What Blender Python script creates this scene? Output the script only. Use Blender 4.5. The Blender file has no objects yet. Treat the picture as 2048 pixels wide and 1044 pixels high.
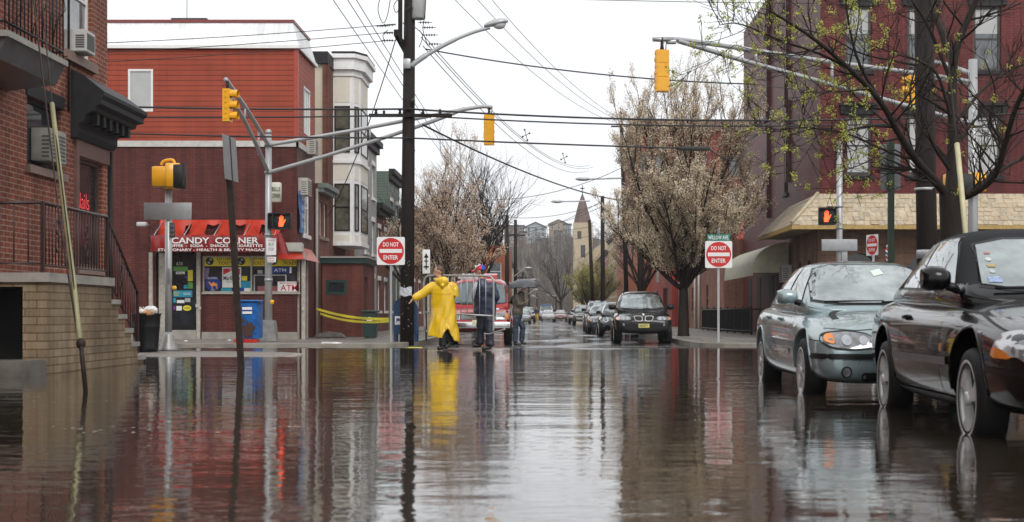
import bpy, bmesh, math, random
from mathutils import Vector, Matrix
from mathutils.bvhtree import BVHTree
R = math.radians; PI = math.pi
random.seed(7)
sc = bpy.context.scene
# ------------------------------------------------------------ camera, world, sun, exposure
F = 2750.0; HC = 0.76
cam = bpy.data.cameras.new('camera'); camo = bpy.data.objects.new('camera', cam)
sc.collection.objects.link(camo); sc.camera = camo
camo.location = (0, 0, HC); camo.rotation_euler = (R(90), 0, 0)
cam.sensor_width = 36; cam.lens = F/2048*36
cam.shift_x = -73/2048; cam.shift_y = 107.5/2048
cam.dof.use_dof = True; cam.dof.focus_distance = 32; cam.dof.aperture_fstop = 4.0
cam.clip_start = 0.1; cam.clip_end = 4000
world = bpy.data.worlds.new('World'); sc.world = world; world.use_nodes = True
wn = world.node_tree; wn.nodes.clear()
def wnode(t): return wn.nodes.new(t)
wo = wnode('ShaderNodeOutputWorld'); bg = wnode('ShaderNodeBackground'); sky = wnode('ShaderNodeTexSky')
sky.sky_type = 'NISHITA'; sky.sun_disc = False; sky.sun_elevation = R(44); sky.sun_rotation = R(164); sky.dust_density = 4
sk = wnode('ShaderNodeMixRGB'); sk.blend_type = 'MULTIPLY'; sk.inputs[0].default_value = 1; sk.inputs[2].default_value = (.1, .1, .1, 1)
wn.links.new(sky.outputs[0], sk.inputs[1])
tcw = wnode('ShaderNodeTexCoord'); nzw = wnode('ShaderNodeTexNoise'); nzw.inputs['Scale'].default_value = 2.2; nzw.inputs['Detail'].default_value = 4
wn.links.new(tcw.outputs['Generated'], nzw.inputs['Vector'])
rw = wnode('ShaderNodeValToRGB'); rw.color_ramp.elements[0].position = .3; rw.color_ramp.elements[1].position = .72
rw.color_ramp.elements[0].color = (.86, .88, .91, 1); rw.color_ramp.elements[1].color = (1.0, 1.0, 1.0, 1)
wn.links.new(nzw.outputs[0], rw.inputs[0])
mxw = wnode('ShaderNodeMixRGB'); mxw.inputs[0].default_value = .9
wn.links.new(sk.outputs[0], mxw.inputs[1]); wn.links.new(rw.outputs[0], mxw.inputs[2])
wn.links.new(mxw.outputs[0], bg.inputs[0]); bg.inputs[1].default_value = 1.0
wn.links.new(bg.outputs[0], wo.inputs[0])
sl = bpy.data.lights.new('sun', 'SUN'); sl.energy = 1.1; sl.angle = R(25); sl.color = (1, .97, .93)
so = bpy.data.objects.new('sun', sl); sc.collection.objects.link(so); so.rotation_euler = (R(46), 0, R(16))
sc.view_settings.view_transform = 'Standard'; sc.view_settings.look = 'None'; sc.view_settings.gamma = 1
sc.view_settings.exposure = 0.40
sc.cycles.max_bounces = 6; sc.cycles.diffuse_bounces = 2; sc.cycles.glossy_bounces = 4; sc.cycles.transparent_max_bounces = 8
sc.cycles.use_denoising = True

def W(px, py, d): return Vector(((px-1097)/F*d, d, HC-(py-629.5)/F*d))
def D(py, z=0): return (HC-z)*F/(py-629.5)
def X(px, d): return (px-1097)/F*d
def Z(py, d): return HC-(py-629.5)/F*d
# ------------------------------------------------------------ helpers
def lerp(a, b, t): return a+(b-a)*t
def link(o): sc.collection.objects.link(o); return o
def thing(name, label, cat, loc=(0, 0, 0), rz=0, group=None):
    o = bpy.data.objects.new(name, None); link(o); o.location = loc; o.rotation_euler = (0, 0, rz)
    o.empty_display_size = .2
    return tag(o, label, cat, group)
def tag(o, label=None, cat=None, group=None, kind=None):
    if label: o['label'] = label
    if cat: o['category'] = cat
    if group: o['group'] = group
    if kind: o['kind'] = kind
    return o
def dup(root, loc=None, rz=None, label=None, group=None):
    def rec(o, par):
        c = o.copy(); sc.collection.objects.link(c); c.parent = par
        for ch in list(KIDS.get(o.name, [])):
            n = rec(ch, c); KIDS.setdefault(c.name, []).append(n)
        return c
    r = rec(root, None)
    if loc is not None: r.location = loc
    if rz is not None: r.rotation_euler = (0, 0, rz)
    if label: r['label'] = label
    if group: r['group'] = group; root['group'] = group
    return r
KIDS = {}
def setpar(o, p):
    o.parent = p; KIDS.setdefault(p.name, []).append(o)
def rootloc(p):
    while p.parent: p = p.parent
    return Vector(p.location)

class MB:
    def __init__(s, M=None): s.v = []; s.f = []; s.mi = []; s.M = M or Matrix.Identity(4); s.cur = 0; s.sm = []
    def vert(s, p): s.v.append(tuple(s.M @ Vector(p))); return len(s.v)-1
    def face(s, idx, smooth=False): s.f.append(tuple(idx)); s.mi.append(s.cur); s.sm.append(smooth)
    def poly(s, pts, smooth=False): s.face([s.vert(p) for p in pts], smooth)
    def box(s, x0, x1, y0, y1, z0, z1):
        if x0 > x1: x0, x1 = x1, x0
        if y0 > y1: y0, y1 = y1, y0
        if z0 > z1: z0, z1 = z1, z0
        b = [s.vert(p) for p in [(x0,y0,z0),(x1,y0,z0),(x1,y1,z0),(x0,y1,z0),(x0,y0,z1),(x1,y0,z1),(x1,y1,z1),(x0,y1,z1)]]
        for q in ((0,3,2,1),(4,5,6,7),(0,1,5,4),(1,2,6,5),(2,3,7,6),(3,0,4,7)): s.face([b[i] for i in q])
        return s
    def rbox(s, c, sx, sy, sz, r=.02, seg=3, taper=1.0):
        # rounded box (rounded in plan), centre c
        n = seg; ring = []
        for (qx, qy, a0) in ((1,1,0),(-1,1,90),(-1,-1,180),(1,-1,270)):
            for i in range(n+1):
                a = R(a0+90*i/n); ring.append((qx*(sx/2-r)+r*math.cos(a), qy*(sy/2-r)+r*math.sin(a)))
        rr = min(r, sz*.4)*.6
        lv = [(-sz/2, .0, 1-1.2*rr/max(sx, sy)*2), (-sz/2+rr, 0, 1), (sz/2-rr, 0, taper), (sz/2, 0, taper*(1-1.2*rr/max(sx, sy)*2))]
        rows = [[s.vert((c[0]+p[0]*k, c[1]+p[1]*k, c[2]+z)) for p in ring] for (z, _, k) in lv]
        m = len(ring)
        for a in range(3):
            for i in range(m): s.face((rows[a][i], rows[a][(i+1) % m], rows[a+1][(i+1) % m], rows[a+1][i]), True)
        s.face(rows[0][::-1]); s.face(rows[3]); return s
    def tube(s, pts, r, n=8, caps=True, smooth=True):
        pts = [Vector(p) for p in pts]; rs = r if isinstance(r, (list, tuple)) else [r]*len(pts)
        rows = []; up = Vector((0, 0, 1)); prev = None
        for i, p in enumerate(pts):
            t = (pts[min(i+1, len(pts)-1)]-pts[max(i-1, 0)])
            if t.length < 1e-9: t = Vector((0, 0, 1))
            t.normalize()
            if prev is None:
                a = t.cross(up if abs(t.z) < .95 else Vector((1, 0, 0))).normalized()
            else:
                a = (prev - t*prev.dot(t))
                a = a.normalized() if a.length > 1e-6 else t.orthogonal().normalized()
            prev = a; b = t.cross(a)
            rows.append([s.vert(p+(a*math.cos(2*PI*k/n)+b*math.sin(2*PI*k/n))*rs[i]) for k in range(n)])
        for i in range(len(rows)-1):
            for k in range(n): s.face((rows[i][k], rows[i][(k+1) % n], rows[i+1][(k+1) % n], rows[i+1][k]), smooth)
        if caps: s.face(rows[0][::-1]); s.face(rows[-1])
        return s
    def cyl(s, a, b, r, n=16, r2=None): return s.tube([a, b], [r, r if r2 is None else r2], n)
    def lathe(s, c, prof, n=20, axis='z', smooth=True, caps=True):
        rows = []
        for (r, h) in prof:
            row = []
            for k in range(n):
                a = 2*PI*k/n; u, v = r*math.cos(a), r*math.sin(a)
                p = (u, v, h) if axis == 'z' else ((h, u, v) if axis == 'x' else (v, h, u))
                row.append(s.vert((c[0]+p[0], c[1]+p[1], c[2]+p[2])))
            rows.append(row)
        for i in range(len(rows)-1):
            for k in range(n): s.face((rows[i][k], rows[i][(k+1) % n], rows[i+1][(k+1) % n], rows[i+1][k]), smooth)
        if caps and prof[0][0] > 1e-4: s.face(rows[0][::-1])
        if caps and prof[-1][0] > 1e-4: s.face(rows[-1])
        return s
    def ell(s, c, rx, ry, rz, n=14, m=9):
        rows = []
        for j in range(m+1):
            t = PI*j/m
            rows.append([s.vert((c[0]+rx*math.sin(t)*math.cos(2*PI*k/n), c[1]+ry*math.sin(t)*math.sin(2*PI*k/n), c[2]-rz*math.cos(t))) for k in range(n)])
        for j in range(m):
            for k in range(n): s.face((rows[j][k], rows[j][(k+1) % n], rows[j+1][(k+1) % n], rows[j+1][k]), True)
        return s
    def prism(s, poly, a, b, axis='y'):
        # poly list of 2D; extruded along axis from a to b
        def P(u, v, h): return {'y': (u, h, v), 'x': (h, u, v), 'z': (u, v, h)}[axis]
        A = [s.vert(P(u, v, a)) for u, v in poly]; B = [s.vert(P(u, v, b)) for u, v in poly]; n = len(poly)
        s.face(A); s.face(B[::-1])
        for i in range(n): s.face((A[(i+1) % n], A[i], B[i], B[(i+1) % n]))
        return s
    def grid(s, fn, nu, nv, smooth=True):
        rows = [[s.vert(fn(i/nu, j/nv)) for i in range(nu+1)] for j in range(nv+1)]
        for j in range(nv):
            for i in range(nu): s.face((rows[j][i], rows[j][i+1], rows[j+1][i+1], rows[j+1][i]), smooth)
        return s
    def build(s, name, mat, parent=None, w=False, fix=True):
        me = bpy.data.meshes.new(name)
        vs = s.v
        if w and parent is not None:
            L = rootloc(parent); vs = [(a-L.x, b-L.y, c-L.z) for a, b, c in vs]
        me.from_pydata(vs, [], s.f)
        mats = mat if isinstance(mat, (list, tuple)) else [mat]
        for m in mats: me.materials.append(m)
        for i, p in enumerate(me.polygons): p.material_index = s.mi[i]; p.use_smooth = s.sm[i]
        if fix:
            b = bmesh.new(); b.from_mesh(me); bmesh.ops.recalc_face_normals(b, faces=b.faces); b.to_mesh(me); b.free()
        me.update()
        o = bpy.data.objects.new(name, me); link(o)
        if parent is not None: setpar(o, parent)
        return o
def from_mesh(name, me, mat, parent=None):
    me.materials.clear()
    for m in (mat if isinstance(mat, (list, tuple)) else [mat]): me.materials.append(m)
    o = bpy.data.objects.new(name, me); link(o)
    if parent is not None: setpar(o, parent)
    return o
def bevel(o, w=.01, seg=2, ang=35):
    b = bmesh.new(); b.from_mesh(o.data)
    es = [e for e in b.edges if len(e.link_faces) == 2 and e.calc_face_angle(0) > R(ang)]
    bmesh.ops.bevel(b, geom=es, offset=w, segments=seg, affect='EDGES', clamp_overlap=True)
    for f in b.faces: f.smooth = False
    b.to_mesh(o.data); b.free(); return o
def evalmesh(o):
    dg = bpy.context.evaluated_depsgraph_get(); return bpy.data.meshes.new_from_object(o.evaluated_get(dg))
def drop(o):
    d = o.data; bpy.data.objects.remove(o, do_unlink=True)
TXT = {}
def text_mesh(s, width=None, height=None, size=1, ext=.002, off=0.0, align='CENTER', font_off=0.0):
    cu = bpy.data.curves.new('t', 'FONT'); cu.body = s; cu.size = size; cu.extrude = 0; cu.offset = font_off
    cu.align_x = align; cu.align_y = 'CENTER'; cu.resolution_u = 3
    o = bpy.data.objects.new('t', cu); link(o)
    bpy.context.view_layer.update()
    me = evalmesh(o); bpy.data.objects.remove(o, do_unlink=True)
    xs = [v.co.x for v in me.vertices]; ys = [v.co.y for v in me.vertices]
    if not xs: return me
    cx, cy = (min(xs)+max(xs))/2, (min(ys)+max(ys))/2; ww = max(xs)-min(xs); hh = max(ys)-min(ys)
    sx = (width/ww) if width else 1; sy = (height/hh) if height else sx
    if not width and height: sx = sy
    for v in me.vertices: v.co.x = (v.co.x-cx)*sx; v.co.y = (v.co.y-cy)*sy
    return me
def text_on(name, s, c, u, v, mat, parent, width=None, height=None, w=True, fo=0.01, ext=0.004, vert=False):
    # text with centre c, reading direction u, up direction v; world coords when w
    me = text_mesh(s, width, height, font_off=fo)
    u = Vector(u).normalized(); v = Vector(v).normalized(); n = u.cross(v)
    L = rootloc(parent) if w else Vector((0, 0, 0))
    b = bmesh.new(); b.from_mesh(me)
    for q in b.verts: q.co = Vector(c)+u*q.co.x+v*q.co.y-L
    b.to_mesh(me); b.free()
    return from_mesh(name, me, mat, parent)
# ------------------------------------------------------------ materials
MATS = {}
def newmat(name):
    m = bpy.data.materials.new(name); m.use_nodes = True; nt = m.node_tree
    return m, nt, nt.nodes['Principled BSDF']
def N(nt, t, **kw):
    n = nt.nodes.new(t)
    for k, v in kw.items():
        if k.startswith('_'): setattr(n, k[1:], v)
        else: n.inputs[k.replace('__', ' ')].default_value = v
    return n
def c4(c): return (c[0], c[1], c[2], 1)
def pbr(name, col, rough=.5, metal=0, var=.12, vs=6.0, bump=0, bs=60.0, coat=0, spec=None, ior=None, emit=None, es=1.0, col2=None, stretch=(1, 1, 1), rvar=.1):
    if name in MATS: return MATS[name]
    m, nt, p = newmat(name); L = nt.links
    p.inputs['Roughness'].default_value = rough; p.inputs['Metallic'].default_value = metal
    tc = N(nt, 'ShaderNodeTexCoord'); mp = N(nt, 'ShaderNodeMapping'); mp.inputs['Scale'].default_value = stretch
    L.new(tc.outputs['Object'], mp.inputs['Vector'])
    nz = N(nt, 'ShaderNodeTexNoise', Scale=vs, Detail=5.0, Roughness=.6); L.new(mp.outputs[0], nz.inputs['Vector'])
    cr = N(nt, 'ShaderNodeValToRGB'); e = cr.color_ramp.elements; e[0].position = .3; e[1].position = .7
    a = [max(0, c*(1-var)) for c in col]; b = col2 if col2 else [min(1, c*(1+var)) for c in col]
    if col2: a = col
    e[0].color = c4(a); e[1].color = c4(b); L.new(nz.outputs[0], cr.inputs[0]); L.new(cr.outputs[0], p.inputs['Base Color'])
    if rvar:
        mr = N(nt, 'ShaderNodeMapRange'); mr.inputs[3].default_value = max(0, rough-rvar); mr.inputs[4].default_value = min(1, rough+rvar)
        L.new(nz.outputs[0], mr.inputs[0]); L.new(mr.outputs[0], p.inputs['Roughness'])
    if bump:
        n2 = N(nt, 'ShaderNodeTexNoise', Scale=bs, Detail=3.0); L.new(mp.outputs[0], n2.inputs['Vector'])
        bp = N(nt, 'ShaderNodeBump', Strength=.6, Distance=bump); L.new(n2.outputs[0], bp.inputs['Height']); L.new(bp.outputs[0], p.inputs['Normal'])
    if coat: p.inputs['Coat Weight'].default_value = coat; p.inputs['Coat Roughness'].default_value = .03
    if ior: p.inputs['IOR'].default_value = ior
    if spec is not None: p.inputs['Specular IOR Level'].default_value = spec
    if emit: p.inputs['Emission Color'].default_value = c4(emit); p.inputs['Emission Strength'].default_value = es
    MATS[name] = m; return m
def wall_uv(nt):
    """(u along wall, z) from object coords, picking x or y by the face normal"""
    L = nt.links
    tc = N(nt, 'ShaderNodeTexCoord'); sp = N(nt, 'ShaderNodeSeparateXYZ'); L.new(tc.outputs['Object'], sp.inputs[0])
    sn = N(nt, 'ShaderNodeSeparateXYZ'); L.new(tc.outputs['Normal'], sn.inputs[0])
    ab = N(nt, 'ShaderNodeMath', _operation='ABSOLUTE'); L.new(sn.outputs[0], ab.inputs[0])
    gt = N(nt, 'ShaderNodeMath', _operation='GREATER_THAN'); L.new(ab.outputs[0], gt.inputs[0]); gt.inputs[1].default_value = .7
    mx = N(nt, 'ShaderNodeMix'); L.new(gt.outputs[0], mx.inputs[0]); L.new(sp.outputs[0], mx.inputs[2]); L.new(sp.outputs[1], mx.inputs[3])
    cb = N(nt, 'ShaderNodeCombineXYZ'); L.new(mx.outputs[0], cb.inputs[0]); L.new(sp.outputs[2], cb.inputs[1])
    return tc, cb
def streaks(nt, tc, src, k, det=4.0):
    """weathering: vertical drips and broad faded patches"""
    L = nt.links; out = src
    for st, sc_, kk in (((2.6, 2.6, .16), 1.6, k), ((1, 1, .7), .35, k*.8)):
        mp = N(nt, 'ShaderNodeMapping'); mp.inputs['Scale'].default_value = st; L.new(tc.outputs['Object'], mp.inputs[0])
        nz = N(nt, 'ShaderNodeTexNoise', Scale=sc_, Detail=det, Roughness=.6); L.new(mp.outputs[0], nz.inputs['Vector'])
        cr = N(nt, 'ShaderNodeValToRGB'); e = cr.color_ramp.elements; e[0].position = .34; e[1].position = .62
        e[0].color = (1-kk, 1-kk, 1-kk, 1); e[1].color = (1+kk*.35, 1+kk*.35, 1+kk*.35, 1); L.new(nz.outputs[0], cr.inputs[0])
        m = N(nt, 'ShaderNodeMixRGB', _blend_type='MULTIPLY', Fac=1.0); L.new(out.outputs[0], m.inputs[1]); L.new(cr.outputs[0], m.inputs[2]); out = m
    return out
def brick(name, c1, c2, mortar, bw=.21, rh=.075, ms=.006, rough=.75, dark=.0, dc=(.03, .02, .02), stain=.25, bump=.006, off=.5, bias=0.0):
    if name in MATS: return MATS[name]
    m, nt, p = newmat(name); L = nt.links
    tc, uv = wall_uv(nt)
    bt = N(nt, 'ShaderNodeTexBrick'); bt.offset = off
    bt.inputs['Color1'].default_value = c4(c1); bt.inputs['Color2'].default_value = c4(c2); bt.inputs['Mortar'].default_value = c4(mortar)
    bt.inputs['Scale'].default_value = 1; bt.inputs['Mortar Size'].default_value = ms; bt.inputs['Brick Width'].default_value = bw; bt.inputs['Row Height'].default_value = rh
    bt.inputs['Bias'].default_value = bias; bt.inputs['Mortar Smooth'].default_value = .2
    L.new(uv.outputs[0], bt.inputs['Vector'])
    nz = N(nt, 'ShaderNodeTexNoise', Scale=1.1, Detail=6.0, Roughness=.65); L.new(tc.outputs['Object'], nz.inputs['Vector'])
    cr = N(nt, 'ShaderNodeValToRGB'); cr.color_ramp.elements[0].position = .3; cr.color_ramp.elements[1].position = .75
    cr.color_ramp.elements[0].color = (1-stain, 1-stain, 1-stain*.9, 1); cr.color_ramp.elements[1].color = (1.15, 1.12, 1.1, 1)
    L.new(nz.outputs[0], cr.inputs[0])
    mu = N(nt, 'ShaderNodeMixRGB', _blend_type='MULTIPLY', Fac=1.0); L.new(bt.outputs['Color'], mu.inputs[1]); L.new(cr.outputs[0], mu.inputs[2])
    n2 = N(nt, 'ShaderNodeTexNoise', Scale=45.0, Detail=3.0); L.new(tc.outputs['Object'], n2.inputs['Vector'])
    cr2 = N(nt, 'ShaderNodeValToRGB'); cr2.color_ramp.elements[0].color = (.75, .75, .75, 1); cr2.color_ramp.elements[1].color = (1.25, 1.25, 1.25, 1)
    L.new(n2.outputs[0], cr2.inputs[0])
    mu2 = N(nt, 'ShaderNodeMixRGB', _blend_type='MULTIPLY', Fac=.8); L.new(mu.outputs[0], mu2.inputs[1]); L.new(cr2.outputs[0], mu2.inputs[2])
    mu2 = streaks(nt, tc, mu2, .30)
    L.new(mu2.outputs[0], p.inputs['Base Color']); p.inputs['Roughness'].default_value = rough; p.inputs['Specular IOR Level'].default_value = .22
    sb = N(nt, 'ShaderNodeMath', _operation='SUBTRACT'); sb.inputs[0].default_value = 1; L.new(bt.outputs['Fac'], sb.inputs[1])
    ad = N(nt, 'ShaderNodeMath', _operation='MULTIPLY_ADD'); L.new(n2.outputs[0], ad.inputs[0]); ad.inputs[1].default_value = .3; L.new(sb.outputs[0], ad.inputs[2])
    bp = N(nt, 'ShaderNodeBump', Strength=.8, Distance=bump); L.new(ad.outputs[0], bp.inputs['Height']); L.new(bp.outputs[0], p.inputs['Normal'])
    MATS[name] = m; return m
def siding(name, c, pitch=.11, rough=.5, vertical=False, depth=.02, dirt=.15, line=.1):
    if name in MATS: return MATS[name]
    m, nt, p = newmat(name); L = nt.links
    tc, uv = wall_uv(nt); sp = N(nt, 'ShaderNodeSeparateXYZ'); L.new(uv.outputs[0], sp.inputs[0])
    dv = N(nt, 'ShaderNodeMath', _operation='DIVIDE'); L.new(sp.outputs[0 if vertical else 1], dv.inputs[0]); dv.inputs[1].default_value = pitch
    fr = N(nt, 'ShaderNodeMath', _operation='FRACT'); L.new(dv.outputs[0], fr.inputs[0])
    bp = N(nt, 'ShaderNodeBump', Strength=1.0, Distance=depth)
    iv = N(nt, 'ShaderNodeMath', _operation='SUBTRACT'); iv.inputs[0].default_value = 1; L.new(fr.outputs[0], iv.inputs[1])
    L.new(iv.outputs[0], bp.inputs['Height']); L.new(bp.outputs[0], p.inputs['Normal'])
    cr = N(nt, 'ShaderNodeValToRGB'); e = cr.color_ramp.elements
    e[0].position = 0; e[0].color = (line, line, line, 1); e[1].position = .16; e[1].color = (1, 1, 1, 1)
    L.new(fr.outputs[0], cr.inputs[0])
    nz = N(nt, 'ShaderNodeTexNoise', Scale=.9, Detail=6.0); L.new(tc.outputs['Object'], nz.inputs['Vector'])
    c2 = N(nt, 'ShaderNodeValToRGB'); c2.color_ramp.elements[0].position = .3; c2.color_ramp.elements[1].position = .7
    c2.color_ramp.elements[0].color = c4([x*(1-dirt) for x in c]); c2.color_ramp.elements[1].color = c4([min(1, x*(1+dirt)) for x in c]); L.new(nz.outputs[0], c2.inputs[0])
    mu = N(nt, 'ShaderNodeMixRGB', _blend_type='MULTIPLY', Fac=1.0); L.new(cr.outputs[0], mu.inputs[1]); L.new(c2.outputs[0], mu.inputs[2])
    mu = streaks(nt, tc, mu, .09, 1.0)
    L.new(mu.outputs[0], p.inputs['Base Color']); p.inputs['Roughness'].default_value = rough; p.inputs['Specular IOR Level'].default_value = .25
    MATS[name] = m; return m
def glassmat(name, col=(.02, .025, .03), rough=.04, ior=1.6, var=.5, vs=3.0):
    return pbr(name, col, rough, 0, var=var, vs=vs, ior=ior, rvar=.01)
G_dark = glassmat('window_glass_dark'); G_mid = glassmat('window_glass_mid', (.10, .11, .12)); G_blind = glassmat('window_blind', (.42, .43, .42), .12, 1.5, var=.1, vs=2)
M_white = pbr('white_paint', (.72, .72, .70), .45, var=.06); M_black = pbr('black_iron', (.009, .0085, .0085), .45, var=.3, spec=.3)
M_conc = pbr('concrete', (.30, .28, .25), .6, var=.25, vs=3, bump=.004, bs=40)
M_stone = pbr('brownstone', (.22, .15, .12), .6, var=.2, vs=5, bump=.004, bs=50)
M_grey = pbr('galvanised_steel', (.40, .405, .41), .42, .45, var=.08, vs=2)
M_sgrey = pbr('aluminium_sign_back', (.36, .37, .38), .4, .6, var=.1)
M_yel = pbr('signal_yellow', (.83, .40, .012), .38, var=.08, coat=.2)
M_pole = pbr('creosoted_wood', (.017, .012, .010), .7, var=.5, spec=.2, vs=2.2, bump=.012, bs=12, stretch=(4, 4, .35))
M_dsteel = pbr('rusty_dark_steel', (.028, .019, .015), .6, spec=.25, var=.5, vs=9)
M_cable = pbr('black_cable', (.015, .015, .017), .5, var=.1)
M_red = pbr('sign_red', (.55, .02, .02), .35, var=.06); M_swhite = pbr('sign_white', (.78, .78, .77), .35, var=.04); M_sgreen = pbr('sign_green', (.01, .19, .13), .4, var=.05)
M_black2 = pbr('matt_black', (.01, .01, .01), .6, var=.1)
# ------------------------------------------------------------ ground, roads, water
def gz(y):
    """road level along the street: flooded hollow, crown at the cross street, dip, slow rise"""
    pts = [(-60, -.26), (22, -.2), (27.5, -.07), (30.9, .010), (33, -.04), (35.6, -.14), (42, -.17), (70, -.14), (157, -.07), (330, .4), (4000, .4)]
    for (a, za), (b, zb) in zip(pts, pts[1:]):
        if y <= b:
            t = (y-a)/(b-a); t = t*t*(3-2*t) if b < 100 else t; return za+(zb-za)*t
    return .4
def wetmat(name, c1, c2, wet=.5, rdry=.45, rwet=.06, sc1=.55, grain=80.0, bump=.004, stretch=(1, 1, 1)):
    m, nt, p = newmat(name); L = nt.links
    tc = N(nt, 'ShaderNodeTexCoord'); mp = N(nt, 'ShaderNodeMapping'); mp.inputs['Scale'].default_value = stretch; L.new(tc.outputs['Object'], mp.inputs[0])
    n1 = N(nt, 'ShaderNodeTexNoise', Scale=sc1, Detail=7.0, Roughness=.62); L.new(mp.outputs[0], n1.inputs['Vector'])
    n2 = N(nt, 'ShaderNodeTexNoise', Scale=grain, Detail=2.0); L.new(tc.outputs['Object'], n2.inputs['Vector'])
    cr = N(nt, 'ShaderNodeValToRGB'); cr.color_ramp.elements[0].color = c4(c1); cr.color_ramp.elements[1].color = c4(c2)
    cr.color_ramp.elements[0].position = .3; cr.color_ramp.elements[1].position = .7
    mx = N(nt, 'ShaderNodeMath', _operation='MULTIPLY_ADD'); L.new(n2.outputs[0], mx.inputs[0]); mx.inputs[1].default_value = .5
    hf = N(nt, 'ShaderNodeMath', _operation='MULTIPLY'); L.new(n1.outputs[0], hf.inputs[0]); hf.inputs[1].default_value = .5
    L.new(hf.outputs[0], mx.inputs[2]); L.new(mx.outputs[0], cr.inputs[0]); L.new(cr.outputs[0], p.inputs['Base Color'])
    mr = N(nt, 'ShaderNodeMapRange'); mr.inputs[1].default_value = wet-.08; mr.inputs[2].default_value = wet+.08; mr.inputs[3].default_value = rwet; mr.inputs[4].default_value = rdry
    L.new(n1.outputs[0], mr.inputs[0]); L.new(mr.outputs[0], p.inputs['Roughness'])
    m2 = N(nt, 'ShaderNodeMapRange'); m2.inputs[1].default_value = wet-.08; m2.inputs[2].default_value = wet+.08; m2.inputs[3].default_value = .05; m2.inputs[4].default_value = .8
    L.new(n1.outputs[0], m2.inputs[0])
    bp = N(nt, 'ShaderNodeBump', Distance=bump); L.new(m2.outputs[0], bp.inputs['Strength']); L.new(n2.outputs[0], bp.inputs['Height']); L.new(bp.outputs[0], p.inputs['Normal'])
    p.inputs['IOR'].default_value = 1.45
    return m
M_asph = wetmat('wet_asphalt', (.035, .035, .038), (.075, .075, .08), wet=.56, rdry=.3, rwet=.06, stretch=(1, .35, 1))
M_side = wetmat('damp_sidewalk', (.16, .145, .125), (.27, .25, .22), wet=.42, rdry=.55, rwet=.12, sc1=.9, grain=30)
M_kerb = pbr('kerb_concrete', (.26, .24, .2), .5, var=.3, vs=2)
M_earth = pbr('far_ground', (.09, .08, .07), .8, var=.3, vs=.2)
ys = [-60, 0, 15, 22, 24, 26, 27.5, 28.5, 29.5, 30.2, 30.9, 31.6, 32.4, 33, 34, 35, 35.6, 37, 39, 42, 50, 60, 70, 85, 100, 120, 157, 200, 260, 330, 600, 2500]
def strip(x0, x1, ylist, dz, name, mat, nx=1):
    mb = MB(); rows = []
    for y in ylist: rows.append([mb.vert((lerp(x0, x1, i/nx), y, gz(y)+dz)) for i in range(nx+1)])
    for a, b in zip(rows, rows[1:]):
        for i in range(nx): mb.face((a[i], a[i+1], b[i+1], b[i]), True)
    o = mb.build(name, mat); return tag(o, kind='structure')
strip(-2500, 2500, ys, -.06, 'ground', M_earth, 8)
yl = [y for y in ys if y <= 35.6]
strip(-90, 90, [y for y in yl if y >= 27.5], 0, 'cross_road', M_asph, 12)
strip(-4.6, 4.5, [y for y in yl if y <= 27.5], -.004, 'flooded_road', M_asph, 2)
strip(-3.9, 4.1, [y for y in ys if 35.6 <= y <= 330], 0, 'road', M_asph, 2)
# pavements (with kerbs)
def pavement(name, xe, xf, y0, y1, z, r=1.6, low=True, ylist=()):
    """pavement between its street edge xe and the far side xf, with one rounded street corner; kerb stones along it"""
    sg = 1 if xf > xe else -1
    arc = [(xe+sg*r*(1-math.sin(PI/2*i/6)), r*(1-math.cos(PI/2*i/6))) for i in range(7)]
    arc = [(xe+sg*r*(1-math.sin(t)), r*(1-math.cos(t))) for t in [PI/2*i/6 for i in range(7)]]
    n = max(2, int((y1-y0)/6)); mid = sorted(set([y0+(y1-y0)*i/n for i in range(1, n)]+[y for y in ylist if y0 < y < y1]))
    if low: e = [(x, y0+dy) for x, dy in arc]+[(xe, y) for y in mid if y > y0+r+.1]+[(xe, y1)]
    else: e = [(xe, y0)]+[(xe, y) for y in mid if y < y1-r-.1]+[(x, y1-dy) for x, dy in reversed(arc)]
    mb = MB(); rows = [[mb.vert((xf, y, z(y))), mb.vert((x, y, z(y))), mb.vert((x, y, z(y)-.35))] for x, y in e]
    for p, q in zip(rows, rows[1:]): mb.face((p[0], p[1], q[1], q[0])); mb.face((p[1], p[2], q[2], q[1]))
    for (x, y) in (e[0], e[-1]): mb.poly([(x, y, z(y)), (xf, y, z(y)), (xf, y, z(y)-.35), (x, y, z(y)-.35)])
    tag(mb.build(name, M_side), kind='structure')
    kb = MB(); ring = []; q = [Vector((x, y, z(y))) for x, y in e]
    q = ([Vector((xf, y0, z(y0)))]+q) if low else (q+[Vector((xf, y1, z(y1)))])
    c = Vector((xf, (y0+y1)/2, 0))
    for j, p in enumerate(q):
        t = (q[min(j+1, len(q)-1)]-q[max(j-1, 0)]); t.z = 0; t.normalize(); nrm = Vector((-t.y, t.x, 0))
        if nrm.dot(Vector((sg, .5 if low else -.5, 0))) < 0: nrm = -nrm
        o_ = p-nrm*.004
        ring.append([kb.vert((o_.x, o_.y, p.z-.3)), kb.vert((o_.x, o_.y, p.z-.012)), kb.vert((p.x+nrm.x*.012, p.y+nrm.y*.012, p.z+.004)), kb.vert((p.x+nrm.x*.16, p.y+nrm.y*.16, p.z+.004))])
    for a, b in zip(ring, ring[1:]):
        for j in range(3): kb.face((a[j], a[j+1], b[j+1], b[j]))
    tag(kb.build('kerb', M_kerb), kind='structure')
zs = lambda y: gz(max(y, 36.5))+.15
pavement('pavement', 4.1, 60, 35.6, 330, zs, 1.8)
pavement('pavement', -3.9, -60, 35.6, 330, zs, 1.6)
pavement('pavement', -4.6, -60, -60, 28.0, lambda y: lerp(-.14, .016, min(1, max(0, (y-19)/6.6))), 2.4, False, [19, 21, 23, 25.6, 27])
pavement('pavement', 4.5, 60, -60, 27.5, lambda y: -.06, 1.8, False)
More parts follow.
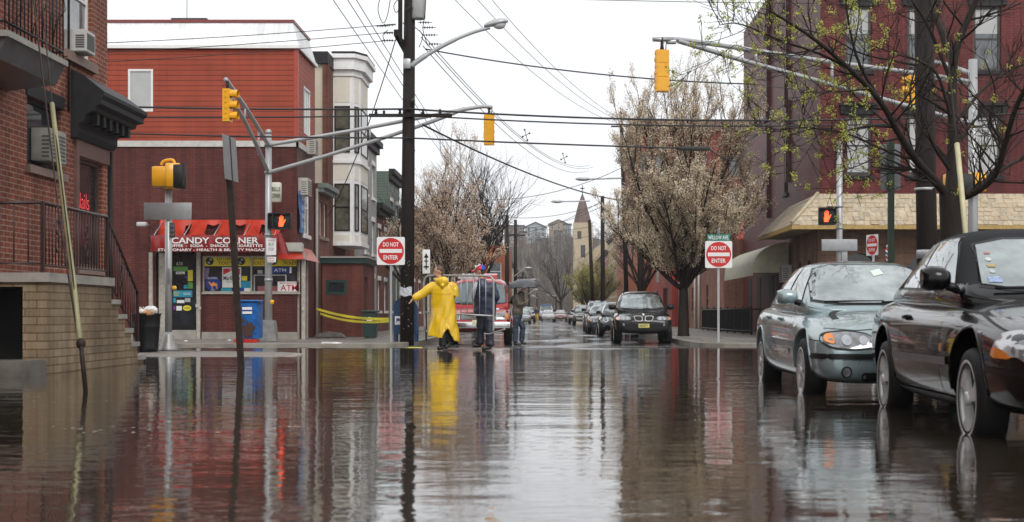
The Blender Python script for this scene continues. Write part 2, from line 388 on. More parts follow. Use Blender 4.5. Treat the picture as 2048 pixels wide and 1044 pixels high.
# pavement joints
mj = MB()
for y in [37.4+1.5*i for i in range(20)]:
    mj.box(-7.9, -4.1, y, y+.02, zs(y)+.002, zs(y)+.006); mj.box(4.3, 8.7, y, y+.02, zs(y)+.002, zs(y)+.006)
for x in (-5.2, -6.6, 5.6, 7.2):
    for y in [35.9+3*i for i in range(9)]: mj.poly([(x, y, zs(y)+.005), (x+.02, y, zs(y)+.005), (x+.02, y+3, zs(y+3)+.005), (x, y+3, zs(y+3)+.005)])
tag(mj.build('pavement_joints', pbr('joint_dark', (.05, .045, .04), .7)), kind='structure')
# road markings
M_mark = pbr('worn_road_paint', (.55, .55, .53), .3, var=.3, vs=9)
mk = MB()
def mark(x0, x1, y0, y1, sk=0):
    n = max(1, int(abs(y1-y0)/.5))
    for i in range(n):
        a = lerp(y0, y1, i/n); b = lerp(y0, y1, (i+1)/n); s0 = sk*i/n; s1 = sk*(i+1)/n
        mk.poly([(x0+s0, a, gz(a)+.009), (x1+s0, a, gz(a)+.009), (x1+s1, b, gz(b)+.009), (x0+s1, b, gz(b)+.009)])
mark(-8.35, -8.1, 31.6, 34.3, .5); mark(-5.9, -5.65, 31.6, 34.6, .5)
mark(-3.4, 3.8, 37.0, 37.25); mark(-3.4, 3.8, 40.2, 40.45)
mark(.15, 3.9, 39.2, 39.4)
tag(mk.build('crosswalk_marking', M_mark), kind='structure')
# patches of darker asphalt / manhole
mp_ = MB()
for (x, y, a, b) in ((-.2, 52, 1.1, 5), (.6, 66, 1.2, 9), (-.9, 44, .7, 3), (0, 90, 1.4, 14)):
    mp_.poly([(x-a/2, y, gz(y)+.006), (x+a/2, y+.2, gz(y)+.006), (x+a/2+.1, y+b, gz(y+b)+.006), (x-a/2+.1, y+b, gz(y+b)+.006)])
tag(mp_.build('road_patch', wetmat('patched_asphalt', (.02, .02, .022), (.04, .04, .042), wet=.62, rdry=.25, rwet=.08)), kind='structure')
# flood water
def watermat():
    m, nt, p = newmat('flood_water'); L = nt.links
    p.inputs['IOR'].default_value = 1.36; p.inputs['Roughness'].default_value = .04; p.inputs['Coat Weight'].default_value = .55; p.inputs['Coat IOR'].default_value = 1.4; p.inputs['Coat Roughness'].default_value = .04
    tc = N(nt, 'ShaderNodeTexCoord')
    nm = N(nt, 'ShaderNodeTexNoise', Scale=.22, Detail=4.0); L.new(tc.outputs['Object'], nm.inputs['Vector'])
    cr = N(nt, 'ShaderNodeValToRGB'); cr.color_ramp.elements[0].color = (.022, .016, .011, 1); cr.color_ramp.elements[1].color = (.055, .041, .028, 1)
    L.new(nm.outputs[0], cr.inputs[0]); L.new(cr.outputs[0], p.inputs['Base Color'])
    hs = []
    def layer(scale, amp, det=2.0, st=(1, 1, 1), dist=0.0, rot=0):
        mp = N(nt, 'ShaderNodeMapping'); mp.inputs['Scale'].default_value = st; mp.inputs['Rotation'].default_value = (0, 0, rot); L.new(tc.outputs['Object'], mp.inputs[0])
        nz = N(nt, 'ShaderNodeTexNoise', Scale=scale, Detail=det, Distortion=dist); L.new(mp.outputs[0], nz.inputs['Vector'])
        mu = N(nt, 'ShaderNodeMath', _operation='MULTIPLY'); L.new(nz.outputs[0], mu.inputs[0]); mu.inputs[1].default_value = amp; hs.append(mu)
    layer(1.7, .0088, 1.0, (.5, 1, 1), .4)
    layer(6.0, .0025, 1.0, (.4, 1, 1), .7, .12)
    layer(20, .0014, 1.0, (.5, 1, 1), .3, -.1)
    a = hs[0]
    for h in hs[1:]:
        s = N(nt, 'ShaderNodeMath', _operation='ADD'); L.new(a.outputs[0], s.inputs[0]); L.new(h.outputs[0], s.inputs[1]); a = s
    # calm and ruffled patches
    n3 = N(nt, 'ShaderNodeTexNoise', Scale=.35, Detail=3.0); L.new(tc.outputs['Object'], n3.inputs['Vector'])
    mr = N(nt, 'ShaderNodeMapRange'); mr.inputs[1].default_value = .35; mr.inputs[2].default_value = .65; mr.inputs[3].default_value = .45; mr.inputs[4].default_value = 1.0
    L.new(n3.outputs[0], mr.inputs[0])
    bp = N(nt, 'ShaderNodeBump', Distance=1.0); L.new(mr.outputs[0], bp.inputs['Strength']); L.new(a.outputs[0], bp.inputs['Height']); L.new(bp.outputs[0], p.inputs['Normal']); L.new(bp.outputs[0], p.inputs['Coat Normal'])
    return m
M_water = watermat()
mw = MB(); mw.poly([(-60, -25, 0), (60, -25, 0), (60, 30.9, 0), (-60, 30.9, 0)])
tag(mw.build('flood_water', M_water), kind='structure')
sm = MB(); rs = random.Random(8)
for cx_, cy_, n_, sp_ in [(X(260, 9.0), 9.0, 26, .45), (X(585, 9.3), 9.3, 7, .07), (X(60, 12.5), 12.5, 30, .9), (X(420, 25), 25, 20, 1.2), (X(640, 14), 14, 14, 1.5), (X(1500, 17), 17, 14, 1.5), (X(1300, 9), 9, 10, 1.2)]:
    for i in range(n_):
        x, y, r_ = cx_+rs.gauss(0, sp_), cy_+rs.gauss(0, sp_*.5), rs.uniform(.004, .016); sm.poly([(x+r_*rs.uniform(.6, 1.5)*math.cos(a), y+r_*rs.uniform(.6, 1.5)*math.sin(a), .004) for a in [2*PI*k/7 for k in range(7)]])
tag(sm.build('floating_scum', pbr('foam_fleck', (.45, .43, .38), .6, var=.3), fix=False), kind='stuff')
# ------------------------------------------------------------ facade helpers
class Face:
    """wall plane: origin o (at u=0,z=0), direction u; n outward. coords (u, n, z)"""
    def __init__(s, o, u, n):
        u = Vector(u).normalized(); n = Vector(n).normalized(); z = Vector((0, 0, 1))
        s.M = Matrix(((u.x, n.x, 0, o[0]), (u.y, n.y, 0, o[1]), (0, 0, 1, o[2] if len(o) > 2 else 0), (0, 0, 0, 1)))
    def mb(s): return MB(s.M)
def holed(mb, u0, u1, z0, z1, holes, dep=.12):
    us = sorted(set([u0, u1]+[h[0] for h in holes]+[h[1] for h in holes])); zz = sorted(set([z0, z1]+[h[2] for h in holes]+[h[3] for h in holes]))
    us = [u for u in us if u0 <= u <= u1]; zz = [z for z in zz if z0 <= z <= z1]
    for i in range(len(us)-1):
        for j in range(len(zz)-1):
            cu, cz = (us[i]+us[i+1])/2, (zz[j]+zz[j+1])/2
            if any(h[0] < cu < h[1] and h[2] < cz < h[3] for h in holes): continue
            mb.poly([(us[i], 0, zz[j]), (us[i+1], 0, zz[j]), (us[i+1], 0, zz[j+1]), (us[i], 0, zz[j+1])])
    for (a, b, c, d) in holes:
        for q in ([(a, 0, c), (a, -dep, c), (a, -dep, d), (a, 0, d)], [(b, 0, c), (b, -dep, c), (b, -dep, d), (b, 0, d)],
                  [(a, 0, c), (b, 0, c), (b, -dep, c), (a, -dep, c)], [(a, 0, d), (b, 0, d), (b, -dep, d), (a, -dep, d)]): mb.poly(q)
def window(root, fc, h, frame=None, glass=None, sill=None, lintel=None, dep=.12, fr=.06, rail=True, blind=0, hood=False, name='window', gname='pane', mull=0, inner=None):
    a, b, c, d = h; frame = frame or M_white; glass = glass or G_mid
    mb = fc.mb(); y0, y1 = -dep, -dep+.05
    mb.box(a, a+fr, y0, y1, c, d); mb.box(b-fr, b, y0, y1, c, d); mb.box(a+fr, b-fr, y0, y1, c, c+fr); mb.box(a+fr, b-fr, y0, y1, d-fr, d)
    if rail: mb.box(a+fr, b-fr, y0, y1-.01, (c+d)/2-.025, (c+d)/2+.025)
    for k in range(mull):
        u = lerp(a, b, (k+1)/(mull+1)); mb.box(u-.02, u+.02, y0, y1-.012, c+fr, d-fr)
    w = mb.build(name, frame, root, w=True)
    g = fc.mb(); g.poly([(a, -dep+.012, c), (b, -dep+.012, c), (b, -dep+.012, d), (a, -dep+.012, d)]); g.build(gname, glass, w, w=True, fix=False)
    if blind:
        g = fc.mb(); zb = lerp(d, c, blind); g.poly([(a+fr, -dep+.018, zb), (b-fr, -dep+.018, zb), (b-fr, -dep+.018, d-fr), (a+fr, -dep+.018, d-fr)]); g.build('blind', G_blind, w, w=True, fix=False)
    if sill is not None:
        s = fc.mb(); s.box(a-.08, b+.08, -.05, .08, c-.12, c-.002); s.build('sill', sill, w, w=True)
    if lintel is not None:
        s = fc.mb()
        if hood:
            s.box(a-.1, b+.1, -.02, .05, d+.002, d+.28); s.box(a-.2, b+.2, -.02, .16, d+.28, d+.36); s.box(a-.16, a-.02, .0, .11, d+.02, d+.279); s.box(b+.02, b+.16, .0, .11, d+.02, d+.279)
        else: s.box(a-.06, b+.06, -.04, .03, d+.002, d+.2)
        s.build('lintel', lintel, w, w=True)
    return w
def acunit(root, fc, u, z, w=.62, h=.4, out=.32, mat=None, grille=True):
    m = fc.mb(); m.box(u-w/2, u+w/2, -.1, out, z, z+h); b = bevel(m.build('air_conditioner', mat or pbr('ac_beige', (.45, .43, .38), .5, var=.15), root, w=True), .012)
    g = fc.mb()
    for i in range(7):
        zz = z+.05+(h-.1)*i/7; g.box(u-w/2+.05, u+w/2-.05, out, out+.006, zz, zz+.03)
    for s in (-1, 1):
        for i in range(6): zz = z+.06+(h-.14)*i/6; g.box(u+s*(w/2), u+s*(w/2+.005), out*.35, out*.9, zz, zz+.025)
    g.build('grille', pbr('ac_slot', (.08, .08, .08), .6), b, w=True); return b
# ------------------------------------------------------------ buildings
B_near = brick('orange_red_brick', (.31, .088, .05), (.20, .058, .036), (.40, .27, .21), bw=.22, rh=.078, ms=.009, stain=.35)
B_near2 = B_near
B_store = brick('painted_maroon_brick', (.142, .043, .035), (.112, .034, .029), (.055, .019, .017), bw=.23, rh=.08, ms=.006, rough=.5, stain=.25, bump=.006)
B_right = brick('painted_red_brick', (.150, .034, .032), (.125, .028, .027), (.07, .017, .016), bw=.25, rh=.085, ms=.006, rough=.5, stain=.2, bump=.006)
B_brown = brick('brown_brick', (.21, .12, .08), (.14, .085, .06), (.20, .15, .11), bw=.23, rh=.085, ms=.007, stain=.3)
B_tan = brick('tan_block', (.31, .24, .155), (.225, .17, .11), (.17, .115, .06), bw=.30, rh=.105, ms=.009, rough=.6, stain=.25, bump=.012)
B_pink = brick('salmon_brick', (.36, .17, .12), (.30, .13, .09), (.30, .20, .15), bw=.24, rh=.085, ms=.008, stain=.2)
B_house = brick('weathered_red_brick', (.25, .09, .06), (.18, .065, .045), (.2, .13, .1), stain=.35)
S_red = siding('red_clapboard', (.28, .046, .020), .165, .6, depth=.035, line=.10)
S_white = siding('white_panel', (.80, .82, .83), .16, .5, vertical=True, line=.85, depth=.004)
S_redv = siding('red_metal_siding', (.36, .06, .05), .22, .45, vertical=True, line=.35)
S_orange = siding('orange_siding', (.45, .12, .06), .22, .45, vertical=True, line=.4)
S_cream = siding('cream_siding', (.5, .44, .33), .13, .5)
S_green = siding('green_siding', (.10, .14, .11), .13, .5)
S_blue = siding('pale_blue_siding', (.36, .42, .45), .3, .6)
M_tan = pbr('cream_stucco', (.56, .50, .40), .7, var=.08, vs=2); M_tan2 = pbr('beige_panel', (.70, .66, .57), .6, var=.05)
M_trimw = pbr('white_trim', (.80, .80, .79), .45, var=.06); M_green = pbr('dark_green_paint', (.012, .04, .035), .4, var=.15)
M_char = pbr('charcoal_paint', (.017, .017, .019), .6, var=.3, spec=.3); M_roof = pbr('dark_roof', (.04, .04, .042), .7, var=.3)
M_greyw = pbr('grey_render', (.30, .30, .29), .6, var=.1)
Bk = {}
# ---- near left: brick house with stoop
b = thing('brick_house', 'weathered orange red brick house with black cornice and tan stoop in the left foreground', 'house', (-7.7, 20, 0))
fc = Face((-7.7, 0, 0), (0, 1, 0), (1, 0, 0))
wins = [(21.85, 23.2, 4.98, 7.0), (20.3, 21.75, 2.98, 4.0), (22.45, 23.75, 1.55, 3.35)]
m = fc.mb(); holed(m, 2, 24.0, -.2, 9.5, wins); m.poly([(24.0, 0, -.2), (24.0, -12, -.2), (24.0, -12, 9.5), (24.0, 0, 9.5)]); m.poly([(2, 0, 9.5), (24.0, 0, 9.5), (24.0, -12, 9.5), (2, -12, 9.5)])
m.build('wall', B_near, b, w=True)
window(b, fc, wins[0], M_white, glassmat('window_glass_grey', (.16, .17, .18)), M_stone, None)
w2 = window(b, fc, wins[1], M_char, G_dark, M_stone, M_char, rail=False)
m = fc.mb(); m.box(21.8, 23.25, .0, .09, 4.82, 4.96); m.build('stone_sill', M_stone, b, w=True)
acunit(b, fc, 22.35, 5.0, .46, .36, .26, pbr('ac_white', (.5, .5, .48), .45, var=.1)); acunit(b, fc, 21.05, 3.08, .68, .50, .2, pbr('ac_dull', (.28, .27, .24), .5, var=.2))
# shop window with neon
w3 = window(b, fc, wins[2], pbr('brown_frame', (.10, .06, .05), .5), G_dark, M_stone, None, rail=False)
neon = pbr('neon_red', (.9, .1, .1), .4, emit=(1, .06, .05), es=.45)
text_on('neon_sign', 'Nails', (-7.7-.09, 23.0, 2.66), (0, 1, 0), (0, 0, 1), neon, w3, width=.62, height=.26, fo=-.012)
m = fc.mb(); m.box(22.3, 23.99, .0, .05, 3.36, 3.7); m.box(22.3, 22.44, 0, .05, 1.3, 3.36); m.build('shop_fascia', pbr('maroon_brown_panel', (.13, .065, .055), .5, var=.2), b, w=True)
# cornice with brackets and ledges, running on past the corner
m = fc.mb()
prof = [(.615*a_, b_) for a_, b_ in [(0, 3.62), (.14, 3.62), (.22, 3.72), (.22, 3.84), (.34, 3.88), (.40, 4.0), (.62, 4.05), (.64, 4.12), (.80, 4.16), (.80, 4.24), (.88, 4.3), (.88, 4.36), (.35, 4.62), (0, 4.72)]]
mm = MB(Matrix(((0, 1, 0, -7.7), (1, 0, 0, 0), (0, 0, 1, 0), (0, 0, 0, 1))))
A = [(22.15, n, z) for n, z in prof]
def rr(t):  # mitre at the corner
    return [(lerp(22.15, 24.0+n, t), n, z) for n, z in prof]
rows = [[m.vert(p) for p in rr(0)], [m.vert(p) for p in rr(1)], [m.vert((24.0+n, -6, z)) for n, z in prof]]
for a, c in zip(rows, rows[1:]):
    for i in range(len(prof)-1): m.face((a[i], a[i+1], c[i+1], c[i]))
m.face(rows[0])
for i in range(6):
    u = 22.4+i*.33; m.box(u, u+.12, .14, .35, 3.86, 4.04)
m.build('cornice', M_char, b, w=True)
m = MB(); m.tube([(-7.66, 24.04, 0.02), (-7.66, 24.04, 3.6)], .045, 8); m.build('drainpipe', M_char, b, w=True)
m = MB(); m.tube([(-7.66, 21.95, 4.0), (-7.66, 21.95, 9.5)], .02, 6); m.build('conduit', M_dsteel, b, w=True)
# balcony
bal = thing('balcony', 'black sheet metal balcony with iron railing high on the near left brick house', 'balcony', (-7.7, 19, 4))
m = MB(); m.prism([(-7.7, 3.95), (-7.02, 4.03), (-6.9, 4.3), (-7.7, 4.3)], 17.5, 19.6, 'y'); m.build('soffit', pbr('grey_sheet_metal', (.11, .11, .12), .35, .3, var=.4, vs=3), bal, w=True)
m = MB(); m.box(-7.7, -6.86, 17.45, 19.64, 4.3, 4.38); m.build('deck', M_conc, bal, w=True)
m = MB()
for (p, q) in (((-6.92, 17.5), (-6.92, 19.6)), ((-7.68, 17.5), (-6.92, 17.5)), ((-7.68, 19.6), (-6.92, 19.6))):
    for z in (4.5, 5.45): m.tube([(p[0], p[1], z), (q[0], q[1], z)], .018, 6)
    n = max(4, int((Vector(p)-Vector(q)).length/.13))
    for i in range(n+1):
        x, y = lerp(p[0], q[0], i/n), lerp(p[1], q[1], i/n); m.tube([(x, y, 4.38), (x, y, 5.45)], .009, 5)
        if i % 2 == 0 and i < n:
            x2, y2 = lerp(p[0], q[0], (i+1)/n), lerp(p[1], q[1], (i+1)/n)
            m.tube([(x, y, 4.6), (lerp(x, x2, .3), lerp(y, y2, .3), 4.9), (lerp(x, x2, 1.2), lerp(y, y2, 1.2), 5.1), (x2, y2, 5.35)], .007, 5)
m.build('railing', M_black, bal, w=True)
# stoop
st = thing('stoop', 'tan block stoop with concrete steps and dark iron railing beside the flood water', 'stoop', (-7.0, 19.5, 0))
m = MB(); xo, xi = -6.42, -7.68
ny = [20.2+.32*i for i in range(6)]; nz = [1.2-.215*(i+1)+.0 for i in range(5)]
side = [(17.6, -.2), (17.6, 1.18), (20.2, 1.18)]
for i in range(5): side += [(ny[i], nz[i]-.07), (ny[i+1], nz[i]-.07)]
side += [(ny[5], -.2)]
# side face, with the dark doorway in the near face
m.poly([(xo, y, z) for y, z in side]); m.poly([(xi, y, z) for y, z in side])
m.poly([(-6.73, 17.6, -.2), (xo, 17.6, -.2), (xo, 17.6, 1.18), (-6.73, 17.6, 1.18)])
m.poly([(-7.68, 17.6, 1.12), (-6.73, 17.6, 1.12), (-6.73, 17.6, 1.18), (-7.68, 17.6, 1.18)])
m.poly([(xi, ny[5], -.2), (xo, ny[5], -.2), (xo, ny[5], nz[4]-.07), (xi, ny[5], nz[4]-.07)])
m.build('wall', B_tan, st, w=True)
m = MB(); m.poly([(-6.73, 17.6, -.2), (-6.73, 18.8, -.2), (-6.73, 18.8, 1.14), (-6.73, 17.6, 1.14)]); m.poly([(-7.68, 18.8, -.2), (-6.73, 18.8, -.2), (-6.73, 18.8, 1.14), (-7.68, 18.8, 1.14)]); m.poly([(-7.68, 17.6, 1.12), (-6.73, 17.6, 1.12), (-6.73, 18.8, 1.12), (-7.68, 18.8, 1.12)])
m.build('doorway', M_black2, st, w=True)
m = MB(); m.box(-7.69, xo+.045, 17.55, 20.22, 1.18, 1.3); m.build('top_slab', M_conc, st, w=True)
for i in range(5):
    m = MB(); m.box(xi, xo+.03, ny[i]-.0+.004, ny[i+1]+.03, nz[i]-.07, nz[i]); m.build('step', M_conc, st, w=True)
m = MB(); M_iron = pbr('maroon_iron', (.035, .014, .014), .4, var=.3); rx = -6.5
def rail_run(m, p, q, z0, z1, zb0, zb1, n):
    m.tube([(p[0], p[1], z0), (q[0], q[1], z1)], .024, 6); m.tube([(p[0], p[1], zb0), (q[0], q[1], zb1)], .014, 6)
    for i in range(n+1):
        t = i/n; x, y = lerp(p[0], q[0], t), lerp(p[1], q[1], t); m.tube([(x, y, lerp(zb0, zb1, t)), (x, y, lerp(z0, z1, t))], .0095, 5)
rail_run(m, (-7.6, 17.66), (rx, 17.66), 2.2, 2.2, 1.42, 1.42, 6)
rail_run(m, (rx, 17.66), (rx, 20.25), 2.2, 2.2, 1.40, 1.40, 22)
rail_run(m, (rx, 20.25), (rx, 21.75), 2.2, 1.1, 1.35, .32, 12)
for (x, y, a, c) in ((rx, 17.66, 1.3, 2.22), (rx, 20.25, 1.3, 2.22), (rx, 21.75, .15, 1.12)): m.box(x-.02, x+.02, y-.02, y+.02, a, c)
for yy_ in (18.2, 19.35, 20.9):   # scrolls
    zc = 1.8 if yy_ < 20 else 1.3
    for s in (-1, 1):
        for q in (-1, 1):
            pts = [(rx, yy_+s*(.012+.045*math.sin(t*PI)), zc+q*(.02+.2*t)) for t in [i/8 for i in range(9)]]; m.tube(pts, .011, 5)
            pts = [(rx, yy_+s*(.04+.025*math.cos(a)), zc+q*(.2+.025*math.sin(a))) for a in [i*PI/5 for i in range(9)]]; m.tube(pts, .008, 5)
m.build('railing', M_iron, st, w=True)
cb = MB(); cb.box(-9, -6.40, 16.9, 17.56, -.3, .19); tag(bevel(cb.build('concrete_plinth', pbr('wet_dark_concrete', (.13, .12, .105), .5, var=.35, vs=3, bump=.004, bs=40)), .02), 'low concrete block at the foot of the tan stoop, its base under water', 'block')

# ---- corner shop (d 44)
YS = 44.0; CX = -8.05; ZB = -.05
sh = thing('corner_shop', 'three storey corner shop with red clapboard upper floors over maroon brick', 'shop building', (CX, YS, 0))
ff = Face((CX, YS, 0), (1, 0, 0), (0, -1, 0)); fs = Face((CX, YS, 0), (0, 1, 0), (1, 0, 0))
def ux(px): return (px-1097)/F*YS-CX
def uz(py): return HC-(py-629.5)/F*YS
zl = uz(288); zt = uz(90); zr = uz(38)
sw = [(1.15, 2.15, 3.4, 5.2)]
dr = (ux(340), ux(392), uz(658), uz(505)); wn_ = (ux(405), ux(600), uz(585), uz(512))
m = ff.mb(); holed(m, ux(300), 0, ZB-.15, zl-.02, [(ux(312), ux(394), ZB-.14, uz(505)), wn_], .14)
m.poly([(-14, 0, ZB-.15), (ux(300), 0, ZB-.15), (ux(300), 0, zl-.02), (-14, 0, zl-.02)])
m2 = MB(fs.M); holed(m2, 0, 3.4, ZB-.15, zl-.02, sw, .12)
off = len(m.v); m.v += m2.v; m.f += [tuple(i+off for i in f) for f in m2.f]; m.mi += m2.mi; m.sm += m2.sm
m.build('brick_wall', B_store, sh, w=True)
m = ff.mb(); wu = [(ux(256), ux(306), uz(223), uz(138))]; holed(m, -14, 0.02, zl+.08, zt, wu, .1)
m2 = MB(fs.M); us = [(1.25, 2.45, 6.75, 8.3)]; holed(m2, -.02, 3.4, zl+.08, zt, us, .1)
off = len(m.v); m.v += m2.v; m.f += [tuple(i+off for i in f) for f in m2.f]; m.mi += m2.mi; m.sm += m2.sm
m.build('clapboard_wall', S_red, sh, w=True)
m = ff.mb(); m.box(-.09, .03, -.0, .035, zl+.08, zt-.01); m.M = fs.M; m.box(-.03, .09, 0, .035, zl+.08, zt-.01); m.build('corner_trim', pbr('red_trim', (.36, .05, .03), .4), sh, w=True)
m = ff.mb(); m.box(-14, .05, -.02, .05, zl-.09, zl+.10); m.M = fs.M; m.box(-.05, 3.4, -.02, .05, zl-.09, zl+.10)
m.build('band', pbr('grey_white_band', (.5, .49, .46), .5, var=.15), sh, w=True)
# white mansard: leans back a little; red coping
m = MB(); def_ = .0
x0, x1 = CX-14, CX; yb = YS+3.4; s = .42
m.poly([(x0, YS-.06, zt-.05), (x1+.06, YS-.06, zt-.05), (x1-s*.5, YS+s, zr), (x0, YS+s, zr)])
m.poly([(x1+.06, YS-.06, zt-.05), (x1+.06, yb, zt-.05), (x1-s*.5, yb, zr), (x1-s*.5, YS+s, zr)])
m.poly([(x0, YS-.06, zt-.05), (x1+.06, YS-.06, zt-.05), (x1+.06, yb, zt-.05), (x0, yb, zt-.05)])
m.poly([(x0, yb, zt-.05), (x1+.06, yb, zt-.05), (x1-s*.5, yb, zr), (x0, yb, zr)])
m.poly([(x0, YS+s, zr), (x1-s*.5, YS+s, zr), (x1-s*.5, yb, zr), (x0, yb, zr)])
rf = m.build('roof', S_white, sh, w=True)
m = MB(); m.box(x0, x1-s*.5+.05, YS+s-.06, YS+s+.04, zr-.03, zr+.06); m.box(x1-s*.5-.04, x1-s*.5+.05, YS+s+.04, yb, zr-.03, zr+.06); m.build('coping', pbr('maroon_coping', (.2, .04, .035), .4), rf, w=True)
m = MB(); m.box(x0, x1+.1, YS-.12, YS-.03, zt-.12, zt-.01); m.box(x1+.03, x1+.1, YS-.03, yb, zt-.12, zt-.01); m.build('gutter', M_trimw, rf, w=True)
m = MB(); cx = X(380, 45); m.box(cx-.5, cx+.5, 44.9, 45.6, zr+.001, zr+.16); m.box(cx-.58, cx+.58, 44.85, 45.65, zr+.16, zr+.22); m.tube([(cx-.1, 45, zr+.2), (cx-.1, 45, zr+1.2)], .012, 5); m.build('chimney', M_roof, rf, w=True)
m = MB(); m.poly([(x0, yb, -.2), (CX, yb, -.2), (CX, yb, zt), (x0, yb, zt)]); m.build('rear_wall', B_store, sh, w=True)
window(sh, ff, wu[0], M_white, G_blind, None, None, dep=.05, fr=.07, rail=False)
window(sh, fs, us[0], M_white, G_blind, None, None, dep=.05, fr=.07, mull=2, rail=False)
window(sh, fs, sw[0], M_white, G_mid, M_trimw, None, dep=.06, mull=1, blind=.4)
acunit(sh, fs, 2.0, 6.1, .6, .55, .3); acunit(sh, fs, .62, 4.62, .75, .55, .3)
m = MB(); m.tube([(CX+.08, 47.3, 0), (CX+.08, 47.3, 5.1)], .05, 8); m.build('downpipe', pbr('grey_pipe', (.33, .31, .29), .5), sh, w=True)
# plinth and step
m = ff.mb(); m.box(ux(404), .03, 0, .05, ZB-.1, uz(664)); m.box(ux(205), ux(299), 0, .04, ZB-.1, uz(668)); m.build('plinth', M_conc, sh, w=True)
m = ff.mb(); m.box(ux(318), ux(393), -.3, .06, ZB-.1, uz(660)); m.build('door_step', M_conc, sh, w=True)
# roller shutter rails
M_alu = pbr('dirty_cream_metal', (.40, .37, .32), .5, var=.25, vs=9)
for px in (301, 396, 606): m = ff.mb(); m.box(ux(px)-.03, ux(px)+.09, .0, .09, ZB-.08, uz(505)); m.build('shutter_rail', M_alu, sh, w=True)
m = ff.mb(); m.box(ux(317), ux(330), -.13, -.03, ZB, uz(505)); m.build('shutter_rail', M_alu, sh, w=True)
for u in (.14, 1.1, 1.75): m = fs.mb(); m.box(u-.05, u+.05, 0, .05, ZB-.05, uz(505)); m.build('shutter_rail', M_alu, sh, w=True)
m = ff.mb(); m.box(ux(396)-.05, ux(396)+.06, .09, .14, 1.0, 1.1); m.box(ux(399), ux(404), .09, .14, .93, 1.02); m.box(ux(605), ux(609), .09, .13, .9, 1.0); m.build('padlock', pbr('lock_steel', (.7, .7, .68), .3, .5), sh, w=True)
m = ff.mb(); m.box(ux(565), ux(608), -.0, .30, uz(505), uz(486)); bevel(m.build('shutter_box', pbr('cream_box', (.45, .44, .40), .5, var=.1), sh, w=True), .03)
# the door, glazed, with stickers
m = ff.mb(); a, bb, c, d = dr
m.box(a-.05, a, -.13, -.08, c, d); m.box(bb, bb+.05, -.13, -.08, c, d); m.box(a, bb, -.13, -.08, d-.06, d); m.box(a, bb, -.13, -.08, c, c+.14); m.box(a, a+.05, -.13, -.08, c, d); m.box(bb-.05, bb, -.13, -.08, c+.14, d-.06)
door = m.build('door', M_black, sh, w=True)
m = ff.mb(); m.poly([(ux(312), -.135, ZB), (ux(394), -.135, ZB), (ux(394), -.135, uz(505)), (ux(312), -.135, uz(505))]); m.build('door_recess', M_black2, sh, w=True)
m = ff.mb(); m.poly([(a, -.11, c), (bb, -.11, c), (bb, -.11, d), (a, -.11, d)]); m.build('pane', G_dark, door, w=True)
def tile(fc, px0, px1, py0, py1, n, mat, par, name='sticker', th=.004, us=None):
    f = us or ux; g = fc.mb(); g.box(f(px0), f(px1), n, n+th, uz(py1), uz(py0)); return g.build(name, mat, par, w=True)
def ftxt(s, px, py, w, h, n, mat, par, name='lettering', fo=.012):
    return text_on(name, s, (CX+ux(px), YS-n, uz(py)), (1, 0, 0), (0, 0, 1), mat, par, width=w/F*YS, height=h/F*YS, fo=fo)
P_y = pbr('poster_yellow', (.72, .62, .05), .35, var=.04); P_k = pbr('print_black', (.015, .012, .01), .4); P_w = pbr('print_white', (.75, .75, .74), .4, var=.04)
P_r = pbr('print_red', (.55, .02, .025), .4, var=.04); P_b = pbr('print_blue', (.015, .045, .26), .35, var=.05); P_o = pbr('print_orange', (.8, .33, .06), .4); P_c = pbr('print_cyan', (.02, .28, .42), .35, var=.2); P_g = pbr('print_green', (.1, .3, .06), .4); P_gr = pbr('print_grey', (.4, .42, .42), .4, var=.2); P_br = pbr('print_brown', (.16, .02, .01), .4)
for (x0_, x1_, y0_, y1_, mt) in ((345, 374, 533, 542, P_g), (350, 368, 543, 548, P_w), (368, 373, 551, 557, P_b), (374, 384, 540, 562, P_y), (374, 384, 564, 577, P_g), (366, 375, 570, 577, P_c),
        (345, 383, 581, 594, P_c), (345, 350, 596, 605, P_c), (352, 367, 600, 606, P_w), (368, 379, 596, 604, P_gr), (351, 362, 612, 621, P_w), (345, 349, 612, 620, pbr('print_purple', (.2, .03, .25), .4))):
    tile(ff, x0_, x1_, y0_, y1_, -.104, mt, door)
g = ff.mb(); cxx, czz = ux(372.5), uz(616); rx_ = 8.5/F*YS; rz_ = 5.5/F*YS
g.poly([(cxx+rx_*math.cos(t), -.1, czz+rz_*math.sin(t)) for t in [i*2*PI/24 for i in range(24)]]); g.build('sticker', P_y, door, w=True)
ftxt('638', 357.5, 527, 13, 7, -.10, P_gr, door, 'house_number'); ftxt('KOOL', 373, 587.5, 15, 4.5, -.098, P_w, door, 'print'); ftxt('SPECIALS', 352, 585, 14, 3.5, -.098, P_y, door, 'print'); ftxt('INSIDE!', 351, 590, 10, 3, -.098, P_y, door, 'print')
ftxt('PULL', 359, 545.5, 14, 3, -.098, P_k, door, 'print'); ftxt('OPEN', 372.5, 616, 10, 3, -.098, P_k, door, 'print')
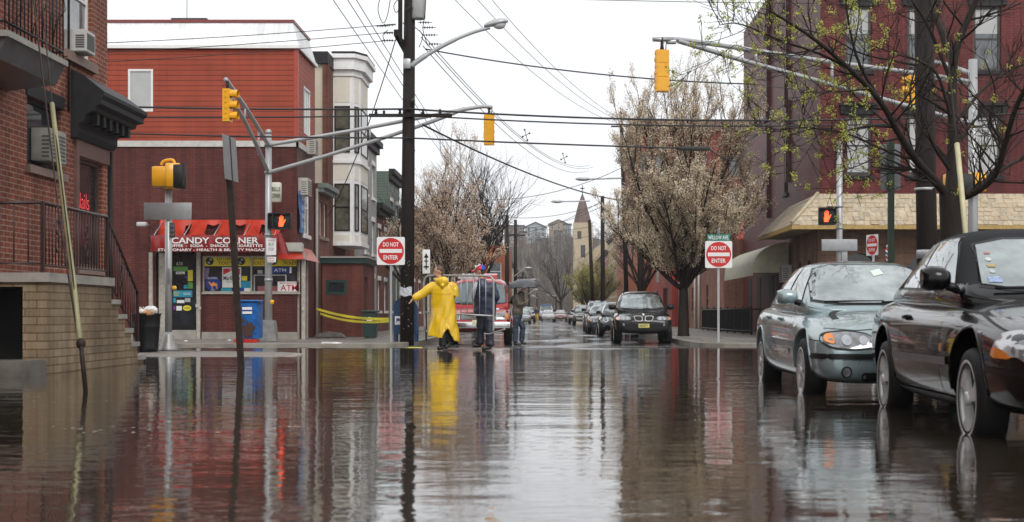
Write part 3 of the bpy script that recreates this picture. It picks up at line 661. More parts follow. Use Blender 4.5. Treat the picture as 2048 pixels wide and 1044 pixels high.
# the shop window
a, bb, c, d = wn_
m = ff.mb(); m.box(a, bb, -.11, -.02, c, c+.04); m.box(a, bb, -.11, -.02, d-.04, d); m.box(a, a+.04, -.11, -.02, c+.04, d-.04); m.box(bb-.04, bb, -.11, -.02, c+.04, d-.04); m.box(ux(500.5), ux(503.5), -.11, -.03, c+.04, d-.04)
wf = m.build('shop_window', M_alu, sh, w=True)
m = ff.mb(); m.poly([(a, -.12, c), (bb, -.12, c), (bb, -.12, d), (a, -.12, d)]); m.build('pane', glassmat('shop_glass', (.045, .045, .05), .05, 1.5), wf, w=True)
m = ff.mb(); m.box(a-.02, bb+.02, 0, .06, c-.05, c); m.build('ledge', M_alu, wf, w=True)
for k, (p0, p1) in enumerate(((407, 470), (470.5, 500), (503.5, 553), (553.5, 598))):
    tile(ff, p0, p1, 512.5, 532, -.098, P_y, wf, 'lottery_banner')
for p0 in (418, 481, 545):
    g = ff.mb()
    for rr_, nn_, mt_ in ((8, -.092, P_k),):
        g.poly([(ux(p0)+rr_/F*YS*math.cos(t), nn_, uz(522)+rr_/F*YS*math.sin(t)) for t in [i*2*PI/20 for i in range(20)]])
    g.build('roundel', P_k, wf, w=True)
    g = ff.mb(); sc_ = 1/F*YS
    for a_ in (20, 200):
        g.poly([(ux(p0)+sc_*(r_*math.cos(R(t_))), -.088, uz(522)+sc_*(r_*math.sin(R(t_)))) for (r_, t_) in ((5.5, a_), (6, a_+40), (5.2, a_+85), (2.5, a_+70), (1, a_-20), (3, a_+10))])
    g.build('roundel_mark', P_gr, wf, w=True)
for p0 in (449, 515, 579):
    ftxt('LOTTERY', p0, 517, 32, 6.5, -.09, P_br, wf); ftxt('TICKETS', p0+1, 526, 30, 6.5, -.09, P_br, wf)
tile(ff, 443, 481, 534.5, 575, -.10, P_w, wf, 'cigarette_poster')
g = ff.mb(); q = lambda x, y: (ux(x), -.094, uz(y)); g.poly([q(445, 537), q(479, 537), q(479, 549.5), q(462, 541), q(445, 549.5)]); g.build('poster_roof', P_r, wf, w=True)
ftxt('Marlboro', 462, 556, 33, 8.5, -.092, P_k, wf); ftxt('Special Price', 462, 563.5, 19, 3.5, -.092, P_g, wf); ftxt('Great', 464, 539.5, 12, 4, -.09, P_w, wf)
g = ff.mb(); g.poly([(ux(424.5)+15.5*sc_*math.cos(t), -.098, uz(567)+14.5*sc_*math.sin(t)) for t in [i*2*PI/28 for i in range(28)]]); g.build('round_poster', P_b, wf, w=True)
camel = [(-10, 4), (-8, 5.5), (-6, 5), (-5, 2), (-3.2, 1.2), (-1.8, 3.6), (0, 5.2), (2, 4.6), (3.5, 3), (6, 2.4), (8, .6), (8.8, -2.5), (8, -2.2), (7.6, -.8), (7.2, -3), (8.6, -6.5), (8.4, -10), (7, -10), (6.8, -7), (5, -4), (3.8, -3.2), (0, -3.6), (-1.2, -3.4), (-1.6, -6), (-1.2, -10), (-2.6, -10), (-3.2, -6), (-4.2, -3), (-5.8, -1.6), (-7.4, 0), (-8.2, 3), (-10.4, 2.6)]
g = ff.mb(); g.poly([(ux(425)+x*sc_*1.0, -.094, uz(568.5)+z*sc_*.95) for x, z in camel]); g.build('poster_animal', P_o, wf, w=True)
ftxt('CAMEL', 424.5, 556, 19, 4, -.092, P_w, wf); ftxt('SURGEON', 424, 580, 8, 2, -.092, P_w, wf)
for (x0_, x1_, y0_, y1_, mt) in ((407, 417, 536, 558, pbr('print_mauve', (.25, .18, .32), .4, var=.3)), (482, 493, 552, 561, P_y), (480, 500, 562, 576, P_c), (441, 462, 576, 583, P_c), (464, 487, 575, 583, P_b), (487, 500, 576, 583, P_w), (514, 524, 540, 547, P_gr), (518, 533, 575, 583, pbr('print_dull_red', (.35, .1, .12), .4)), (500.5, 500.6, 500, 501, P_k)):
    if x1_-x0_ > 1: tile(ff, x0_, x1_, y0_, y1_, -.1, mt, wf)
g = ff.mb(); g.poly([q(418, 536), q(443, 536), q(426, 552), q(414, 556)]); g.build('sticker', P_k, wf, w=True)
tile(ff, 541, 577, 534, 546, -.1, P_b, wf, 'atm_sign'); ftxt('ATM', 559, 540, 24, 6.5, -.094, P_w, wf); tile(ff, 578, 582, 534, 546, -.1, P_w, wf)
g = ff.mb()
for (x0_, x1_, y0_, y1_) in ((506, 572, 549, 551), (506, 508.5, 551, 583), (569, 572, 551, 564)): g.box(ux(x0_), ux(x1_), -.108, -.096, uz(y1_), uz(y0_))
g.build('inner_frame', P_gr, wf, w=True)
tile(ff, 554, 597, 563, 583.5, -.094, P_w, wf, 'atm_poster'); ftxt('ATM', 577, 575.5, 34, 12, -.088, P_r, wf); ftxt('MERRY MARKETING', 577, 566, 36, 2.8, -.088, P_r, wf)
tile(ff, 514, 553, 572, 583.5, -.092, pbr('print_faded_red', (.3, .09, .1), .4, var=.3), wf, 'poster')
# blue "for sale" banner on the side wall
sg = MB(); o3 = Face((CX+.04, YS, 0), (0, 1, 0), (1, 0, 0)); sg.M = o3.M
sg.grid(lambda u, v: (-.0+.02+.85*u, .03+.03*math.sin(6*v+u*3), lerp(3.4, 4.75, v)), 6, 8)
bn = tag(sg.build('sale_banner', P_bb if False else pbr('banner_blue', (.06, .2, .5), .4, var=.1)), 'blue for sale banner hung on the side wall of the corner shop', 'banner')
for s_, z_, h_ in (('FOR SALE', 4.55, .24), ('6 BR / 3 BA', 4.2, .18), ('REALTY', 3.95, .16), ('201-555', 3.65, .18)): text_on('lettering', s_, (CX+.14, YS+.45, z_), (0, 1, 0), (0, 0, 1), P_w, bn, width=.7, height=h_)
# lit box sign "BILLS CORNER"
bs = thing('box_sign', 'small cream projecting box sign reading BILLS CORNER above the shop corner', 'sign', (X(552, 43.4), 43.4, Z(384, 43.4)))
m = MB(); m.rbox((X(552, 43.4), 43.4, Z(385, 43.4)), 22/F*43.4, .22, 40/F*43.4, .05); m.build('casing', pbr('sign_cream', (.52, .5, .42), .4, var=.08), bs, w=True)
for s_, py in (('BILLS', 378), ('CORNER', 391)): text_on('lettering', s_, (X(552, 43.27), 43.27, Z(py, 43.27)), (1, 0, 0), (0, 0, 1), pbr('print_dkgreen', (.03, .06, .03), .4), bs, width=.26, height=.13)
m = MB(); m.tube([(X(552, 43.4), 43.5, Z(385, 43.4)), (X(552, 43.4), 44, Z(385, 43.4))], .02, 6); m.build('bracket', M_dsteel, bs, w=True)
# awning
M_awn = pbr('red_vinyl', (.46, .035, .015), .3, var=.22, vs=3, bump=.01, bs=5, coat=.3); M_awd = pbr('dark_red_vinyl', (.24, .014, .014), .3, var=.2, vs=3, bump=.008, bs=6, coat=.3)
aw = thing('awning', 'torn red vinyl shop awning reading CANDY CORNER over the shop window', 'awning', (CX+ux(430), YS, 2.5))
ax0, ax1 = X(303, 43.0), X(556, 43.0); AY = 42.95
zb_, zm_, zt_ = Z(503, AY), Z(471, AY), Z(446, 44)
m = MB(); m.grid(lambda u, v: (lerp(ax0, ax1, u), AY-.03*math.sin(v*PI)+.012*math.sin(u*60), lerp(zb_, zm_, v)+.015*math.sin(u*31)), 60, 4)
m.build('valance', M_awd, aw, w=True)
m = MB(); nx = 80
def sag(u):   # peaks where the frame ribs hold the cloth up, hollows between
    k = (u*4.6) % 1.0; return (1-abs(2*k-1))
def topf(u, v):
    p = sag(u); y = lerp(AY, 44.0, v); z = lerp(zm_, zt_+.1, v)-.34*math.sin(v*PI)*(1-p)**1.2
    return (lerp(ax0, ax1, u), y, z)
m.grid(topf, nx, 8)
# torn open patches: remove faces in hollows near the wall
keep = [f for i, f in enumerate(m.f) if not ((i//nx) in (4, 5, 6) and sag(((i % nx)+.5)/nx) < .45 and .2 < ((i % nx)/nx) < .98 and random.random() > .05)]
m.f = keep; m.mi = [0]*len(keep); m.sm = [True]*len(keep)
m.build('canopy', M_awn, aw, w=True)
m = MB()
for i in range(5):
    xx = lerp(ax0, ax1, i/4*.95+.02); m.tube([(xx, AY+.02, zm_), (xx, 44, zt_+.05)], .015, 6); m.tube([(xx, AY+.03, zb_+.03), (xx, 44, zb_+.03)], .015, 6)
m.tube([(ax0, AY+.03, zb_+.02), (ax1, AY+.03, zb_+.02)], .02, 6); m.tube([(ax0, AY+.03, zb_), (ax0, AY+.03, zm_)], .02, 6)
m.build('frame', M_grey, aw, w=True)
m = MB()   # left end: torn side with grey hoop
m.grid(lambda u, v: (ax0-.02-.05*math.sin(v*3), lerp(AY, 44, u), lerp(zb_, lerp(zm_, zt_, u), v)), 6, 4); m.build('side_panel', pbr('grey_vinyl', (.15, .16, .17), .4, var=.4, vs=4), aw, w=True)
m = MB()   # hanging torn right end
m.grid(lambda u, v: (ax1+lerp(-.1, .38-.25*v, u), AY+.05*math.sin(u*9), lerp(zb_-.12+.12*(1-u), zm_+.1*u, v)), 10, 5); m.build('torn_flap', M_awd, aw, w=True)
for s_, px_, py_, w_, h_ in (('CANDY  CORNER', 430, 481, 174, 12.5), ('COFFEE  -  SODA  -  SNACKS  -  CIGARETTES', 429, 491.3, 192, 5.6), ('STATIONARY - HEALTH & BEAUTY MAGAZINES', 434, 499.5, 236, 5.2)):
    text_on('lettering', s_, (X(px_, AY-.06), AY-.06, Z(py_, AY-.06)), (1, 0, 0), (0, 0, 1), P_w, aw, width=w_/F*AY, height=h_/F*AY, fo=.022)
# side skirt roof (red metal pent over the side door)
m = MB(); m.poly([(CX-.55, YS-.38, 2.52), (CX+.3, YS-.38, 2.52), (CX+.02, YS-.02, 2.95), (CX-.62, YS-.02, 2.95)]); m.poly([(CX+.3, YS-.38, 2.52), (CX+.3, 46.6, 2.52), (CX+.02, 46.6, 2.95), (CX+.02, YS-.02, 2.95)]); m.build('pent_roof', M_awn, sh, w=True)
m = MB(); m.tube([(X(287, 43.3), 44, 3.6), (X(287, 43.3), 43.4, 3.62)], .02, 6); m.rbox((X(284, 43.2), 43.2, 3.6), .3, .22, .14, .03)
tag(m.build('floodlight', pbr('lamp_grey', (.5, .5, .5), .4)), 'small grey floodlight on the maroon wall left of the red awning', 'lamp')

# ---- low brick house with green cornice (d 47.4-50)
lb = thing('row_house', 'narrow brick house with green cornice between the corner shop and the white bay', 'house', (-8, 48, 0))
fl = Face((-7.95, 0, 0), (0, 1, 0), (1, 0, 0)); ws = [(48.6, 49.3, .9, 2.3), (48.7, 49.3, 3.5, 4.7), (47.8, 48.35, 3.5, 4.7)]
m = fl.mb(); holed(m, 47.4, 50.0, -.2, 5.3, ws); m.poly([(47.4, 0, 5.3), (50, 0, 5.3), (50, -8, 5.3), (47.4, -8, 5.3)]); m.poly([(47.4, 0, -.2), (47.4, -2, -.2), (47.4, -2, 5.3), (47.4, 0, 5.3)]); m.build('wall', B_house, lb, w=True)
for h in ws: window(lb, fl, h, M_trimw, G_dark, M_stone, None)
m = fl.mb(); m.box(47.4, 50.0, .0, .2, 5.0, 5.14); m.box(47.36, 50.0, 0, .34, 5.14, 5.3); m.build('cornice', pbr('grey_green', (.16, .2, .18), .5), lb, w=True)
# vestibule
vb = thing('brick_vestibule', 'single storey brick vestibule with green fascia and taped off doorway', 'porch', (-7.2, 48, 0))
fv = Face((-7.9, 48.0, 0), (1, 0, 0), (0, -1, 0)); w_ = (.10, .88, .6+.38, 1.40+.1)
vh = [( .12, .86, 1.46, 1.98)]
m = fv.mb(); holed(m, 0, 1.42, -.2, 2.55, vh, .1); m.M = Face((-6.48, 48.0, 0), (0, 1, 0), (1, 0, 0)).M; holed(m, 0, 3.2, -.2, 2.55, [(.5, 1.25, -.1, 2.1)], .15); m.build('wall', brick('vestibule_brick', (.19, .06, .045), (.15, .05, .04), (.10, .05, .04), stain=.3), vb, w=True)
window(vb, fv, vh[0], M_green, G_dark, None, None, rail=False, fr=.1, dep=.04)
m = MB(); m.box(-7.95, -6.36, 47.9, 51.2, 2.56, 2.74); m.build('fascia', M_green, vb, w=True)
m = MB(); m.box(-7.97, -6.3, 47.84, 51.2, 2.74, 2.8); m.build('roof', M_greyw, vb, w=True)
m = MB(); m.box(-6.6, -6.56, 48.5, 49.25, -.1, 2.1); m.build('door', M_green, vb, w=True)
# ---- tall cream house with white bay (d 50-56)
bh = thing('bay_house', 'tall cream stucco house with white three storey bay window', 'house', (-8, 52, 0))
m = MB(); m.poly([(-20, 50.0, -.2), (-8.15, 50.0, -.2), (-8.15, 50.0, Z(128, 50)), (-20, 50.0, Z(128, 50))]); m.build('stucco_wall', M_tan, bh, w=True)
m = MB(); m.box(-8.2, -8.0, 49.9, 50.3, 5.5, Z(128, 50)); m.poly([(-8.05, 50.3, -.2), (-8.05, 57, -.2), (-8.05, 57, Z(128, 50)), (-8.05, 50.3, Z(128, 50))]); m.build('brick_wall', B_house, bh, w=True)
m = MB(); m.box(-20, -8.0, 49.85, 57, Z(128, 50), Z(104, 50)); m.build('roof', M_char, bh, w=True)
# bay: hexagonal half plan
bp = [(-8.07, 51.4), (-7.32, 51.4), (-7.10, 51.9), (-7.10, 54.0), (-7.32, 54.5), (-8.07, 54.5)]
zb0 = Z(490, 51.4); zb1 = Z(125, 51.4)
m = MB()
for a, c in zip(bp, bp[1:]): m.poly([(a[0], a[1], zb0), (c[0], c[1], zb0), (c[0], c[1], zb1), (a[0], a[1], zb1)])
m.poly([(x, y, zb0) for x, y in bp]); bay = m.build('bay', M_trimw, bh, w=True)
def ring(m, k, z0, z1, e):
    q = [(-8.07, 51.4-e), (-7.32+e*.4, 51.4-e), (-7.10+e, 51.9-e*.4), (-7.10+e, 54.0+e*.4), (-7.32+e*.4, 54.5+e), (-8.07, 54.5+e)]; m.prism(q, z0, z1, 'z')
for q_ in ((Z(322, 51.4)-.08, Z(322, 51.4)+.03, .08), (zb0-.02, zb0+.12, .05)): m = MB(); ring(m, 0, *q_); m.build('moulding', M_trimw, bay, w=True)
m = MB(); ring(m, 0, Z(152, 51.4), Z(140, 51.4), .06); ring(m, 0, Z(140, 51.4), Z(118, 51.4), .2); ring(m, 0, Z(118, 51.4), Z(110, 51.4), .3); m.build('cornice', M_trimw, bay, w=True)
m = MB(); ring(m, 0, Z(110, 51.4)+.001, Z(105, 51.4), .27); m.build('bay_roof', M_char, bay, w=True)
f1 = Face((-8.07, 51.4, 0), (1, 0, 0), (0, -1, 0)); d2 = Vector((.22, .5, 0)); f2 = Face((-7.32, 51.4, 0), d2, (.5, -.22, 0)); f3 = Face((-7.10, 51.9, 0), (0, 1, 0), (1, 0, 0))
for f_, u0, u1 in ((f1, .05, .67), (f2, .1, .44), (f3, .1, 2.0)):
    for (py0, py1, kind) in ((142, 205, 0), (212, 305, 1), (328, 360, 0), (367, 462, 1), (470, 486, 0)):
        z1_, z0_ = Z(py0, 51.4), Z(py1, 51.4); g = f_.mb()
        if kind:
            fr_ = .05; g.box(u0+.02, u0+.02+fr_, 0, .03, z0_, z1_); g.box(u1-.02-fr_, u1-.02, 0, .03, z0_, z1_); g.box(u0+.02+fr_, u1-.02-fr_, 0, .03, z0_, z0_+fr_); g.box(u0+.02+fr_, u1-.02-fr_, 0, .03, z1_-fr_, z1_); g.box(u0+.02+fr_, u1-.02-fr_, 0, .025, (z0_+z1_)/2-.03, (z0_+z1_)/2+.03)
            wv = g.build('window', M_black, bay, w=True); g = f_.mb(); g.poly([(u0+.03, .012, z0_), (u1-.03, .012, z0_), (u1-.03, .012, z1_), (u0+.03, .012, z1_)]); g.build('pane', glassmat('bay_glass', (.11, .105, .08), .06), wv, w=True)
        else:
            g.box(u0+.03, u1-.03, 0, .012, z0_, z1_); g.build('panel', M_tan2, bay, w=True)
# ---- further houses on the left side of the street
def rowhouse(y0, y1, x, zt, mat, label, wn=2, fl=3, side=1, trim=M_trimw, glass=G_mid, roofm=M_roof, depth=9, z0=.6, corn=M_char, name='row_house', wmat=None, endwin=False):
    """side=1: left-hand row, facade faces +x; side=-1: right-hand row"""
    b = thing(name, label, 'house', (x, (y0+y1)/2, 0)); f = Face((x, 0, 0), (0, 1, 0), (side, 0, 0))
    hs = []; fh = (zt-z0-.3)/fl
    for i in range(wn):
        for j in range(fl):
            u = lerp(y0, y1, (i+.5)/wn); hs.append((u-.5, u+.5, z0+.35+j*fh, z0+.35+j*fh+fh*.58))
    m = f.mb(); holed(m, y0+.01, y1-.01, -.3, zt, hs)
    m.poly([(y0+.01, 0, -.3), (y0+.01, -depth, -.3), (y0+.01, -depth, zt), (y0+.01, 0, zt)]); m.poly([(y1-.01, 0, -.3), (y1-.01, -depth, -.3), (y1-.01, -depth, zt), (y1-.01, 0, zt)])
    m.poly([(y0, 0, zt), (y1, 0, zt), (y1, -depth, zt), (y0, -depth, zt)]); m.build('wall', mat, b, w=True)
    for h in hs: window(b, f, h, trim, glass, trim, trim, blind=random.choice((0, 0, .4, .5)))
    m = f.mb(); m.box(y0+.02, y1-.02, 0, .3, zt-.12, zt+.12); m.box(y0+.02, y1-.02, 0, .15, zt-.4, zt-.12); m.build('cornice', corn, b, w=True)
    if endwin:
        fe = Face((x, y0, 0), (-side, 0, 0), (0, -1, 0))
    return b
rowhouse(57.2, 62, -7.75, Z(270, 58), M_greyw, 'grey rendered house with balconies beyond the white bay', 2, 3)
rowhouse(62.1, 67, -7.8, 5.7, B_house, 'low dark brick row house behind the main utility pole', 2, 2)
rowhouse(67.1, 72, -7.8, Z(350, 69), S_green, 'dark green clapboard house with white trim beyond the grey house', 2, 2, trim=M_trimw)
rowhouse(72.1, 80, -7.8, 6.2, S_cream, 'cream clapboard house with grey roof beyond the brick row', 3, 2)
rowhouse(80.1, 90, -8.0, 7.0, B_house, 'red brick row house half hidden by the left street tree', 3, 2)
rowhouse(90.1, 104, -8.0, 6.5, S_cream, 'pale yellow clapboard house far along the left pavement', 4, 2)
rowhouse(104.2, 124, -8.0, 8.0, M_greyw, 'long grey rendered house far along the left pavement', 5, 3)
# orange-brick block seen past the van (px 955-1012)
ob = thing('brick_block', 'orange brick apartment block with white windows beyond the red van', 'building', (-6, 105, 0))
fo_ = Face((-13, 128, 0), (1, 0, 0), (0, -1, 0)); hs = [(a, a+1.2, z, z+1.6) for a in (1, 3, 5, 7.4) for z in (1.2, 4)]
m = fo_.mb(); holed(m, 0, 9.1, -.2, 7.2, hs); m.M = Face((-3.9, 128, 0), (0, 1, 0), (1, 0, 0)).M; holed(m, 0, 18, -.2, 7.2, [(a, a+1.2, z, z+1.6) for a in (2, 6, 10, 14) for z in (1.2, 4)]); m.M = Matrix.Identity(4); m.poly([(-13, 128, 7.2), (-3.9, 128, 7.2), (-3.9, 146, 7.2), (-13, 146, 7.2)]); m.build('wall', brick('orange_brick', (.42, .13, .06), (.36, .11, .05), (.3, .12, .07), stain=.15), ob, w=True)
for h in hs: window(ob, fo_, h, M_white, G_mid, M_white, None)
fo2 = Face((-3.9, 128, 0), (0, 1, 0), (1, 0, 0))
for a in (2, 6, 10, 14):
    for z in (1.2, 4): window(ob, fo2, (a, a+1.2, z, z+1.6), M_white, G_mid, M_white, None)
for i, (yy0, yy1, x_, z_, mt, lb_) in enumerate(((146.2, 175, -5.6, 8.5, M_greyw, 'grey row building on the left near the end of the street'), (176, 215, -6.0, 7.5, B_house, 'dark brick row building on the left beside the far traffic'), (216, 270, -6.0, 9, S_cream, 'pale clapboard row building at the left end of the street'))):
    rowhouse(yy0, yy1, x_, z_, mt, lb_, 6, 2)

# ---- right corner building
RX = 8.8; RY = 44.5; ZT = 13.5
rb = thing('corner_building', 'big dark red painted brick corner building with black window hoods', 'building', (RX, RY, 0))
fr1 = Face((RX, RY, 0), (1, 0, 0), (0, -1, 0)); fr2 = Face((RX, RY, 0), (0, 1, 0), (-1, 0, 0))
cols = [(.80, 1.66), (2.82, 3.68), (4.95, 5.85), (7.4, 8.3), (10, 10.9), (12.5, 13.4)]
hs = [(a, c, z0, z1) for a, c in cols for z0, z1 in ((5.25, 7.24), (8.66, 10.75), (12.0, 13.3))]
M_wood = pbr('dark_window_frame', (.045, .038, .036), .45, var=.2)
sd = [(6.0, 6.8), (10.4, 11.2)]
hs2 = [(a, c, z0, z1) for a, c in sd for z0, z1 in ((5.25, 7.24), (8.66, 10.75), (12.0, 13.3))]
m = fr1.mb(); holed(m, 0, 26, 4.1, ZT, hs, .14); m.M = fr2.M; holed(m, 0, 17.5, -.1, ZT, hs2, .14)
m.M = Matrix.Identity(4); m.poly([(RX, 62, -.1), (RX+26, 62, -.1), (RX+26, 62, ZT), (RX, 62, ZT)]); m.poly([(RX, RY, ZT), (RX+26, RY, ZT), (RX+26, 62, ZT), (RX, 62, ZT)])
m.build('wall', B_right, rb, w=True)
for i, h in enumerate(hs): window(rb, fr1, h, M_wood, G_mid if h[2] > 8 else G_dark, M_char, M_char, hood=True, blind=(.93 if h[2] < 8 else .42) if i % 3 < 2 else .3, fr=.09)
for i, h in enumerate(hs2): window(rb, fr2, h, M_wood, G_mid, M_char, M_char, blind=.4)
for u, z0_, z1_ in ((5.6, 9.2, ZT), (5.6, 5.6, 8.6), (10.0, 4.6, 8.3), (10.0, 8.9, ZT)):
    m = fr2.mb(); m.box(u, u+.16, 0, .16, z0_, z1_); m.box(u-.04, u+.2, 0, .22, z1_-.25, z1_-.05); m.build('duct', pbr('maroon_duct', (.07, .022, .022), .5), rb, w=True)
# cornice band over ground floor (white crown strip), brown-brick shopfront with arches
def arch_wall(f, u0, u1, z0, z1, arches, mb, n=10):
    """wall with arched openings [(ua,ub,zbase,ztop)] ; radius from width"""
    us = [u0]
    for (a, b, c, d) in arches: us += [a, b]
    us.append(u1)
    for i in range(0, len(us), 2): mb.poly([(us[i], 0, z0), (us[i+1], 0, z0), (us[i+1], 0, z1), (us[i], 0, z1)])
    for (a, b, c, d) in arches:
        r = (b-a)/2; cx = (a+b)/2; zc = d-r
        if c > z0: mb.poly([(a, 0, z0), (b, 0, z0), (b, 0, c), (a, 0, c)])
        pts = [(cx-r*math.cos(PI*k/n), zc+r*math.sin(PI*k/n)) for k in range(n+1)]
        for p, q_ in zip(pts, pts[1:]):
            mb.poly([(p[0], 0, p[1]), (q_[0], 0, q_[1]), (q_[0], 0, z1), (p[0], 0, z1)]); mb.poly([(p[0], 0, p[1]), (q_[0], 0, q_[1]), (q_[0], -.25, q_[1]), (p[0], -.25, p[1])])
        for u in (a, b): mb.poly([(u, 0, c), (u, -.25, c), (u, -.25, zc), (u, 0, zc)])
fa1 = Face((RX-.02, RY-.12, 0), (1, 0, 0), (0, -1, 0)); fa2 = Face((RX-.1, RY-.12, 0), (0, 1, 0), (-1, 0, 0))
A1 = [(.55, 1.95, .9, 2.75), (2.75, 4.25, .9, 2.75), (5.0, 6.4, 0, 2.75), (7.3, 8.8, .9, 2.75), (9.6, 11, .9, 2.75)]; A2 = [(1.1, 1.95, .9, 2.6), (2.8, 3.65, .9, 2.6)]
m = fa1.mb(); arch_wall(fa1, -.08, 26, -.1, 4.0, A1, m); m.M = fa2.M; arch_wall(fa2, 0, 4.7, -.1, 4.0, A2, m); m.build('shopfront_wall', B_brown, rb, w=True)
m = fa1.mb(); m.poly([(0, -.2, 0), (26, -.2, 0), (26, -.2, 2.9), (0, -.2, 2.9)]); m.M = fa2.M; m.poly([(.3, -.2, 0), (4.6, -.2, 0), (4.6, -.2, 2.9), (.3, -.2, 2.9)]); m.build('shopfront_glass', G_dark, rb, w=True)
# shingled mansard
def shingle(m, o, u, w_top0, w_top1, w_bot0, w_bot1, ztop, zbot, out, rows=5, seed=1):
    pass
M_shake = pbr('cedar_shake', (.56, .48, .35), .7, var=.22, vs=3.5, col2=(.36, .28, .18), bump=.01, bs=30)
M_shake2 = pbr('cedar_shake_stained', (.30, .25, .19), .75, var=.35, vs=7, col2=(.52, .45, .33))
ms = [MB(), MB()]; rnd = random.Random(4); zt_m, zb_m, prj = 4.66, 3.62, 1.0; nrow = 7
m = MB(); xe, ye = RX-.1, RY-.12
m.poly([(xe, ye, zt_m-.02), (xe+26, ye, zt_m-.02), (xe+26, ye-prj, zb_m-.02), (xe-prj, ye-prj, zb_m-.02)]); m.poly([(xe, ye, zt_m-.02), (xe-prj, ye-prj, zb_m-.02), (xe-prj, ye+6.2, zb_m-.02), (xe, ye+5.2, zt_m-.02)])
m.poly([(xe, ye+5.2, zt_m-.02), (xe-prj, ye+6.2, zb_m-.02), (xe, ye+6.2, zb_m-.02)])
mans = m.build('mansard', M_shake2, rb, w=True)
for r_ in range(nrow):
    t0, t1 = r_/nrow, (r_+1)/nrow+.03
    zA, zB_ = lerp(zt_m, zb_m, t0), lerp(zt_m, zb_m, t1); oA, oB = prj*t0, prj*t1; lift = .022
    u = -oB
    while u < 24:
        w_ = rnd.uniform(.14, .3); q_ = ms[rnd.random() < .28]; j = rnd.uniform(-.02, .02)
        u0c = max(u, -oA) if u+w_ > -oA else u
        q_.box if False else None
        a, b_ = u, u+w_-.012
        P1, P2 = (xe+max(a, -oA), ye-oA-.004, zA+.006), (xe+max(b_, -oA), ye-oA-.004, zA+.006); P3, P4 = (xe+b_, ye-oB-lift, zB_+.01+j), (xe+a, ye-oB-lift, zB_+.01+j)
        q_.poly([P1, P2, P3, P4]); q_.poly([P4, P3, (P3[0], P3[1]+.02, P3[2]-.02), (P4[0], P4[1]+.02, P4[2]-.02)]); u += w_
    u = -oB; 
    while u < 5.2+oB:
        w_ = rnd.uniform(.14, .3); q_ = ms[rnd.random() < .28]; j = rnd.uniform(-.02, .02); a, b_ = u, u+w_-.012
        ca = lambda v: min(max(v, -oA), 5.2+oA)
        q_.poly([(xe-oA-.004, ye+ca(a), zA+.006), (xe-oA-.004, ye+ca(b_), zA+.006), (xe-oB-lift, ye+b_, zB_+.01+j), (xe-oB-lift, ye+a, zB_+.01+j)]); u += w_
ms[0].build('shingles', M_shake, mans, w=True); ms[1].build('stained_shingles', M_shake2, mans, w=True)
m = MB(); m.tube([(xe, ye, zt_m+.03), (xe-prj-.03, ye-prj-.03, zb_m+.05)], .06, 6); m.build('hip_cap', M_shake, mans, w=True)
m = MB(); m.box(xe-prj-.03, xe+26, ye-prj-.05, ye-prj+.08, zb_m-.16, zb_m-.03); m.box(xe-prj-.05, xe-prj+.08, ye-prj+.08, ye+6.2, zb_m-.16, zb_m-.03); m.build('eaves_board', pbr('ochre_fascia', (.40, .27, .09), .6, var=.35, vs=12), mans, w=True)
m = MB(); m.poly([(xe-prj, ye-prj, zb_m-.1), (xe+26, ye-prj, zb_m-.1), (xe+26, ye, zb_m-.1), (xe-prj, ye, zb_m-.1)]); m.poly([(xe-prj, ye, zb_m-.1), (xe, ye, zb_m-.1), (xe, ye+6.2, zb_m-.1), (xe-prj, ye+6.2, zb_m-.1)]); m.build('soffit', pbr('soffit_brown', (.2, .15, .1), .7), mans, w=True)
m = fr1.mb(); m.box(0, 26, .0, .1, 4.55, 4.62); m.build('crown_strip', pbr('cream_strip', (.55, .5, .4), .5), rb, w=True)
acunit(rb, fr2, 5.6, 1.95, .7, .62, .35, pbr('ac_white', (.6, .6, .58), .45))
# side door recess and dark openings behind the awning
for a, c in ((7.4, 8.4), (9.2, 10.3), (12.5, 13.4), (15, 16)): m = fr2.mb(); m.box(a, c, .0, .02, 0, 2.3); m.build('side_door', M_black2, rb, w=True)
# barrel awning
wa = thing('barrel_awning', 'cream barrel awning over the side door of the dark red corner building', 'awning', (RX, 53, 2.6))
m = MB()
def bar(u, v):
    a = v*PI/2; return (RX-.02-1.3*math.sin(a), lerp(50.3, 58.5, u), 2.35+.12+.95*math.cos(a)) if v < 1 else (RX-.02-1.3, lerp(50.3, 58.5, u), 2.2)
m.grid(bar, 24, 9); m.poly([(RX-.02, 50.3, 2.3)]+[bar(0, v/8*.999) for v in range(9)]+[(RX-1.32, 50.3, 2.3)]); m.build('cover', pbr('cream_canvas', (.47, .45, .33), .55, var=.15, vs=3), wa, w=True)
# yard fence
fe = thing('yard_fence', 'black iron yard fence along the right pavement behind the sign', 'fence', (7.7, 60, 0))
m = MB(); z_ = lambda y: zs(y)
for zz in (.12, 1.0): m.tube([(7.8, 52.9, z_(53)+zz), (7.5, 67, z_(67)+zz)], .03, 6)
for i in range(90): t = i/89; x, y = lerp(7.8, 7.5, t), lerp(52.9, 67, t); m.box(x-.012, x+.012, y-.012, y+.012, z_(y)+.05, z_(y)+1.05)
m.build('pickets', M_black, fe, w=True)
for i in range(8): m = MB(); t = i/7; x, y = lerp(7.8, 7.5, t), lerp(52.9, 67, t); m.box(x-.03, x+.03, y-.03, y+.03, z_(y)-.02, z_(y)+1.1); m.build('post', M_black, fe, w=True)
m = MB(); m.box(7.8, 8.78, 52.88, 52.92, .95, 1.0)
for i in range(8): m.box(7.85+i*.12, 7.87+i*.12, 52.89, 52.91, 0, .95)
m.build('return_panel', M_black, fe, w=True)
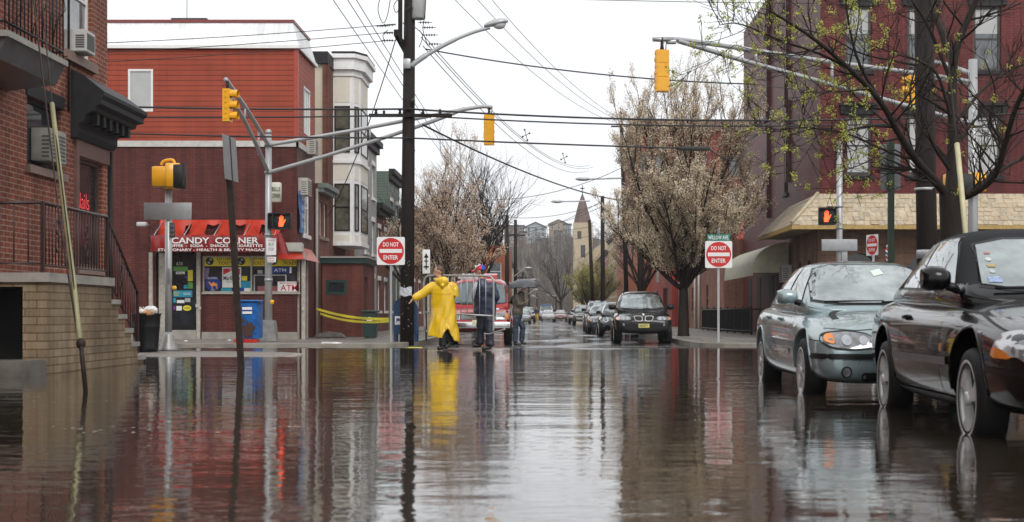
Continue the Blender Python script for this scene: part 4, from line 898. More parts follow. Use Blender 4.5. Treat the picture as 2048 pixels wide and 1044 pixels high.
# ---- low buildings beyond on the right
g1 = thing('brick_garage', 'low salmon brick garage behind the flowering street tree', 'building', (8, 72, 0))
f = Face((7.95, 62.4, 0), (0, 1, 0), (-1, 0, 0)); hh = [(6, 7, .9, 2.3), (13, 14, .9, 2.3), (17, 18, .9, 2.3)]
m = f.mb(); holed(m, 0, 22, -.1, 4.2, hh, .1); m.M = Matrix.Identity(4); m.poly([(7.95, 62.4, -.1), (18, 62.4, -.1), (18, 62.4, 4.2), (7.95, 62.4, 4.2)]); m.poly([(7.95, 62.4, 4.2), (18, 62.4, 4.2), (18, 84.4, 4.2), (7.95, 84.4, 4.2)]); m.build('wall', B_pink, g1, w=True)
for h in hh: window(g1, f, h, pbr('rust_frame', (.25, .08, .04), .5), G_dark, M_stone, None, dep=.06)
for u in (9.5, 11.5, 15.3, 20): m = f.mb(); m.tube([(u, .08, 0), (u, .08, 4.0)], .06, 8); m.build('white_pipe', M_trimw, g1, w=True)
g2 = thing('metal_clad_building', 'red vertical metal clad building behind the parked black cars', 'building', (7.6, 95, 0))
f = Face((7.6, 84.6, 0), (0, 1, 0), (-1, 0, 0))
m = f.mb(); holed(m, 0, 17, 0-.1, 7.2, [(3, 6.5, 0, 2.5)], .2); m.M = Matrix.Identity(4); m.poly([(7.6, 84.6, -.1), (16, 84.6, -.1), (16, 84.6, 7.2), (7.6, 84.6, 7.2)]); m.poly([(7.6, 84.6, 7.2), (16, 84.6, 7.2), (16, 101.6, 7.2), (7.6, 101.6, 7.2)]); m.build('wall', S_redv, g2, w=True)
m = f.mb(); m.poly([(3, -.18, 0), (6.5, -.18, 0), (6.5, -.18, 2.5), (3, -.18, 2.5)]); m.build('garage_door', M_black2, g2, w=True)
m = f.mb(); m.box(9.5, 11.5, 0, .05, 3.0, 4.4); m.build('panel', M_greyw, g2, w=True)
g3 = thing('orange_clad_building', 'tall orange ribbed metal clad building beside the far parked cars', 'building', (6.6, 120, 0))
f = Face((6.9, 104, 0), (0, 1, 0), (-1, 0, 0)); m = f.mb(); holed(m, 0, 34, -.1, 8.8, [(9, 12, .3, 2.6)], .2); m.M = Matrix.Identity(4); m.poly([(6.9, 104, -.1), (16, 104, -.1), (16, 104, 8.8), (6.9, 104, 8.8)]); m.poly([(6.9, 104, 8.8), (16, 104, 8.8), (16, 138, 8.8), (6.9, 138, 8.8)]); m.build('wall', S_orange, g3, w=True)
m = f.mb(); m.poly([(9, -.18, .3), (12, -.18, .3), (12, -.18, 2.6), (9, -.18, 2.6)]); m.build('garage_door', M_black2, g3, w=True)
# four-storey brick block facing us (d 122)
g4 = thing('apartment_block', 'four storey red brick apartment block rising behind the flowering tree', 'building', (12, 122, 0))
f = Face((X(1262, 122), 122, 0), (1, 0, 0), (0, -1, 0)); hs = []
for j, py in enumerate((300, 373, 446, 519)):
    for px in (1290, 1322, 1362, 1400, 1418, 1467, 1510): u = X(px-10, 122)-X(1262, 122); hs.append((u, u+1.0, Z(py+55, 122), Z(py+8, 122)))
hs = [h for i, h in enumerate(hs) if i % 7 != 4]
m = f.mb(); holed(m, 0, 24, -.1, Z(246, 122), hs); m.M = Matrix.Identity(4); xw = X(1262, 122); m.poly([(xw, 122, -.1), (xw, 133, -.1), (xw, 133, 17.7), (xw, 122, 17.7)]); m.poly([(xw, 122, 17.75), (xw+24, 122, 17.75), (xw+24, 134, 17.75), (xw, 134, 17.75)]); m.build('wall', brick('deep_red_brick', (.22, .055, .04), (.18, .045, .035), (.16, .07, .05), stain=.2), g4, w=True)
M_sand = pbr('sandstone', (.40, .27, .16), .6, var=.15)
for h in hs: window(g4, f, h, M_wood, G_mid, M_sand, M_sand, blind=random.choice((0, .5)))
m = f.mb(); m.box(-.2, 24, 0, .5, Z(252, 122), Z(240, 122)); m.box(-.1, 24, 0, .25, Z(262, 122), Z(252, 122)); m.build('cornice', pbr('brown_cornice', (.12, .06, .05), .5), g4, w=True)
for i, (yy0, yy1, x_, z_, mt, lb_) in enumerate(((140, 165, 7.2, 9.5, pbr('ochre_render', (.42, .31, .16), .6, var=.1), 'ochre rendered building beside the far utility poles'), (166, 200, 7.2, 8.5, pbr('rose_render', (.34, .14, .13), .6, var=.1), 'dull rose building on the right far down the street'), (201, 260, 7.4, 8, B_house, 'dark brick building on the right at the far end of the street'))):
    rowhouse(yy0, yy1, x_, z_, mt, lb_, 6, 3, side=-1)
# ---- church
ch = thing('church', 'cream church tower with brown spire and cross at the end of the street', 'church', (X(1166, 290), 290, 0))
cw = 38/F*290; cx0 = X(1147, 290); ctop = Z(445, 290)
fch = Face((cx0, 290, 0), (1, 0, 0), (0, -1, 0))
m = fch.mb(); holed(m, 0, cw, 0, ctop, [(cw*.2, cw*.42, Z(478, 290), Z(462, 290)), (cw*.38, cw*.62, Z(515, 290), Z(490, 290))], .3); m.M = Matrix.Identity(4)
m.poly([(cx0, 290, 0), (cx0, 294, 0), (cx0, 294, ctop), (cx0, 290, ctop)]); m.poly([(cx0+cw, 290, 0), (cx0+cw, 294, 0), (cx0+cw, 294, ctop), (cx0+cw, 290, ctop)]); m.build('tower', pbr('church_cream', (.42, .34, .23), .7, var=.1, vs=.8), ch, w=True)
m = fch.mb(); m.poly([(cw*.2, -.28, Z(478, 290)), (cw*.42, -.28, Z(478, 290)), (cw*.42, -.28, Z(462, 290)), (cw*.2, -.28, Z(462, 290))]); m.poly([(cw*.38, -.28, Z(515, 290)), (cw*.62, -.28, Z(515, 290)), (cw*.62, -.28, Z(490, 290)), (cw*.38, -.28, Z(490, 290))]); m.build('window', G_dark, ch, w=True)
m = MB(); cc = (cx0+cw*.48, 292); n_ = 8; sp_ = []
for (r_, z_) in ((cw*.5, ctop-.1), (cw*.42, Z(432, 290)), (cw*.22, Z(405, 290)), (.02, Z(384, 290))): sp_.append([m.vert((cc[0]+r_*math.cos(R(22.5)+k*PI/4), cc[1]+r_*math.sin(R(22.5)+k*PI/4), z_)) for k in range(n_)])
for a, c in zip(sp_, sp_[1:]):
    for k in range(n_): m.face((a[k], a[(k+1) % n_], c[(k+1) % n_], c[k]))
m.build('spire', pbr('brown_slate', (.11, .065, .055), .6, var=.2), ch, w=True)
m = MB(); m.box(cc[0]-.09, cc[0]+.09, 291.9, 292.1, Z(385, 290), Z(369, 290)); m.box(cc[0]-.45, cc[0]+.45, 291.9, 292.1, Z(376, 290), Z(374, 290)); m.build('cross', M_char, ch, w=True)
m = MB(); m.box(cx0+cw, cx0+cw+9, 290.5, 310, 0, Z(500, 290)); m.prism([(cx0+cw, Z(500, 290)), (cx0+cw+9, Z(500, 290)), (cx0+cw+4.5, Z(470, 290))], 290.4, 310, 'y'); m.build('nave', pbr('church_nave', (.40, .32, .2), .7), ch, w=True)
# ---- hill with houses
def hill_h(x, y):
    t = min(1, max(0, (y-380)/110)); t = t*t*(3-2*t)
    top = 26+2.5*math.sin(x*.03)+1.5*math.sin(x*.11+1)
    return .5+top*t+.8*math.sin(x*.2+y*.13)*t
m = MB(); nx_, ny_ = 60, 22
m.grid(lambda u, v: (lerp(-260, 300, u), lerp(340, 640, v), hill_h(lerp(-260, 300, u), lerp(340, 640, v))-.7*(1-min(1, v*8))), nx_, ny_)
tag(m.build('hill', pbr('wooded_hill', (.075, .058, .045), .9, var=.3, vs=.06, col2=(.12, .10, .07))), kind='structure')
# bare woods on the hillside
m = MB(); rnd = random.Random(11)
for i in range(2600):
    x = rnd.uniform(-45, 60); y = rnd.uniform(372, 472); z = hill_h(x, y); h = rnd.uniform(3, 6)
    m.poly([(x-.13, y, z-.5), (x+.13, y, z-.5), (x, y, z+h)])
    for k in range(9):
        z0_ = z+h*rnd.uniform(.25, .85); dx, dy = rnd.uniform(-2.2, 2.2), rnd.uniform(-1.5, 1.5); m.poly([(x, y, z0_), (x+.02, y, z0_+.14), (x+dx, y+dy, z0_+rnd.uniform(1, 2.6))])
tag(m.build('hillside_wood', pbr('bare_twigs', (.085, .065, .052), .9, var=.4, vs=.05), fix=False), kind='stuff')
m = MB()
def hillhouse(px0, px1, pyt, pyb, d, mat, label, gable=True):
    b = thing('hill_house', label, 'house', (X((px0+px1)/2, d), d, Z(pyb, d)))
    x0, x1 = X(px0, d), X(px1, d); zb, zt = Z(pyb, d)-3, Z(pyt, d); zr = zt-(x1-x0)*.22 if gable else zt-.4
    f = Face((x0, d, 0), (1, 0, 0), (0, -1, 0)); hs = []
    for i in range(3):
        for j in range(2): u = (x1-x0)*(i+.35)/3; z = lerp(zb+3.4, zr, (j+.2)/2); hs.append((u, u+(x1-x0)*.13, z, z+1.5))
    m = f.mb(); holed(m, 0, x1-x0, zb, zr, hs, .1); m.M = Matrix.Identity(4)
    if gable: m.poly([(x0, d, zr), (x1, d, zr), ((x0+x1)/2, d, zt)])
    for x in (x0, x1): m.poly([(x, d, zb), (x, d+8, zb), (x, d+8, zr), (x, d, zr)])
    m.build('wall', mat, b, w=True)
    for h in hs: window(b, f, h, M_trimw, G_mid, None, None, rail=False)
    m = MB()
    if gable: m.prism([(x0-.4, zr-.2), ((x0+x1)/2, zt-.0), (x1+.4, zr-.2), (x1+.4, zr+.1), ((x0+x1)/2, zt+.3), (x0-.4, zr+.1)], d-.4, d+8, 'y')
    else: m.box(x0-.3, x1+.3, d-.3, d+8, zr, zt)
    m.build('roof', M_roof, b, w=True)
hillhouse(1050, 1092, 445, 477, 505, S_blue, 'pale blue grey house on the hilltop left of the spire')
hillhouse(1098, 1136, 440, 462, 512, pbr('hill_tan', (.3, .23, .16), .7), 'tan gabled house on the hilltop beside the spire')
hillhouse(1008, 1048, 450, 475, 508, pbr('hill_brown', (.16, .12, .1), .7), 'dark brown house on the hilltop left of the blue one', False)
hillhouse(960, 1004, 449, 475, 515, pbr('hill_grey', (.25, .24, .23), .7), 'grey flat roofed house on the hilltop behind bare branches', False)
hillhouse(1084, 1106, 476, 487, 486, pbr('hill_white', (.6, .6, .58), .6), 'small white house just below the hilltop', False)
hillhouse(1072, 1082, 478, 486, 488, pbr('hill_cream', (.45, .42, .38), .6), 'tiny cream house just below the hilltop', False)
hillhouse(900, 950, 455, 480, 520, pbr('hill_beige', (.3, .27, .23), .7), 'beige house on the hilltop far left behind the trees', False)
hillhouse(1040, 1052, 462, 484, 488, pbr('hill_umber', (.2, .15, .12), .7), 'narrow umber house on the hill slope between two larger ones', False)
hillhouse(1110, 1124, 462, 480, 492, pbr('hill_grey2', (.22, .23, .23), .7), 'low grey house on the slope beneath the tan gabled one', False)
hillhouse(1020, 1034, 470, 486, 484, pbr('hill_tan2', (.34, .3, .24), .7), 'small tan house on the slope beneath the dark brown one')
hillhouse(1128, 1142, 447, 470, 500, pbr('hill_slate', (.18, .19, .2), .7), 'slate coloured house immediately left of the spire', False)
# ------------------------------------------------------------ vehicles
def paint(name, col, metal=.3, rough=.28, cior=1.5):
    m = pbr(name, col, rough, metal, var=.05, vs=2, coat=1.0, rvar=.03, spec=.1); m.node_tree.nodes['Principled BSDF'].inputs['Coat IOR'].default_value = cior; return m
M_tyre = pbr('tyre_rubber', (.009, .009, .009), .6, var=.2, spec=.3); M_trim = pbr('car_trim_black', (.008, .008, .009), .35, var=.1, spec=.3); M_seam = pbr('panel_gap', (.006, .006, .006), .7)
M_alloy = pbr('alloy_wheel', (.62, .62, .61), .3, .25, var=.08); M_chrome = pbr('chrome', (.7, .7, .7), .12, 1.0, var=.05)
M_lens = pbr('headlamp_lens', (.20, .21, .22), .06, .3, var=.55, vs=14, coat=1); M_lensi = pbr('headlamp_bowl', (.42, .44, .46), .08, .7, var=.2); M_amber = pbr('amber_lens', (.75, .22, .02), .1, var=.15, coat=1)
M_cglass = pbr('car_glass', (.32, .36, .36), .03, .8, var=.5, vs=2.2, rvar=.01, coat=.6)  # blotchy tone in the glass colour stands in for tree reflections
M_plate = pbr('number_plate', (.62, .55, .18), .4, var=.1)
def subsurf(mb, lv, mat, name='tmp'):
    o = mb.build(name, mat); md = o.modifiers.new('s', 'SUBSURF'); md.levels = lv; md.render_levels = lv
    bpy.context.view_layer.update(); me = evalmesh(o); drop(o)
    for p in me.polygons: p.use_smooth = True
    return me
def cage(sts, half):
    mb = MB(); rows = []
    for st in sts:
        h = half(st); ring = [(st[0], y, z) for y, z in h]+[(st[0], -y, z) for y, z in reversed(h[1:-1])]
        rows.append([mb.vert(p) for p in ring])
    n = len(rows[0])
    for a, b in zip(rows, rows[1:]):
        for i in range(n): mb.face((a[i], a[(i+1) % n], b[(i+1) % n], b[i]), True)
    mb.face(rows[0][::-1], True); mb.face(rows[-1], True); return mb
def lower_half(st):
    x, zb, zt, w, cr = st; h = zt-zb
    return [(0, zb), (.80*w, zb), (.975*w, zb+.12*h), (1.01*w, zb+.42*h), (.995*w, zb+.70*h), (.955*w, zt-cr), (.74*w, zt-cr*.28), (0, zt)]
def cabin_half(st):
    x, zb, zt, wb, wt = st; m = (zb+zt)/2
    return [(0, zb-.12), (wb*1.0, zb-.12), (wb, zb+.02), (lerp(wb, wt, .45), lerp(zb, zt, .45)), (wt*1.01, zt-.075*(zt-zb)/.4), (wt*.86, zt-.012), (0, zt+.012)]
def cutwheels(me, xs, r, w, zc, depth=.30):
    o = bpy.data.objects.new('b', me); link(o); cs = []
    for x in xs:
        for s in (-1, 1):
            c = MB(); c.cyl((x, s*(w-depth), zc), (x, s*(w+.3), zc), r, 28)
            for f in range(len(c.sm)): c.sm[f] = False
            co = c.build('c', M_trim); md = o.modifiers.new('b', 'BOOLEAN'); md.object = co; md.operation = 'DIFFERENCE'; md.solver = 'EXACT'; md.material_mode = 'TRANSFER'; cs.append(co)
    bpy.context.view_layer.update(); m2 = evalmesh(o); drop(o)
    for c in cs: drop(c)
    m2.set_sharp_from_angle(angle=R(40)) if hasattr(m2, 'set_sharp_from_angle') else None
    return m2
def patch(bvh, poly, plane, off, name, mat, parent, sgn=1, maxe=.09, smooth=True):
    """polygon laid onto the body surface; plane side (x,z) / front (y,z) / rear / top (x,y)"""
    b = bmesh.new(); vs = []
    for u, v in poly:
        if plane == 'side': vs.append(b.verts.new((u, 0, v)))
        elif plane in ('front', 'rear'): vs.append(b.verts.new((0, u, v)))
        else: vs.append(b.verts.new((u, v, 0)))
    f = b.faces.new(vs); bmesh.ops.triangulate(b, faces=[f], ngon_method='EAR_CLIP')
    for _ in range(5):
        es = [e for e in b.edges if e.calc_length() > maxe]
        if not es: break
        bmesh.ops.subdivide_edges(b, edges=es, cuts=1); bmesh.ops.triangulate(b, faces=b.faces)
    for v in b.verts:
        p = v.co.copy()
        if plane == 'side': o_, d = Vector((p.x, sgn*3, p.z)), Vector((0, -sgn, 0))
        elif plane == 'front': o_, d = Vector((5, p.y, p.z)), Vector((-1, 0, 0))
        elif plane == 'rear': o_, d = Vector((-5, p.y, p.z)), Vector((1, 0, 0))
        else: o_, d = Vector((p.x, p.y, 4)), Vector((0, 0, -1))
        hit = bvh.ray_cast(o_, d)
        if hit[0] is None:
            q = {'side': Vector((p.x, sgn*.8, p.z)), 'front': Vector((2, p.y, p.z)), 'rear': Vector((-2, p.y, p.z)), 'top': Vector((p.x, p.y, 1))}[plane]; hit = bvh.find_nearest(q)
        n = hit[1]
        if n.dot(d) > 0: n = -n
        v.co = hit[0]+n*off-d*off*.5
    me = bpy.data.meshes.new(name); b.normal_update()
    for f in b.faces: f.smooth = smooth
    bmesh.ops.recalc_face_normals(b, faces=b.faces); b.to_mesh(me); b.free()
    return from_mesh(name, me, mat, parent)
def merge(objs, name):
    """several patches into one mesh"""
    if not objs: return None
    base = objs[0]; b = bmesh.new()
    for o in objs: b.from_mesh(o.data)
    b.to_mesh(base.data); b.free()
    for o in objs[1:]:
        if o.parent and o.parent.name in KIDS and o in KIDS[o.parent.name]: KIDS[o.parent.name].remove(o)
        drop(o)
    base.name = name; return base
def linepatch(bvh, pts, w, plane, off, name, mat, parent, sgn=1):
    obs = []
    for p, q in zip(pts, pts[1:]):
        d = (Vector(q)-Vector(p)); n = Vector((-d.y, d.x)).normalized()*w/2; e = d.normalized()*w*.2
        P, Q = Vector(p)-e, Vector(q)+e; obs.append(patch(bvh, [P+n, P-n, Q-n, Q+n], plane, off, name, mat, parent, sgn))
    return merge(obs, name)
def rrect(u0, u1, v0, v1, r=.04, n=3):
    out = []
    for cx, cy, a0 in ((u1-r, v1-r, 0), (u0+r, v1-r, 90), (u0+r, v0+r, 180), (u1-r, v0+r, 270)):
        for i in range(n+1): a = R(a0+90*i/n); out.append((cx+r*math.cos(a), cy+r*math.sin(a)))
    return out
def circ(cx, cy, rx, ry=None, n=18): ry = ry or rx; return [(cx+rx*math.cos(2*PI*i/n), cy+ry*math.sin(2*PI*i/n)) for i in range(n)]
def smoothpoly(p, it=2):
    for _ in range(it):
        q = []
        for a, b in zip(p, p[1:]+p[:1]): q += [(lerp(a[0], b[0], .2), lerp(a[1], b[1], .2)), (lerp(a[0], b[0], .8), lerp(a[1], b[1], .8))]
        p = q
    return p
def wheel(root, x, y, r, wd, s, style='five', rimr=.66, mat=None):
    t = MB(); R_ = r; prof = [(R_*.64, -wd/2), (R_*.80, -wd/2-.004), (R_*.95, -wd/2+.012), (R_, -wd/2+.04), (R_, wd/2-.04), (R_*.95, wd/2-.012), (R_*.80, wd/2+.004), (R_*.64, wd/2)]
    w = thing_part('wheel', root)
    t.lathe((x, y, r), [(a, b*s) for a, b in prof], 32, 'y'); t.f = [f for f in t.f if len(f) == 4]; t.mi = [0]*len(t.f); t.sm = [True]*len(t.f); ty = t.build('tyre', M_tyre, w)
    m = MB(); o = wd/2*s; rr = R_*rimr
    m.lathe((x, y, r), [(rr+.012, o-.012*s), (rr+.008, o+.003*s), (rr-.012, o+.003*s), (rr-.02, o-.035*s), (rr*.9, o-.06*s)], 32, 'y', caps=False)
    ns = {'five': 5, 'three': 3, 'seven': 7, 'ten': 10, 'steel': 0}[style]
    for k in range(ns):
        a = 2*PI*k/ns+.3; wdt = {5: .26, 3: .46, 7: .17, 10: .1}[ns]
        def P(rad, ang, h): return (x+rad*math.cos(a+ang), y+h, r+rad*math.sin(a+ang))
        q = [(rr*.16, -wdt*1.6), (rr*.16, wdt*1.6), (rr*.97, wdt*.85), (rr*.97, -wdt*.85)]; pr = [(rr*.55, wdt*.75), (rr*.55, -wdt*.75)]
        seq = [q[0], q[1], pr[0], q[2], q[3], pr[1]]; hs = [o+.0*s, o+.0*s, o-.012*s, o-.004*s, o-.004*s, o-.012*s]
        F_ = [m.vert(P(ra, an, h)) for (ra, an), h in zip(seq, hs)]; B_ = [m.vert(P(ra, an, h-.035*s)) for (ra, an), h in zip(seq, hs)]
        m.face(F_); n = len(F_)
        for i in range(n): m.face((F_[i], F_[(i+1) % n], B_[(i+1) % n], B_[i]))
    if ns == 0: m.lathe((x, y, r), [(rr*.95, o-.03*s), (rr*.7, o-.01*s), (rr*.45, o-.035*s), (rr*.2, o-.01*s), (0.001, o-.005*s)], 24, 'y')
    m.lathe((x, y, r), [(rr*.2, o-.04*s), (rr*.19, o+.006*s), (rr*.12, o+.012*s), (0.001, o+.014*s)], 16, 'y')
    m.build('rim', mat or M_alloy, w)
    m = MB(); m.lathe((x, y, r), [(rr*1.0, o-.10*s), (.001, o-.105*s)], 24, 'y'); m.build('dark_backing', M_trim, w)  # dark backing disc standing in for the shade between the spokes
    return w
def thing_part(name, root):
    o = bpy.data.objects.new(name, None); link(o); setpar(o, root); o.empty_display_size = .1; return o
def mirror(root, x, y, z, s, mat, sx=.11, sy=.22, sz=.15):
    m = MB(); rows = []
    for t, k in ((0, .55), (.25, .95), (.7, 1.0), (1, .78)):
        yy = y+s*(.05+sy*t); rows.append([m.vert((x+.02-.03*t+sx*.5*k*math.cos(a)*(1.3 if math.cos(a) > 0 else .6), yy, z+sz*.5*k*math.sin(a))) for a in [2*PI*i/12 for i in range(12)]])
    for a, b in zip(rows, rows[1:]):
        for i in range(12): m.face((a[i], a[(i+1) % 12], b[(i+1) % 12], b[i]), True)
    m.face(rows[0]); m.face(rows[-1]); w = m.build('mirror', mat, root)
    m = MB(); m.tube([(x-.01, y-s*.03, z-.07), (x, y+s*.07, z-.045)], [.035, .03], 8); m.build('bracket', M_trim, w)
def make_car(name, label, P, loc, rz=-90, group=None, cat='car'):
    root = thing(name, label, cat, loc, R(rz), group)
    pm = P['paint']; W2 = P['w']/2
    lv_ = 3 if P.get('detail', 2) > 1 else 2; me = subsurf(cage(P['st'], lower_half), lv_, pm); me = cutwheels(me, P['ax'], P['r']+P.get('gap', .045), W2, P['r']+P.get('arch_up', .01))
    body = from_mesh('body', me, [pm, M_trim], root)
    b1 = BVHTree.FromPolygons([v.co for v in me.vertices], [p.vertices for p in me.polygons])
    cm = subsurf(cage(P['cab'], cabin_half), lv_, pm); roof = from_mesh('roof', cm, P.get('roofmat', pm), root)
    b2 = BVHTree.FromPolygons([v.co for v in cm.vertices], [p.vertices for p in cm.polygons])
    # both shells together, for patches crossing them
    vv = [v.co.copy() for v in me.vertices]; o_ = len(vv); vv += [v.co.copy() for v in cm.vertices]; ff_ = [tuple(p.vertices) for p in me.polygons]+[tuple(i+o_ for i in p.vertices) for p in cm.polygons]
    b3 = BVHTree.FromPolygons(vv, ff_)
    det = P.get('detail', 2); E = P.get('maxe', .1 if det > 1 else .3); gl = P.get('glass', M_cglass)
    ws = P['screen']
    if det > 1: patch(b2, smoothpoly([(u*1.045, v+(.022 if v > ws[1][1]-.1 and abs(v-max(q[1] for q in ws)) < .1 else -.022)) for u, v in ws], 1), 'front', .002, 'seal', M_trim, roof, maxe=E)
    patch(b2, smoothpoly(ws, 1), 'front', .006, 'windscreen', gl, root, maxe=E)
    for s in (1, -1):
        for k, wp in enumerate(P['side']):
            if det > 1:
                cx = sum(p[0] for p in wp)/len(wp); cz = sum(p[1] for p in wp)/len(wp)
                patch(b2, [(cx+(u-cx)*1.05, cz+(v-cz)*1.11) for u, v in wp], 'side', .0025, 'seal', M_trim, roof, s, E)
            patch(b2, wp, 'side', .006, 'side_window', gl, root, s, E)
        if det > 1:
            obs = [linepatch(b1, l, .009, 'side', .0015, 'door_seams', M_seam, body, s) for l in P.get('seams', [])]
            merge([o for o in obs if o], 'door_seams')
            if P.get('strip'):
                x0, x1, z0, z1 = P['strip']; patch(b1, [(x0, z0), (x1, z0), (x1, z1), (x0, z1)], 'side', .009, 'rubbing_strip', P.get('stripmat', M_trim), body, s, .2)
            for hx, hz in P.get('handles', []):
                hp = b1.ray_cast(Vector((hx, s*3, hz)), Vector((0, -s, 0)))[0]
                if hp: m = MB(); m.tube([(hx-.08, hp.y-s*.004, hz), (hx-.06, hp.y+s*.022, hz+.004), (hx+.05, hp.y+s*.022, hz+.008), (hx+.075, hp.y-s*.004, hz+.006)], [.012, .014, .014, .012], 8); m.build('door_handle', P.get('handlemat', pm), body)
            for (ax_) in P['ax']:   # arch lip
                pts = []
                rr_ = P['r']+P.get('gap', .045)+.008; zc = P['r']+P.get('arch_up', .01)
                for i in range(25):
                    a = PI*i/24; hx, hz = ax_+rr_*math.cos(a), zc+rr_*math.sin(a); h = b1.ray_cast(Vector((hx, s*3, hz)), Vector((0, -s, 0)))
                    if h[0] and abs(h[0].y) > W2*.7: pts.append((hx, h[0].y+s*.002, hz))
                if len(pts) > 4: m = MB(); m.tube(pts, .011, 6); m.build('arch_lip', P.get('lipmat', pm), body)
        wy = s*(W2-P.get('tw', .2)/2-.012)
        for i, ax_ in enumerate(P['ax']): wheel(root, ax_, wy, P['r'], P.get('tw', .2), s, P.get('rim', 'five'), P.get('rimr', .66), P.get('rimmat'))
        mx, mz = P['mirror']; hh = b3.ray_cast(Vector((mx, s*3, mz-.04)), Vector((0, -s, 0)))[0]
        mirror(root, mx, abs(hh.y)*s if hh else s*W2*.9, mz, s, P.get('mirmat', pm), *P.get('mirsize', (.11, .2, .14)))
    # front face pieces: (name, poly(y,z), mat, off, mirrored, plane)
    for it in P['front']:
        nm, poly, mat, off, mir = it[:5]; pl = it[5] if len(it) > 5 else 'front'
        for s in ((1, -1) if mir else (1,)):
            if pl == 'side':
                for ss in (1, -1): patch(b1, poly, 'side', off, nm, mat, body, ss, E)
            else: patch(b1, [((u*s, v) if pl == 'front' else (u, v*s)) for u, v in poly], pl, off, nm, mat, root if nm in ('headlight', 'grille', 'number_plate') else body, 1, E)
    if P.get('lines_front'):
        for l in P['lines_front']:
            for s in (1, -1): linepatch(b1, [(u*s, v) for u, v in l], .008, 'front', .0015, 'bonnet_seam', M_seam, body)
    if P.get('wipers'):
        for (p, q) in P['wipers']:
            hp = [b3.ray_cast(Vector((5, y, z)), Vector((-1, 0, 0)))[0] for y, z in (p, ((p[0]+q[0])/2, (p[1]+q[1])/2+.004), q)]
            if all(hp): m = MB(); m.tube([h+Vector((.03, 0, .012)) for h in hp], [.012, .009, .006], 6); m.build('wiper', M_trim, root)
    return root, b1, b2
# ---- silver green saloon (near right)
sedan_st = [(-2.36, .42, .78, .60, .10), (-2.28, .28, .93, .76, .10), (-1.95, .22, 1.00, .84, .10), (-1.36, .20, .985, .865, .11), (-.6, .19, .955, .87, .11), (.3, .19, .935, .87, .11), (.95, .19, .925, .868, .12), (1.36, .20, .87, .86, .13), (1.75, .22, .80, .84, .13), (1.98, .22, .73, .78, .11), (2.08, .27, .62, .68, .09), (2.10, .36, .52, .58, .06)]
sedan_cab = [(-2.0, .93, .955, .66, .62), (-1.72, .95, 1.03, .70, .62), (-1.1, .95, 1.315, .755, .575), (-.75, .94, 1.385, .77, .58), (-.3, .93, 1.41, .775, .585), (.1, .93, 1.375, .775, .57), (.28, .92, 1.31, .77, .575), (.85, .90, 1.0, .74, .69), (1.05, .88, .90, .72, .70)]
m_b = paint('silver_green_paint', (.27, .35, .365), .4)
SED = dict(paint=m_b, w=1.74, r=.315, ax=(1.3625, -1.3625), st=sedan_st, cab=sedan_cab, rim='seven', rimr=.69, tw=.21, gap=.06, arch_up=.02,
    screen=[(-.66, .955), (.66, .955), (.60, 1.12), (.535, 1.335), (-.535, 1.335), (-.60, 1.12)],
    side=[[(.62, .985), (.02, 1.0), (-.08, 1.02), (-.1, 1.325), (.08, 1.33), (.28, 1.235)], [(-.16, 1.015), (-.98, 1.03), (-.98, 1.235), (-.62, 1.325), (-.18, 1.33)], [(-1.04, 1.035), (-1.42, 1.05), (-1.28, 1.14), (-1.04, 1.225)]],
    seams=[[(.78, .93), (.72, .5), (.78, .26)], [(-.12, .95), (-.14, .25)], [(-.98, .96), (-.95, .75), (-1.02, .66)], [(.78, .25), (-1.0, .25)], [(1.5, .80), (1.0, .885), (.78, .90)], [(1.66, .62), (2.0, .60)]],
    strip=(.74, -.93, .475, .515), stripmat=m_b, handles=[(-.02, .80), (-.86, .815)], mirror=(.60, 1.02), mirsize=(.13, .2, .15),
    front=[('headlight', smoothpoly([(.30, .555), (.50, .535), (.68, .55), (.76, .60), (.73, .665), (.55, .69), (.36, .665), (.29, .62)], 2), M_lens, .008, True),
           ('headlight_bezel', smoothpoly([(.28, .545), (.50, .520), (.70, .535), (.785, .60), (.75, .68), (.55, .705), (.36, .68), (.27, .62)], 2), M_seam, .005, True), ('reflector', circ(.40, .61, .040), M_lensi, .012, True), ('reflector', circ(.55, .61, .045), M_lensi, .012, True), ('indicator', smoothpoly([(.655, .57), (.745, .60), (.725, .66), (.655, .675)], 2), M_amber, .013, True),
           ('side_repeater', [(.93, .725), (1.0, .725), (.99, .75), (.93, .75)], M_amber, .008, False, 'side'),
           ('grille', smoothpoly([(.02, .57), (.20, .57), (.24, .64), (.20, .70), (.02, .70)], 1), M_trim, .008, True), ('bumper_strip', rrect(-.79, .79, .445, .495, .02), M_trim, .008, False), ('bumper_side_strip', [(1.68, .448), (2.07, .445), (2.07, .495), (1.68, .498)], M_trim, .006, False, 'side'),
           ('lower_intake', rrect(-.42, .42, .255, .33, .03), M_seam, .006, False), ('fog_lamp', circ(.56, .335, .05), M_trim, .006, True), ('fog_lens', circ(.56, .335, .038), M_lens, .009, True),
           ('number_plate', rrect(-.16, .16, .36, .44, .01), M_plate, .012, False)],
    lines_front=[[(.16, .72), (.45, .70), (.70, .72)]], wipers=[((-.55, .955), (.05, .965)), ((.02, .95), (.60, .975))])
car1, b1_, b2_ = make_car('parked_car', 'silver green saloon standing wheel deep in flood water behind the black convertible', SED, (3.34, 14.8, -.12), -90.6); car1.scale = (1, 1, 1.045)
patch(b2_, [(.06, 1.22), (.17, 1.245), (.15, 1.30), (.04, 1.275)] , 'front', .009, 'parking_note', pbr('paper_pale_green', (.6, .72, .62), .5), car1)
